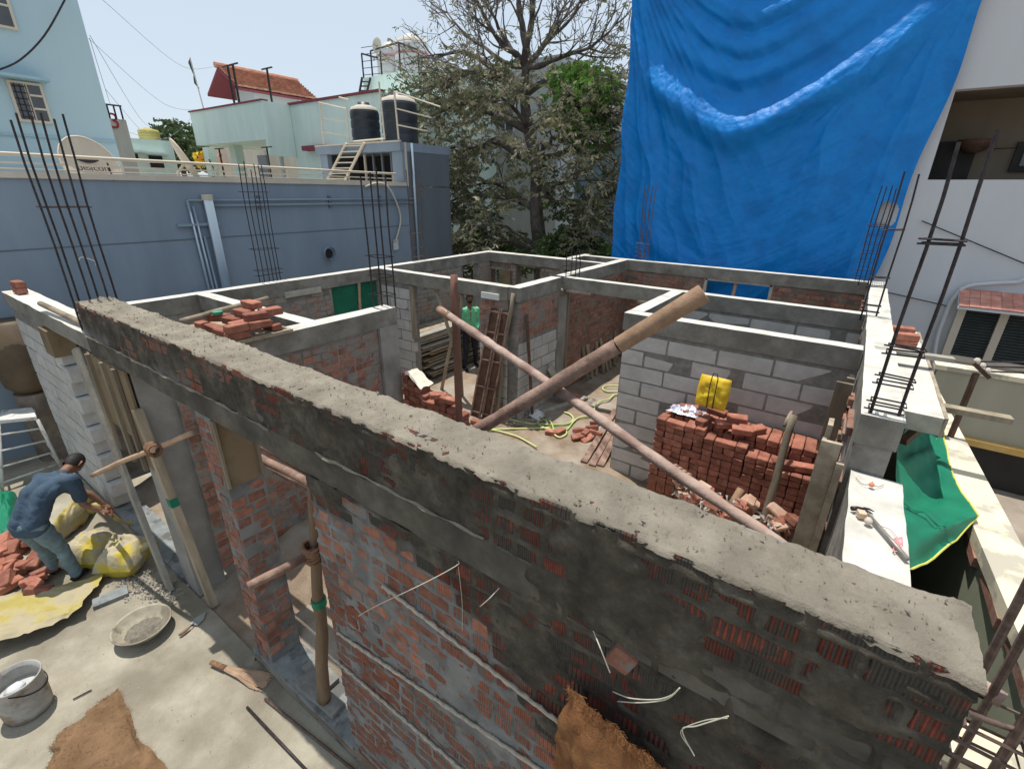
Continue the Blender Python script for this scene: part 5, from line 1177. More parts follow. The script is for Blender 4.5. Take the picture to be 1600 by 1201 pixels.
for i in range(nu-1):
    for j in range(nv-1):
        if hole[i, j] and hole[i+1, j+1]: continue
        q = i*nv+j; tp.f.append((q, q+nv, q+nv+1, q+1)); tp.m.append(0)
solo(tp, 'blue_tarpaulin', 'tarp', 'huge blue tarpaulin hanging in swags over the side of the white house', 'tarpaulin', smooth=True, loc=(-2, 12, .6))
# ---------------------------------------------------------------- passage on the right
b = thing('boundary_wall', 'low neighbour boundary wall with a wide stained cream top right of the green net', 'wall', (1.3, 5, 0))
M['coping'] = mat('stained_cream', (.66,.58,.42), (.74,.66,.50), 2, .9, .003, 60, c3=(.42,.385,.31), s3=2.4, t3=.54, c3soft=.06, coords='World')
M['olive'] = pmat('olive_wall', (.30,.32,.23), .9)
def cx_in(y): return 1.42-.055*y
def cx_out(y): return 1.62-.05*y
MB().hexa([(cx_in(2.2), 2.2, 1.50), (cx_out(2.2)+.04, 2.2, 1.50), (cx_out(10), 10, 1.50), (cx_in(10), 10, 1.50), (cx_in(2.2), 2.2, 1.6), (cx_out(2.2)+.04, 2.2, 1.6), (cx_out(10), 10, 1.6), (cx_in(10), 10, 1.6)]).build('coping', M['coping'], b)
MB().hexa([(cx_in(2.2)+.03, 2.25, -.9), (cx_out(2.2), 2.25, -.9), (cx_out(10)-.03, 9.9, -.9), (cx_in(10)+.03, 9.9, -.9), (cx_in(2.2)+.03, 2.25, 1.5), (cx_out(2.2), 2.25, 1.5), (cx_out(10)-.03, 9.9, 1.5), (cx_in(10)+.03, 9.9, 1.5)]).build('wall_body', M['olive'], b)
for i in range(10):
    y = 2.9+i*.62; bx(b, 'brick', 'brick_brown', cx_in(y)-.012, cx_in(y)+.05, y, y+.5, 1.42, 1.497)
b = thing('cross_wall', 'low beige cross wall with a cream top at the far right beside the near rebars', 'wall', (1.5, 3, 0))
p, q = at_z(1513, 941, 1.3), at_z(1600, 998, 1.3)
bx(b, 'coping', 'coping', .68, 3.5, 2.55, 2.80, 1.22, 1.30); bx(b, 'wall_body', 'beige', .70, 3.5, 2.6, 2.75, -.9, 1.22)
bx(b, 'lower_slab', 'coping', .66, 3.5, 1.3, 2.3, .45, .55); bx(b, 'lower_wall', 'beige', .8, 3.5, 1.4, 1.9, -.9, .45)
b = thing('beige_parapet', 'beige parapet wall with a cream top in the neighbour yard at right', 'wall', (3, 9, 0))
bx(b, 'wall_body', 'beige', 1.34, 6, 9.0, 9.15, .62, 1.55); bx(b, 'coping', 'coping', 1.30, 6, 8.96, 9.2, 1.552, 1.62); bx(b, 'ochre_edge', mat('ochre_edge', (.52,.33,.10), (.60,.40,.15)), 1.34, 6, 8.9, 9.16, .52, .617)
bx(b, 'painted_shadow', 'dark', 1.4, 6, 9.02, 9.12, -.3, .51)  # dark box stands in for the shadow below the ochre edge
sheet('neighbour_yard', mat('yard_dirt', (.30,.25,.20), (.42,.37,.30), 2, .95, .008, 40, c3=(.22,.18,.145), s3=1.2, t3=.52, c3soft=.2, coords='World'), 1.45, 12, -3, 12.3, -.1, .3, .03)
pb_ = at_z(1485, 682, 1.6); t = thing('service_post', 'rusty iron service post with insulators standing on the boundary wall', 'post', pb_)
tp_ = Vector((pb_.x, pb_.y, 2.30)); MB().tube([pb_, tp_], .028, 8).build('pole', M['wood_dark'], t); MB().beam(tp_+Vector((-.05, 0, .10)), tp_+Vector((.10, 0, -.02)), .06, .035).build('cross_arm', M['wood_dark'], t)
for k in range(3): MB().lathe([(.0, 0), (.022, .0), (.028, .03), (.018, .05), (0, .055)], tp_+Vector((-.03+k*.05, 0, .10-k*.04)), 8).build('insulator', M['cream'], t)
for k, (a, zz) in enumerate(((1.0, 2.45), (1.3, 2.34), (1.6, 2.28))): solo(MB().tube([tp_+Vector((-.02+.05*k, 0, .12-.04*k)), tp_+Vector((4, 1.2+a, .3-.2*k))], .009, 5), 'service_wire', 'steel', ('top', 'middle', 'bottom')[k]+' black wire running right from the rusty service post', 'wire')
# green net over the gap
gp = [[at_z(1436, 632, 1.88), at_z(1472, 650, 1.62)], [at_z(1406, 700, 1.84), at_z(1476, 692, 1.62)], [at_z(1404, 745, 1.84), at_z(1490, 745, 1.62)], [at_z(1412, 820, 1.84), at_z(1528, 806, 1.66)], [at_z(1422, 890, 1.80), at_z(1520, 815, 1.62)]]
P = []
for i in range(41):
    t_ = i/40*(len(gp)-1.001); k = int(t_); f_ = t_-k; a = gp[k][0].lerp(gp[k+1][0], f_); b_ = gp[k][1].lerp(gp[k+1][1], f_); a.x -= .02
    P.append([tuple(a.lerp(b_, j/18)+Vector((0, 0, -.12*math.sin(math.pi*j/18)*(.6+.4*math.sin(i*.35))+.025*float(fbm(i*.25, j*.5, 3, 4))+.02*math.sin(i*.9+j*.3)*math.sin(math.pi*j/18)))) for j in range(19)])
gn = thing('green_shade_net', 'green shade net stretched from the right wall to the boundary wall', 'shade net', (.9, 5, 1.6))
M['net'] = mat('green_cloth', (.005,.145,.08), (.008,.18,.10), 5, .55, .003, 60, coords='World')
MB().grid(P).build('net', M['net'], gn, smooth=True)
M['yellow_edge'] = mat('yellow_edge', (.55,.52,.10), (.62,.60,.16))
MB().tube([r[-1] for r in P[::2]], .007, 5).build('yellow_edge', M['yellow_edge'], gn); MB().tube([p for p in P[-1][::2]], .007, 5).build('yellow_edge', M['yellow_edge'], gn)
# wires in the sky
for i, (a, b, da, db, lab) in enumerate((((160, 0), (332, 105), 14, 30, 'long thin wire from the top left sky down to the tiled roof'), ((140, 55), (245, 205), 16, 34, 'faint wire slanting from the tall blue house to the small tree'), ((138, 60), (310, 172), 16, 30, 'faint wire from the tall blue house to the mint parapet'), ((140, 60), (175, 165), 16, 26, 'faint steep wire down to the narrow white house'), ((165, 140), (250, 208), 18, 36, 'lowest faint wire by the narrow white house'), ((195, 205), (300, 184), 26, 30, 'nearly level faint wire left of the mint parapet'))):
    p, q = at_d(*a, da), at_d(*b, db); mm = (p+q)/2-Vector((0, 0, .8)); solo(MB().tube(smooth_path([p, mm, q], 8), .0085, 4), 'overhead_wire', mat('wire_grey', (.25,.27,.3)) if i == 0 else bpy.data.materials['wire_grey'], lab, 'wire', 'overhead wires')
# ---------------------------------------------------------------- people
def blob(name, segs, mt, parent, vox=.013, smooth=2, disp=0):
    """one continuous surface grown round tapered limb segments (a, b, ra, rb)"""
    mb = MB(); o0 = org(parent)
    for a, b, ra, rb in segs:
        a, b = Vector(a), Vector(b); d = b-a; L = d.length; d = d.normalized() if L > 1e-6 else Vector((0, 0, 1)); pts = []; rr = []
        for k in range(5): t = math.pi/2*k/4; pts.append(a-d*ra*math.cos(t)); rr.append(max(.001, ra*math.sin(t)))
        for k in range(1, 6): t = math.pi/2*k/5; pts.append(b+d*rb*math.sin(t)); rr.append(max(.001, rb*math.cos(t)))
        pts.insert(5, a.lerp(b, .5)); rr.insert(5, (ra+rb)/2)
        pts[5] = a.lerp(b, .5)
        pts.insert(6, b.copy()); rr.insert(6, rb)
        mb.tube(pts, rr, 14)
    me = mb.mesh(name, mt, True, o0); o = bpy.data.objects.new(name, me); col.objects.link(o)
    r = o.modifiers.new('r', 'REMESH'); r.mode = 'VOXEL'; r.voxel_size = vox; r.use_smooth_shade = True
    sm = o.modifiers.new('s', 'SMOOTH'); sm.iterations = smooth*3; sm.factor = .6
    dg = bpy.context.evaluated_depsgraph_get(); dg.update(); m2 = bpy.data.meshes.new_from_object(o.evaluated_get(dg))
    o.modifiers.clear(); o.data = m2; m2.materials.clear(); m2.materials.append(mt); m2.polygons.foreach_set('use_smooth', [True]*len(m2.polygons))
    if disp:
        m2.update(); n_ = np.zeros(len(m2.vertices)*3, np.float32); c_ = n_.copy(); m2.vertices.foreach_get('co', c_); m2.vertices.foreach_get('normal', n_); c_ = c_.reshape(-1, 3); n_ = n_.reshape(-1, 3)
        f = np.abs(fbm(c_[:, 0]*9+c_[:, 2]*14, c_[:, 1]*9-c_[:, 2]*5, 3, 5))*2-.35; c_ += n_*(f*disp)[:, None]; m2.vertices.foreach_set('co', c_.reshape(-1)); m2.update()
    o.parent = parent; ORG[o.name] = o0
    return o
M['skin'] = mat('brown_skin', (.20,.10,.065), (.24,.125,.08), 9, .55)
M['hair'] = mat('black_hair', (.012,.010,.009), (.02,.017,.015), 30, .6, .004, 60)
def head(parent, c, fwd, up, s=1.0, hair=True, beard=False):
    c = Vector(c); f = Vector(fwd).normalized(); u = Vector(up); l = u.cross(f).normalized(); u = f.cross(l).normalized()
    def W(x, y, z): return tuple(c+(l*x+f*y+u*z)*s)
    mb = MB(); n, k = 20, 14; P = []
    for i in range(k+1):
        th = math.pi*i/k; row = []
        for j in range(n+1):
            ph = 2*math.pi*j/n; x, y, z = math.sin(th)*math.cos(ph), math.sin(th)*math.sin(ph), math.cos(th)
            jaw = 1-.28*max(0, -z)**1.2; X_, Y_, Z_ = x*.074*jaw, y*.094*(jaw if y > 0 else jaw*.9), z*.118
            if y > .9 and abs(x) < .3 and -.35 < z < .1: Y_ += .018*(1-abs(x)/.3)
            if y > .8 and abs(abs(x)-.35) < .2 and 0 < z < .25: Y_ -= .008
            row.append(W(X_, Y_, Z_))
        P.append(row)
    mb.grid(P)
    for sx in (-1, 1): mb.tube([W(sx*.070, .0, .02), W(sx*.084, -.01, .03), W(sx*.082, -.008, -.025), W(sx*.070, 0, -.03)], [.012*s, .010*s, .009*s, .006*s], 6)
    mb.build('head', M['skin'], parent, smooth=True)
    ey = MB()
    for sx in (-1, 1): ey.tube([W(sx*.028, .078, .012), W(sx*.028, .090, .012)], [.010*s, .004*s], 6)
    ey.tube([W(-.022, .083, -.055), W(0, .092, -.055), W(.022, .083, -.055)], .004*s, 5)
    ey.build('face_features', M['hair'], parent)
    hb = MB(); P = []
    for i in range(10):
        th = math.pi*(.60*i/9); row = []
        for j in range(n+1):
            ph = 2*math.pi*j/n; x, y, z = math.sin(th)*math.cos(ph), math.sin(th)*math.sin(ph), math.cos(th)
            lim = 1.0
            if y > .35 and z < .45: y, z = y*.80, max(z, .42)
            q = 1.10+.05*float(fbm(ph*4, th*6, 2, 4)); row.append(W(x*.074*q, y*.094*q-.004, z*.118*q+.004))
        P.append(row)
    hb.grid(P); hb.build('hair', M['hair'], parent, smooth=True)
    if beard:
        bb = MB(); bb.grid([[W(math.sin(a)*.066*(1-.1*i), math.cos(a)*.086*(1-.05*i)+.004, -.035-.022*i) for a in np.linspace(-1.5, 1.5, 13)] for i in range(4)]); bb.build('beard', M['hair'], parent, smooth=True)
def hand(parent, w, d, nrm, s=1.0):
    w = Vector(w); d = Vector(d).normalized(); nrm = Vector(nrm); sd = d.cross(nrm).normalized(); nrm = sd.cross(d).normalized()
    mb = MB(); mb.tube([w-d*.02, w+d*.01, w+d*.05*s, w+d*.088*s], [.024*s, .030*s, .040*s, .036*s], 10, flat=.5)
    for i, L in enumerate((.058, .070, .075, .066)):
        b = w+d*.082*s+sd*(i-1.5)*.020*s; mb.tube([b, b+d*L*.5*s-nrm*.008, b+d*L*.8*s-nrm*.026, b+d*L*.86*s-nrm*.044], [.0095*s, .009*s, .008*s, .006*s], 6)
    b = w+d*.025*s+sd*.032*s; mb.tube([b, b+d*.03*s+sd*.022*s-nrm*.01, b+d*.058*s+sd*.024*s-nrm*.03], [.012*s, .010*s, .007*s], 6)
    mb.build('hand', M['skin'], parent, smooth=True)
def cloth_mat(n, a, b, sc=6): return mat(n, a, b, sc, .9, .012, 14, c3=tuple(x*.88 for x in a), s3=4, t3=.56, c3soft=.4)
G = -.25
F1, F2 = at_z(122, 903, G+.02), at_z(88, 893, G+.02)
pm = thing('person', 'person in a blue shirt and faded jeans bending over the sacks', 'person', (F1.x, F1.y, G))
dirf = Vector((-.55, .80, 0)).normalized(); hipc = Vector(((F1.x+F2.x)/2, (F1.y+F2.y)/2, .57))-dirf*.11; sd = Vector((dirf.y, -dirf.x, 0))
shc = at_z(88, 748, .97); hd = at_z(112, 727, .99)
hL, hR = hipc-sd*.09, hipc+sd*.09
kn1 = (hR+F1)/2+dirf*.035; kn2 = (hL+F2)/2+dirf*.03
sR, sL = shc+sd*.17, shc-sd*.17
elR, haR = at_z(131, 788, .62), at_z(157, 797, .50); elL, haL = at_z(141, 772, .66), at_z(162, 788, .50)
mid = hipc.lerp(shc, .5)+Vector((0, 0, .06))
V3 = lambda p: tuple(p)
Z_ = lambda z: Vector((0, 0, z))
ank1, ank2 = F1+Z_(.08), F2+Z_(.08); nk = shc.lerp(hd, .55)
blob('body', [(shc, nk, .06, .05), (nk, hd, .05, .06), (sR, elR, .045, .038), (elR, haR, .038, .026), (sL, elL, .045, .038), (elL, haL, .038, .026), (sL, sR, .06, .06), (hipc, shc, .08, .08), (hR, kn1, .06, .05), (kn1, ank1, .05, .04), (hL, kn2, .06, .05), (kn2, ank2, .05, .04)], M['skin'], pm)
bk = Vector((dirf.x*-.02, dirf.y*-.02, .05))
lo1, lo2 = hipc+sd*.07+Z_(.03)-dirf*.03, hipc-sd*.07+Z_(.03)-dirf*.03; mi1, mi2 = mid+sd*.07+bk, mid-sd*.07+bk; u1, u2 = shc.lerp(mid, .22)+sd*.09+Z_(.0), shc.lerp(mid, .22)-sd*.09+Z_(.0)
blob('shirt', [(lo1, mi1, .105, .095), (lo2, mi2, .105, .095), (lo1, mi2, .10, .09), (mi1, u1, .095, .10), (mi2, u2, .095, .10), (u1, u2, .10, .10), (shc, nk.lerp(shc, .45), .085, .062), (u1, sR, .085, .070), (u2, sL, .085, .070), (sR, sR.lerp(elR, .72), .070, .064), (sL, sL.lerp(elL, .72), .070, .064), (lo1-Z_(.05), lo2-Z_(.05), .11, .11)], cloth_mat('navy_shirt', (.045,.075,.115), (.07,.105,.15)), pm, disp=.014)
h1, h2 = hipc+sd*.075-dirf*.03, hipc-sd*.075-dirf*.03
blob('jeans', [(h1, h2, .105, .105), (h1, kn1, .098, .068), (kn1, ank1, .068, .058), (h2, kn2, .098, .068), (kn2, ank2, .068, .058)], cloth_mat('faded_jeans', (.13,.19,.22), (.20,.27,.30)), pm, disp=.016)
for F in (F1, F2): MB().tube([F-dirf*.05+Vector((0, 0, .03)), F+dirf*.05+Vector((0, 0, .035)), F+dirf*.15+Vector((0, 0, .02)), F+dirf*.19+Vector((0, 0, .015))], [.042, .046, .042, .022], 10, flat=.6).build('shoe', M['hair'], pm, smooth=True)
head(pm, hd+dirf*.03, dirf*.5+Vector((.1, 0, -.85)), dirf*.75+Vector((0, 0, .6)))
hand(pm, haR, (haR-elR)+Vector((.02, .05, -.03)), (0, 0, 1)); hand(pm, haL, (haL-elL)+Vector((.0, .05, -.03)), (0, 0, 1))
# man in green
g1, g2 = at_z(748, 566, .03), at_z(722, 577, .03); cen = (g1+g2)/2
gm = thing('person', 'person in a green shirt and dark trousers standing before the plank stack', 'person', (cen.x, cen.y, 0))
tc = Vector((-cen.x, -cen.y, 0)).normalized(); ff = (tc+Vector((.5, .1, 0))).normalized(); sd = Vector((ff.y, -ff.x, 0))
def G_(x, f, z): return cen+sd*x+ff*f+Vector((0, 0, z-.03))
hipz = .88; hL, hR = G_(-.09, 0, hipz), G_(.09, 0, hipz); fl, fr = (g1, g2) if (g1-cen).dot(sd) < 0 else (g2, g1)
# keep a natural stance width
fl = cen+(fl-cen).normalized()*.20+Vector((0, 0, 0)); fr = cen+(fr-cen).normalized()*.20
kl, kr = (hL+fl)/2+ff*.03, (hR+fr)/2+ff*.03
sh = G_(0, 0, 1.40); sL, sR = G_(-.18, 0, 1.38), G_(.18, 0, 1.38); eL, eR = G_(-.25, .02, 1.10), G_(.25, .02, 1.10); wL, wR = G_(-.08, .20, .96), G_(.10, .20, .94)
blob('body', [(G_(0,0,.95), G_(0,0,1.38), .09, .09), (sL, sR, .06, .06), (G_(0,.01,1.4), G_(0,.02,1.56), .055, .05), (sL, eL, .045, .038), (eL, wL, .038, .026), (sR, eR, .045, .038), (eR, wR, .038, .026), (hL, fl+Z_(.08), .06, .04), (hR, fr+Z_(.08), .06, .04)], M['skin'], gm)
blob('shirt', [(G_(-.06,0,.93), G_(-.07,0,1.34), .105, .105), (G_(.06,0,.93), G_(.07,0,1.34), .105, .105), (G_(-.09,0,1.36), G_(.09,0,1.36), .09, .09), (G_(0,0,1.38), G_(0,0,1.45), .08, .06), (sL, eL, .068, .055), (eL, wL.lerp(eL, .2), .055, .042), (sR, eR, .068, .055), (eR, wR.lerp(eR, .2), .055, .042)], cloth_mat('green_shirt', (.17,.56,.30), (.24,.66,.38)), gm, disp=.012)
blob('trousers', [(G_(-.07,0,.9), G_(.07,0,.9), .105, .105), (hL, kl, .095, .068), (kl, fl+Z_(.09), .068, .055), (hR, kr, .095, .068), (kr, fr+Z_(.09), .068, .055)], cloth_mat('dark_trousers', (.02,.02,.03), (.035,.035,.045)), gm, disp=.010)
for F in (fl, fr): MB().tube([F-ff*.06, F+ff*.05+Vector((0, 0, .005)), F+ff*.15-Vector((0, 0, .008)), F+ff*.19-Vector((0, 0, .012))], [.038, .042, .038, .02], 10, flat=.6).build('shoe', M['hair'], gm, smooth=True)
head(gm, G_(0, .03, 1.655), ff+Vector((0, 0, -.15)), (0, 0, 1), beard=True)
hand(gm, wL, sd*.6+ff*.3, (0, 0, 1)); hand(gm, wR, -sd*.6+ff*.3, (0, 0, 1))
# ---------------------------------------------------------------- things in the yard
pc = (at_z(172, 995, -.12)+at_z(268, 955, -.12))/2; rp = .245
t = thing('mortar_pan', 'round shallow iron pan with a little dry mortar on the yard', 'pan', (pc.x, pc.y, G))
M['pan'] = mat('pan_iron', (.30,.27,.20), (.42,.38,.29), 10, .6, .003, 60, c3=(.20,.17,.13), s3=5)
MB().lathe([(0, .012), (.10, .014), (.17, .04), (.225, .10), (rp, .125), (rp+.006, .135), (rp, .142), (rp-.012, .130), (.215, .095), (.16, .045), (.1, .024), (0, .022)], (pc.x, pc.y, G), 36).build('bowl', M['pan'], t, smooth=True)
P = [[(pc.x+r*math.cos(a), pc.y+r*math.sin(a), G+.056+.035*max(0, 1-((r*math.cos(a)-.03)**2+(r*math.sin(a)+.02)**2)/.012)+.014*float(fbm(r*30*math.cos(a), r*30*math.sin(a), 3))-(.012 if r > .15 else 0)) for a in np.linspace(0, 2*math.pi, 37)] for r in np.linspace(0, .168, 12)]
MB().grid(P).build('mortar', mat('pan_mortar', (.13,.115,.09), (.21,.19,.155), 25, .95, .008, 60), t, smooth=True)
# bucket
bc = at_z(22, 1062, .10); bc = Vector((bc.x, bc.y, G)); r = .165
t = thing('bucket', 'dented grey metal bucket with cement stains at the bottom left of the yard', 'bucket', bc)
M['bucket'] = mat('stained_metal', (.30,.29,.27), (.42,.41,.385), 7, .5, .004, 30, c3=(.16,.10,.06), s3=4, t3=.58, c3soft=.15)
MB().lathe([(0, .01), (r*.93, .0), (r*.96, .06), (r*.98, .14), (r, .25), (r*1.01, .35), (r*1.05, .36), (r*1.05, .372), (r*.99, .37), (r*.97, .25), (r*.93, .03), (0, .025)], bc, 36).build('shell', M['bucket'], t, smooth=True)
MB().lathe([(0, .22), (r*.97, .215)], bc, 28).build('cement', mat('pale_cement', (.42,.42,.40), (.5,.5,.48), 5), t)
MB().tube([bc+Vector((-.05, -.06, .24)), bc+Vector((-.02, -.02, .26)), bc+Vector((.03, .02, .27))], [.05, .06, .04], 10, flat=.5).build('white_scoop', M['white_wall'], t, smooth=True)
MB().tube(smooth_path([bc+Vector((r*1.04*math.cos(a), r*1.04*math.sin(a), .34-.12*math.sin((a+.4)*1.0))) for a in np.linspace(-.4, 2.7, 7)]), .005, 6).build('handle', M['steel'], t)
# sheets of cloth laid on the ground
def draped(px, label, name, mk, n=26, h=.03, amp=.03, fr=7, seed=1, z=G+.012, cat='cloth', lift=None, th=.008):
    """px: four corner pixels (a b c d) around the sheet"""
    c = [at_z(*p, z) for p in px]; P = []
    for i in range(n+1):
        row = []
        for j in range(n+1):
            u, v = i/n, j/n; p = (c[0]*(1-u)+c[1]*u)*(1-v)+(c[3]*(1-u)+c[2]*u)*v
            e = min(u, 1-u, v, 1-v); p = p+Vector((float(fbm(u*5, v*5, 3, seed)), float(fbm(u*5+9, v*5, 3, seed)), 0))*.06*(1.0 if e < .1 else .3)
            p.z = z+max(0.004, h*min(1, e*9)+amp*abs(float(fbm(u*fr, v*fr, 4, seed+3))))+(lift(u, v) if lift else 0); row.append(tuple(p))
        P.append(row)
    return solo(MB().grid(P), name, mk, label, cat, smooth=True)
M['jute'] = mat('brown_jute', (.17,.10,.052), (.25,.155,.085), 9, .98, .008, 70, c3=(.12,.068,.034), s3=4, t3=.54, c3soft=.3)
draped([(186, 1080), (262, 1215), (40, 1240), (95, 1150)], 'brown jute sacking spread flat on the yard at the bottom left', 'jute_sack', 'jute', h=.03, amp=.035, fr=4, n=40)
M['yellow_sack'] = mat('yellow_woven_sheet', (.34,.28,.08), (.47,.40,.14), 4, .7, .006, 25, c3=(.36,.31,.20), s3=4, t3=.50, c3soft=.12)
draped([(-30, 935), (168, 903), (128, 968), (-30, 1040)], 'yellow woven sheet with sand on it, curled up at its near edge', 'yellow_sheet', 'yellow_sack', h=.05, amp=.07, fr=4, n=40, lift=lambda u, v: .16*v**2*(1-u*.6)+.08*max(0, u-.85)*6)
P = []
for i, (name, px, w, hh, mk_, lab) in enumerate((('cement_sack', (118, 808), .55, .46, 'yellow_sack', 'bulging yellow sack in front of the bending man'), ('cement_sack', (140, 862), .48, .40, 'sack_white', 'creased cream and yellow sack lying left on the rubble edge'), ('cement_sack', (195, 872), .46, .42, 'sack_white', 'cream sack with a yellow end nearest the doorway'))):
    if 'sack_white' not in M: M['sack_white'] = mat('cream_sack', (.36,.31,.22), (.47,.42,.29), 7, .8, .014, 18, c3=(.46,.36,.05), s3=3.4, t3=.50, c3soft=.08)
    c = at_z(*px, G+.14); t = thing(name, lab, 'sack', (c.x, c.y, G), 'sacks by the bending man')
    pillow(c+Vector((0, 0, .03)), (.8, .6 if i else -.5, .05), (-.5, .8, .12*(i != 0)+.1), (0, 0, 1), w, hh, .34, seed=i*5, crease=.075, n=22).build('body', M[mk_], t, smooth=True)
    e = c+Vector((.12, .16, .10)); MB().tube([e, e+Vector((.06, .07, .05)), e+Vector((.12, .10, .02))], [.07, .035, .06], 9, rough=.2).build('tied_end', M[mk_], t, smooth=True)
c = at_z(185, 812, .08); a = at_z(160, 800, .45)
solo(MB().tube(smooth_path([a, a.lerp(c, .4)+Vector((0, 0, .05)), c, at_z(205, 818, -.1)]), [.02]*19, 8), 'sack_mouth', 'sack_white', 'twisted mouth of a cream sack held in the bending man\'s hands', 'cloth', smooth=True)
draped([(-20, 770), (25, 775), (30, 850), (-20, 860)], 'crumpled dark green net behind the bending man', 'green_net', 'net', h=.15, amp=.12, fr=5, n=20)
fz = MB(); me_ = bpy.data.objects['jute_sack']; vv = [me_.matrix_world.translation+v.co+me_.location*0 for v in me_.data.vertices]; nn_ = 41
for i in range(900):
    k = rg.randrange(nn_); e_ = rg.choice((0, 1, 2, 3)); idx = (k, k+nn_*(nn_-1), k*nn_, k*nn_+nn_-1)[e_]; p = me_.data.vertices[idx].co+me_.location
    if rg.random() < .35: p = me_.data.vertices[rg.randrange(nn_*nn_)].co+me_.location
    d = Vector((rg.gauss(0, 1), rg.gauss(0, 1), abs(rg.gauss(0, .3)))).normalized()*rg.uniform(.008, .03); fz.tube([p, p+d*.6+Vector((0, 0, .002)), p+d], .0009, 3, cap=False)
fo_ = fz.build('sack_fringe', M['jute'], me_); fo_['kind'] = 'stuff'
# terracotta bricks and rubble by the man
for i in range(26):
    p = at_z(rg.uniform(-10, 78), rg.uniform(838, 922), G+.04+rg.uniform(0, .12)); lbrick(p, (rg.uniform(-.45, .45), rg.uniform(-.45, .45), rg.uniform(0, 3.1)), 'terracotta brick in the loose heap behind the bending man', 'bricks of the heap behind the bending man')
rb = MB()
for i in range(700):
    q_ = rg.random(); p = at_z(185+q_*85+rg.gauss(0, 14), 905+q_*25+rg.gauss(0, 14), G+.01); s = rg.uniform(.004, .022)
    q = [(p.x+rg.uniform(-s, s), p.y+rg.uniform(-s, s), G+.0+rg.uniform(0, s*2.2)) for _ in range(4)]; rb.add(q, [(0, 1, 2), (0, 2, 3), (0, 3, 1), (1, 3, 2)])
for i in range(900):
    p = Vector((rg.uniform(-6.5, -2.4), rg.uniform(-1, 1.15), G)); s = rg.uniform(.002, .007); z0 = G+.008
    q = [(p.x+rg.uniform(-s, s), p.y+rg.uniform(-s, s), z0+rg.uniform(0, s*2)) for _ in range(4)]; rb.add(q, [(0, 1, 2), (0, 2, 3), (0, 3, 1), (1, 3, 2)])
solo(rb, 'grit', 'gravel', 'grit and pebbles scattered along the doorway edge of the yard', 'grit')['kind'] = 'stuff'
a, b = at_z(145, 945, G+.03), at_z(200, 922, G+.03); plank(a, b, .14, .045, 'grey stone slab lying between the yellow sheet and the pan', None, M['sill'])
# trowel
t = thing('trowel', 'pointed mason trowel with a worn wooden handle lying by the prop foot', 'trowel', at_z(300, 975, G))
a, b, c = at_z(280, 992, G+.035), at_z(299, 977, G+.04), at_z(322, 955, G+.018); d = (c-b).normalized(); s_ = Vector((-d.y, d.x, 0))
MB().tube([a, a.lerp(b, .5), a.lerp(b, .85)], [.014, .016, .011], 9).build('handle', M['pole_tan'], t, smooth=True); MB().tube([a.lerp(b, .8), b, b.lerp(c, .15)+Vector((0, 0, .0))], .006, 6).build('neck', M['steel'], t)
w_ = b.lerp(c, .12)-Vector((0, 0, .008)); MB().add([w_-s_*.045, w_+s_*.045, w_.lerp(c, .45)+s_*.05, c, w_.lerp(c, .45)-s_*.05]+[v-Vector((0, 0, .003)) for v in (w_-s_*.045, w_+s_*.045, w_.lerp(c, .45)+s_*.05, c, w_.lerp(c, .45)-s_*.05)], [(0,1,2,3,4),(9,8,7,6,5),(0,5,6,1),(1,6,7,2),(2,7,8,3),(3,8,9,4),(4,9,5,0)]).build('blade', mat('blade_steel', (.42,.44,.42), (.52,.54,.52), 8, .35, metal=.6), t)
# broom of twigs
t = thing('twig_broom', 'short twig broom lying on the yard with its bristles towards the sill', 'broom', at_z(370, 1050, G))
a, b = at_z(330, 1034, G+.04), at_z(352, 1044, G+.035); e = at_z(415, 1065, G+.02); d = (e-b); s_ = Vector((-d.y, d.x, 0)).normalized()
MB().tube([a, b], [.022, .028], 9).build('bundle', M['rope'], t, smooth=True); br = MB()
for i in range(130): k = rg.uniform(-1, 1); L = rg.uniform(.75, 1.08); br.tube([b+s_*k*.02+Vector((0, 0, rg.uniform(-.012, .012))), b+d*.5*L+s_*k*.045+Vector((0, 0, rg.uniform(-.01, .02))), b+d*L+s_*k*.085+Vector((0, 0, -.005))], .0030, 4, cap=False)
br.build('bristles', M['bamboo'], t)['kind'] = 'stuff'
for i, (a, b, z1, z2, mk_, lab) in enumerate((((386, 1104), (500, 1225), G+.01, G+.01, 'steel', 'grey rebar lying on the yard, the one farther from the sill'), ((414, 1091), (555, 1204), G+.012, G+.012, 'steel_rust', 'rusty rebar lying on the yard close beside the sill'))):
    solo(MB().tube([at_z(*a, z1), at_z(*b, z2)], .011, 8), 'rebar_offcut', mk_, lab, 'rebar', smooth=True)
solo(MB().tube([at_z(114, 1092, G+.006), at_z(143, 1077, G+.006)], .006, 6), 'twig', 'steel', 'small dark stick lying on the yard between bucket and pan', 'stick')
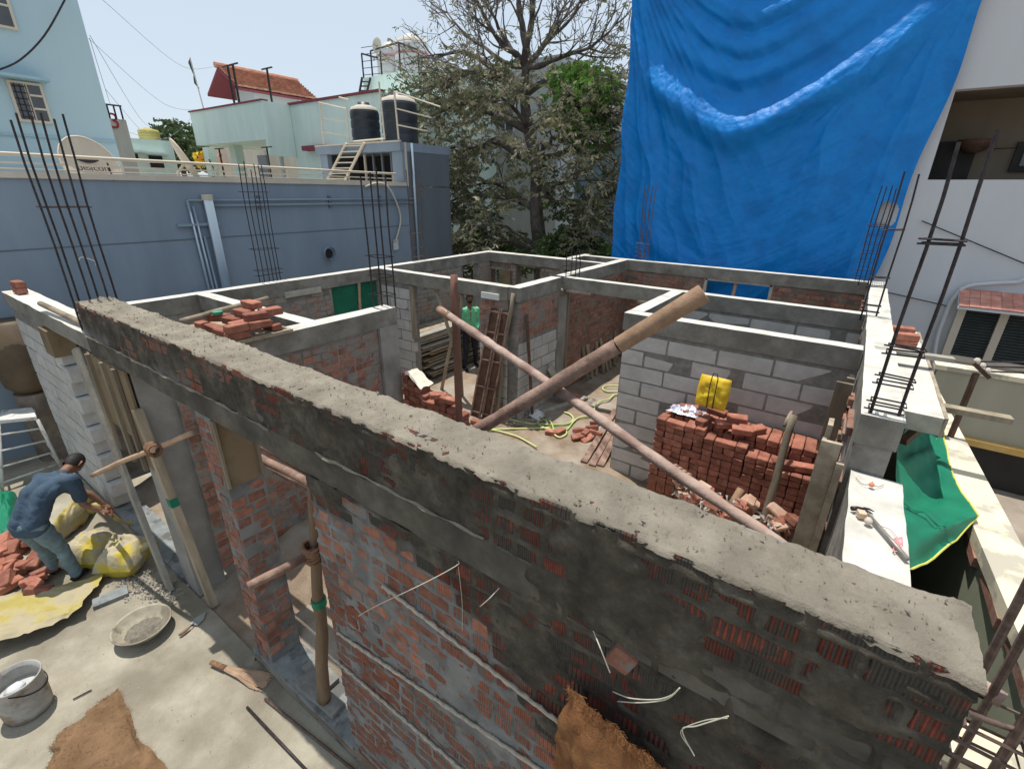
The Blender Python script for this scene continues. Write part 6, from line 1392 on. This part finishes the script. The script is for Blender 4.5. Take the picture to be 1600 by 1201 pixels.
# steel step stool
t = thing('step_stool', 'white painted metal step stool standing by the left block wall', 'stool', at_z(30, 700, G))
M['stool'] = mat('white_metal', (.50,.50,.48), (.62,.62,.59), 9, .6, c3=(.36,.33,.28), s3=6, t3=.6)
tp = [at_z(-4, 657, .74), at_z(57, 651, .74), at_z(50, 636, .74), at_z(2, 641, .74)]; gd = [at_z(4, 770, G), at_z(98, 735, G), at_z(72, 705, G), at_z(-14, 722, G)]
MB().hexa([p-Vector((0, 0, .05)) for p in tp]+tp).build('top', M['stool'], t)
for p, q in zip(tp, gd): MB().tube([p-Vector((0, 0, .05)), q], .021, 7).build('leg', M['stool'], t, smooth=True)
for k in (.2, .42, .64, .86):
    for a, b in ((0, 1), (0, 3), (1, 2)): 
        if a == 0 and b == 3 and k != .64: continue
        MB().tube([tp[a].lerp(gd[a], k), tp[b].lerp(gd[b], k)], .014, 6).build('rung', M['stool'], t, smooth=True)
c = at_z(30, 560, 1.9); c = at_x(28, 545, -10.1)
t = thing('brown_drum', 'brown plastic sheet bundle hanging by the blue wall behind the left block wall', 'drum', (c.x, c.y, .9))
z1, z2 = at_x(12, 502, -10.1).z, at_x(45, 612, -10.1).z; MB().lathe([(0, z2), (.2, z2+.02), (.30, z2+.14), (.32, z2+.3), (.32, z1), (0, z1+.01)], (c.x, c.y, 0), 22).build('shell', mat('brown_plastic', (.085,.06,.036), (.12,.085,.05), 3, .6), t, smooth=True)
MB().tube([(c.x, c.y, -.27), (c.x, c.y, z2)], .25, 14).build('stand', M['mortar_brown'], t)
# ---------------------------------------------------------------- props, planks and poles at the doorways
t = thing('trunk_prop', 'crooked tree trunk prop standing on slabs in the near doorway', 'prop', at_z(505, 1093, -.1))
a, b = at_z(507, 1092, -.06), at_y(487, 742, 1.40); b.z = min(b.z, 2.36)
pts = [a, a.lerp(b, .18)+Vector((-.012, 0, 0)), a.lerp(b, .38)+Vector((.02, 0, 0)), a.lerp(b, .55)+Vector((-.012, 0, 0)), a.lerp(b, .75), b]
MB().tube(smooth_path(pts, 4), [.052*(1-.018*i+.02*math.sin(i*1.3)) for i in range(21)], 12, rough=.04).build('trunk', M['wood_brown'] if 'wood_brown' in M else M.setdefault('wood_brown', mat('brown_bark', (.15,.10,.062), (.24,.17,.11), 8, .8, .006, 40, stretch=(1, 1, .2), c3=(.13,.09,.055), s3=4)), t, smooth=True)
p = a.lerp(b, .50); MB().tube([p-Vector((0, 0, .03)), p+Vector((0, 0, .03))], .054, 12).build('green_band', M['net'], t)
for i, (pa, pb_, dz) in enumerate((((470, 1060), (530, 1110), .0), ((482, 1035), (520, 1070), -.0))): plank(at_z(*pa, -.085), at_z(*pb_, -.085), .13, .04, ('near','far')[i]+' grey slab under the trunk prop in the doorway', 'slabs under the trunk prop', M['aac_joint'])
p = at_z(490, 868, 1.50); p = at_y(490, 862, 1.34); q = at_y(388, 916, .80)
t = thing('tied_pole', 'peeled pole tied across to the trunk prop, its free end over the yard', 'pole', p)
q = Vector((p.x-.30, .86, p.z-.06)); q = at_y(388, 916, .92)
MB().tube(log_pts(q, p+(p-q)*.15, 8, .008, 3), .030, 10, rough=.03).build('pole', M['pole_pink'], t, smooth=True)
lr = MB()
for i in range(7): c = p+Vector((0, 0, -.05+i*.018)); lr.tube([c+Vector((.062*math.cos(a_)*1.05, .062*math.sin(a_), .008*math.sin(a_*2+i))) for a_ in np.linspace(0, 2*math.pi, 13)], .012, 5, cap=False, rough=.15)
tag(lr.build('rope_lashing', M['rope'], None, True, p), 'brown rope lashing on the trunk prop in the near doorway', 'rope')
a, b = at_y(214, 640, 1.22), at_z(334, 945, G); b.z = G+.005
a.z = min(a.z, 2.3)
t = thing('plank_prop', 'tall pale timber prop leaning in the left doorway with a green tape band', 'prop', b)
MB().beam(b, a, .085, .07, up=(0, 1, .0), jit=.004).build('post', M['wood_pale'], t); p = b.lerp(a, .57); MB().beam(p-(a-b).normalized()*.045, p+(a-b).normalized()*.045, .09, .075, up=(0, 1, 0)).build('green_band', M['net'], t)
p = at_y(240, 702, 1.16); q = at_z(145, 742, p.z-.02); q = at_y(145, 742, .98); r_ = at_y(300, 676, 1.30)
solo(MB().tube(log_pts(q, r_, 12, .012, 5), log_rad(.026, .024, 12, 2), 9, rough=.03), 'cross_pole', 'bamboo', 'peeled pole lashed across the timber prop in the left doorway', 'pole', smooth=True)
lr = MB()
for i in range(7): c = p+Vector((-.045+i*.014, 0, 0)); lr.tube([c+Vector((.01*math.sin(a_*2+i), .050*math.cos(a_), .055*math.sin(a_))) for a_ in np.linspace(0, 2*math.pi, 11)], .010, 5, cap=False, rough=.2)
tag(lr.build('rope_lashing', M['rope'], None, True, p), 'brown rope lashing on the timber prop in the left doorway', 'rope')
a, b = at_y(118, 545, 1.21), at_z(266, 921, G+.01); a.z = min(a.z, 2.36); plank(b, a, .12, .05, 'long grey plank standing on edge between block wall and concrete column', None, M['wood_grey'], up=(0, 1, 0))
t = thing('beam_shutter', 'ochre plywood shuttering with battens under the beam beside the concrete column', 'shuttering', (-5.6, 1.2, 1.5))
MB().box(-6.05, -5.40, 1.215, 1.235, 1.62, 2.36).build('board', M['ply'], t); MB().box(-5.395, -5.06, 1.22, 1.24, 1.35, 2.37).build('board', M['ply'], t)
for x in (-5.95, -5.55, -5.25): MB().beam((x, 1.20, 1.3), (x-.02, 1.20, 2.36), .06, .03, up=(0, 1, 0)).build('batten', M['wood_pale'], t)
MB().box(-7.72, -7.38, 1.20, 1.42, 2.02, 2.34).build('block_box', M['ply'], None); tag(bpy.data.objects['block_box'], 'stained plywood box wedged under the beam on top of the raked blocks', 'box')
a, b, c, d = at_x(325, 652, -3.485), at_x(400, 690, -3.485), at_x(412, 766, -3.485), at_x(366, 782, -3.485)
bb = MB().box(-3.498, -3.478, YF-.01, YB, 1.78, 2.36); solo(bb, 'pier_shutter', 'ply', 'stained plywood shutter panel on the top of the brick pier', 'panel')
bb = MB(); bb.beam((-3.468, YF+.0, 1.79), (-3.468, YF+.0, 2.36), .02, .03); bb.beam((-3.468, YB-.02, 1.79), (-3.468, YB-.02, 2.36), .02, .03); solo(bb, 'shutter_batten', 'wood_pale', 'pale battens edging the plywood panel of the brick pier', 'batten')
for i, (y, z) in enumerate(((1.66, 1.72), (1.78, 1.70), (1.90, 1.73), (1.72, 1.60))):
    x0 = -5.85 if i in (1, 3) else -4.95; solo(MB().tube(log_pts((x0, y, z), (-1.9+.2*i, y+.03, z+.02), 10, .012, i), .036, 9, rough=.03), 'scaffold_pole', 'pole_pink', ('nearest', 'second', 'farthest', 'lowest')[i]+' of the four pink poles lying behind the brick pier', 'pole', 'poles lying behind the pier', smooth=True)
for i, x in enumerate((-5.95, -1.5)):
    solo(MB().tube([(x, 1.8, 0), (x, 1.8, 1.56)], .035, 8).beam((x, 1.56, 1.585), (x, 2.0, 1.585), .05, .045), 'scaffold_trestle', 'wood_pale', ('left', 'right')[i]+' trestle post carrying the poles behind the pier', 'trestle')
# mortar crusted rods along the front wall
for i, (a, b) in enumerate((((598, 915), (886, 1138)), ((527, 988), (850, 1206)), ((514, 1022), (740, 1218)))):
    p, q = at_y(*a, 1.222), at_y(*b, 1.222); pts = [p.lerp(q, k/60)+Vector((0, 0, .004*math.sin(k*1.7))) for k in range(61)]
    solo(MB().tube(pts, [.009+.005*abs(float(fbm(k*.8, i*3, 3))) for k in range(61)], 7, rough=.25), 'crusted_rod', 'rod_mortar' if 'rod_mortar' in M else M.setdefault('rod_mortar', mat('rod_mortar', (.36,.31,.25), (.50,.44,.36), 40, .95, .006, 80)), ('upper', 'middle', 'lower')[i]+' of three mortar crusted rods running along the front wall face', 'rod', 'rods along the front wall', smooth=True)
def twine(pts, lab, r=.0022, name='twine'): solo(MB().tube(smooth_path([at_y(x, y, Y_) for x, y, Y_ in pts]), r, 5), name, M.setdefault('twine', mat('pale_twine', (.48,.46,.38), (.58,.56,.47), 30)), lab, 'string')
twine([(716, 876, 1.235), (712, 884, 1.2), (660, 912, 1.19), (590, 945, 1.2), (560, 962, 1.22)], 'long straw string stretched out from the beam joint in the wall')
twine([(780, 918, 1.23), (765, 934, 1.19), (750, 947, 1.2)], 'short straw string hanging right of the beam joint'); twine([(716, 885, 1.225), (722, 940, 1.225), (722, 985, 1.225)], 'vertical hairline string hanging below the beam joint', .0012)
twine([(927, 985, 1.23), (938, 1012, 1.19), (953, 1050, 1.20)], 'straight straw sticking out near the putlog hole')
twine([(958, 1080, 1.23), (985, 1090, 1.19), (1025, 1092, 1.16), (1050, 1085, 1.14), (1062, 1074, 1.13)], 'curved twine curling out of the wall, upper strand'); twine([(965, 1095, 1.23), (1000, 1097, 1.19), (1040, 1092, 1.15), (1061, 1075, 1.13)], 'curved twine curling out of the wall, lower strand')
twine([(1085, 1180, 1.2), (1066, 1140, 1.2), (1090, 1133, 1.17), (1138, 1118, 1.14)], 'bent twine knotted at the low right of the wall'); twine([(1076, 1165, 1.22), (1064, 1141, 1.205), (1100, 1125, 1.17), (1136, 1121, 1.15)], 'second strand of the knotted twine low on the wall', .0018)
p = at_y(972, 1028, 1.232); tag(inst('hole_brick', bvar('brick_plain', .09, .06, .10), p+Vector((0, .012, 0)), (.1, .35, .15)), 'red brick half pushed into the square hole of the front wall', 'brick'); 
solo(MB().box(p.x-.085, p.x-.035, 1.205, 1.224, p.z-.04, p.z+.07), 'hole_shadow', 'dark', 'dark gap beside the pushed in brick of the front wall', 'gap') if False else None
# jute cloth draped low on the front wall
c = at_y(930, 1180, 1.10); P = []
for i in range(30):
    row = []
    for j in range(26):
        u, v = i/29, j/25; x = c.x-.22+.52*u+.10*(1-v)*(u-.5)*-1; zt_ = at_y(895+u*90, 1105+u*u*90, 1.12).z
        z = zt_-.62*v; y = 1.205-.13*math.sin(math.pi*min(1, v*1.1+.1))**.5*math.sin(math.pi*(u*.9+.05))**.5+.03*float(fbm(u*6, v*5, 4, 9)); row.append((x+.02*float(fbm(u*5, v*8, 3, 2)), y, z))
    P.append(row)
jt = solo(MB().grid(P), 'jute_cloth', 'jute2' if 'jute2' in M else M.setdefault('jute2', mat('orange_jute', (.20,.085,.03), (.29,.14,.055), 6, .98, .012, 60, c3=(.13,.05,.02), s3=5, t3=.55, c3soft=.3)), 'rust brown jute cloth draped low on the front wall at the bottom', 'cloth', smooth=True)
fz = MB()
for i in range(420):
    k = rg.randrange(30); j = rg.choice((0, 0, 0, 1, rg.randrange(26))); p = Vector(P[k][j]); d = Vector((rg.gauss(0, 1), -abs(rg.gauss(0, .6)), rg.gauss(.2, 1))).normalized()*rg.uniform(.01, .03); fz.tube([p, p+d*.5, p+d+Vector((0, 0, -.006))], .0009, 3, cap=False)
fz.build('fringe', M['jute2'], jt)['kind'] = 'stuff'; ORG[jt.name] = jt.location.copy()
bpy.data.objects['fringe'].location = (0, 0, 0)
# ---------------------------------------------------------------- trees
M['bark'] = mat('grey_bark', (.10,.085,.075), (.16,.135,.12), 7, .95, .02, 12, c3=(.07,.055,.05), s3=2)
def leafmat(n, a, b):
    mt = mat(n, a, b, 1.6, .6, coords='World', lo=.35, hi=.62); bs = mt.node_tree.nodes['Principled BSDF']; L = mt.node_tree.links
    tr = mt.node_tree.nodes.new('ShaderNodeBsdfTranslucent'); ms = mt.node_tree.nodes.new('ShaderNodeMixShader'); ms.inputs[0].default_value = .3
    L.new(bs.inputs['Base Color'].links[0].from_socket, tr.inputs[0]); L.new(bs.outputs[0], ms.inputs[1]); L.new(tr.outputs[0], ms.inputs[2]); L.new(ms.outputs[0], mt.node_tree.nodes['Material Output'].inputs[0]); return mt
M['leaf_olive'] = leafmat('dusty_leaf', (.22,.215,.12), (.15,.16,.08)); M['leaf_pale'] = leafmat('dry_leaf', (.42,.39,.27), (.30,.28,.18)); M['leaf_green'] = leafmat('fresh_leaf', (.085,.19,.03), (.15,.29,.05)); M['leaf_dark'] = leafmat('dark_leaf', (.055,.085,.03), (.08,.12,.045))
rt_ = random.Random(11)
def rvec(s=1): return Vector((rt_.gauss(0, 1), rt_.gauss(0, 1), rt_.gauss(0, 1))).normalized()*s
def leaf_spray(mb, p, n, L, droop, mi, w=.32):
    d0 = rvec(); d0.z = -abs(d0.z)*droop+rt_.uniform(-.2, .5)*(1-droop); d0.normalize()
    s = d0.cross(Vector((0, 0, 1))); s = s.normalized() if s.length > .01 else Vector((1, 0, 0))
    for k in range(n):
        q = p+d0*L*.85*(k/n)*1.6+rvec(.03); sg = 1 if k % 2 else -1; e = (s*sg*.8+d0*.5+Vector((0, 0, -.55*droop))+rvec(.35)).normalized(); l = L*rt_.uniform(.6, 1.1); c = e.cross(d0+rvec(.5)).normalized()*l*w*.5
        mb.mi = mi; mb.add([q, q+e*l*.5+c, q+e*l, q+e*l*.5-c], [(0, 1, 2, 3)])
tb = Vector((-9.45, 14.2, -.3))
tree = thing('big_tree', 'big half bare tree with dusty olive leaves rising behind the site', 'tree', tb)
def tp_at(px, py, dy=0): return at_y(px, py, 14.2+dy)
trunk = [Vector((tp_at(848, 470).x, 14.2, -.3)), tp_at(845, 400), tp_at(838, 330), tp_at(838, 255), tp_at(826, 205), tp_at(820, 150), tp_at(822, 105)]
MB().tube(smooth_path(trunk, 4), [.27-.0062*i for i in range(25)], 12, rough=.05).build('trunk', M['bark'], tree, smooth=True)
limbs = MB(); twigs = MB(); leaf_pts = []
def grow(p, d, L, r, lvl, up, spread):
    n = 4; pts = [p]; rr = [r]
    for i in range(n):
        d = (d+rvec(.22)+Vector((0, 0, up))).normalized(); p = p+d*L/n; pts.append(p); rr.append(max(.008, r*(1-.5*(i+1)/n)))
    (limbs if lvl < 2 else twigs).tube(pts, rr, 7 if lvl < 2 else 4, cap=False)
    if lvl >= 2: leaf_pts.append((pts[-1], lvl)); 
    if lvl >= 2: leaf_pts.append((pts[2], lvl))
    if lvl < 4:
        for k in range(3 if lvl < 3 else 2):
            i = rt_.choice((2, 3, 4, 4)) if k else 4; dd = (d+rvec(spread)).normalized(); grow(pts[i], dd, L*rt_.uniform(.55, .78), rr[i]*.75, lvl+1, up, spread)
# main limbs aimed at places of the crown: (start on trunk, target pixel, depth shift, radius)
LM = [(6, (760, 10), -.6, .10), (6, (808, -60), .3, .14), (6, (838, -60), -.3, .13), (6, (905, 5), .6, .09), (6, (700, 20), .8, .08), (6, (940, 60), -.5, .10), (6, (875, 20), 1.2, .11), (6, (730, -20), -1.0, .10),
      (5, (680, 90), .6, .12), (5, (660, 140), -.8, .10), (5, (930, 130), .4, .12), (5, (720, 110), -1.4, .10), (4, (655, 190), .2, .13), (4, (700, 170), 1.4, .10), (4, (925, 175), -.8, .12), (4, (770, 150), -1.5, .08),
      (3, (670, 250), -.5, .12), (3, (930, 240), .6, .11), (3, (720, 240), 1.3, .10), (3, (880, 215), -1.3, .09), (2, (690, 320), -.7, .11), (2, (730, 290), .8, .10), (2, (925, 320), .2, .10), (2, (900, 280), -1.2, .09), (1, (720, 375), -.6, .12), (1, (700, 390), .8, .09), (1, (900, 360), -.4, .10), (1, (760, 350), -1.3, .08)]
for k, tgt, dy, r in LM:
    s = trunk[k]; e = tp_at(*tgt, dy); d = e-s; L = d.length; bare = tgt[1] < 75
    pts = [s]; n = 6
    for i in range(1, n+1): q = i/n; pts.append(s.lerp(e, q)+rvec(.10*L*.3)*(1 if i < n else .2)+Vector((0, 0, (.12*L*math.sin(math.pi*q)) if not bare else -.05*L*math.sin(math.pi*q))))
    limbs.tube(smooth_path(pts, 3), [max(.02, r*(1-.72*i/18)) for i in range(19)], 8, cap=False)
    for i in (2, 3, 3, 4, 5, 5, 6, 6, 6):
        dd = ((pts[i]-pts[i-1]).normalized()+rvec(.8)).normalized(); grow(pts[i], dd, rt_.uniform(.7, 1.25), max(.014, r*.30), 2 if i > 3 else 1, .12 if bare else .0, .8)
limbs.build('branches', M['bark'], tree, smooth=True)['kind'] = 'stuff'; twigs.build('twigs', M['bark'], tree)['kind'] = 'stuff'
cr = MB()
def to_px(p):
    d = Vector(p)-CAM; k = d.dot(_fw); return 800+FOC*d.dot(_rt)/k, 600.5-FOC*d.dot(_up)/k
for p, lvl in leaf_pts:
    h = (p.z-1)/9; dens = float(np.interp(p.z, [1.2, 3, 5.5, 7.2, 7.9, 8.6, 9.5], [.65, .62, .72, .65, .35, .14, .05]))
    side = (p.x-tb.x); dens *= 1.15 if side < -.5 else .8
    if rt_.random() < dens: leaf_spray(cr, p, 9 if p.z < 7.5 else 5, rt_.uniform(.10, .19), .75, 1 if rt_.random() < .38 else (0 if rt_.random() < .8 else 3))
for cpx, R_, n, mi in (((912, 148), 1.1, 420, 2), ((940, 175), .8, 180, 3), ((885, 122), .6, 130, 2), ((885, 185), .8, 180, 3), ((915, 205), .8, 130, 2), ((850, 250), .8, 60, 3), ((895, 290), 1.0, 110, 3), ((905, 340), .9, 130, 3), ((870, 320), .8, 70, 3), ((720, 300), 1.3, 260, 0), ((750, 355), 1.2, 230, 3), ((690, 200), 1.2, 260, 0), ((730, 130), 1.2, 240, 1), ((790, 300), .9, 160, 0), ((800, 130), .9, 170, 1), ((700, 255), 1.2, 240, 1), ((760, 160), 1.1, 200, 0), ((670, 150), 1.0, 180, 0), ((770, 230), 1.0, 130, 1), ((680, 310), 1.0, 160, 0), ((720, 380), 1.1, 170, 0), ((790, 380), 1.0, 130, 3)):
    c = tp_at(*cpx, -.5)
    for i in range(int(n*(1.1 if mi == 2 else .42))): 
        u = rvec(R_*rt_.random()**.4); u.z *= .75; leaf_spray(cr, c+u, 11, rt_.uniform(.11, .19), .75, mi if rt_.random() < .8 else (0 if rt_.random() < .5 else 1), .40)
o = cr.build('crown', [M['leaf_olive'], M['leaf_pale'], M['leaf_green'], M['leaf_dark']], tree); o['kind'] = 'stuff'
for i, (cpx, R_, n, mi, dy, lab) in enumerate((((885, 380), 1.0, 330, 3, -.6, 'green bush growing at the foot of the big tree'), ((930, 385), .7, 170, 2, 0, 'smaller green bush by the light blue house and tarpaulin edge'), ((800, 385), 1.1, 240, 3, 1, 'dark shrub under the big tree seen through its window'), ((720, 400), 1.0, 200, 0, .5, 'dusty shrub at the foot of the grey blue house end'))):
    c = tp_at(*cpx, dy); t = thing('bush', lab, 'bush', (c.x, c.y, -.3)); mb = MB(); MB().tube([(c.x, c.y, -.3), (c.x+.05, c.y, c.z)], .05, 6).build('stem', M['bark'], t)
    for k in range(n): u = rvec(R_*rt_.random()**.4); u.z = u.z*.8; leaf_spray(mb, c+u-Vector((0, 0, .25)), 8, .2, .5, 0, .45)
    mb.build('foliage', M[('leaf_olive', 'leaf_pale', 'leaf_green', 'leaf_dark')[mi]], t)['kind'] = 'stuff'
c = at_y(278, 228, 24); t = thing('small_tree', 'small dark green tree between the low mint house and the mint house', 'tree', (c.x, 24, -.9)); mb = MB(); MB().tube([(c.x, 24, -.9), (c.x, 24, c.z)], .25, 7).build('trunk', M['bark'], t)
for cc, R_, n in ((c, 3.0, 320), (c+Vector((3.2, 1.5, -.8)), 2.2, 200), (c+Vector((5.4, 3, -1.5)), 1.6, 120)):
    for k in range(n): u = rvec(R_*rt_.random()**.35); u.z *= .8; leaf_spray(mb, cc+u, 7, .55, .2, 0, .6)
mb.build('crown', M['leaf_dark'], t)['kind'] = 'stuff'
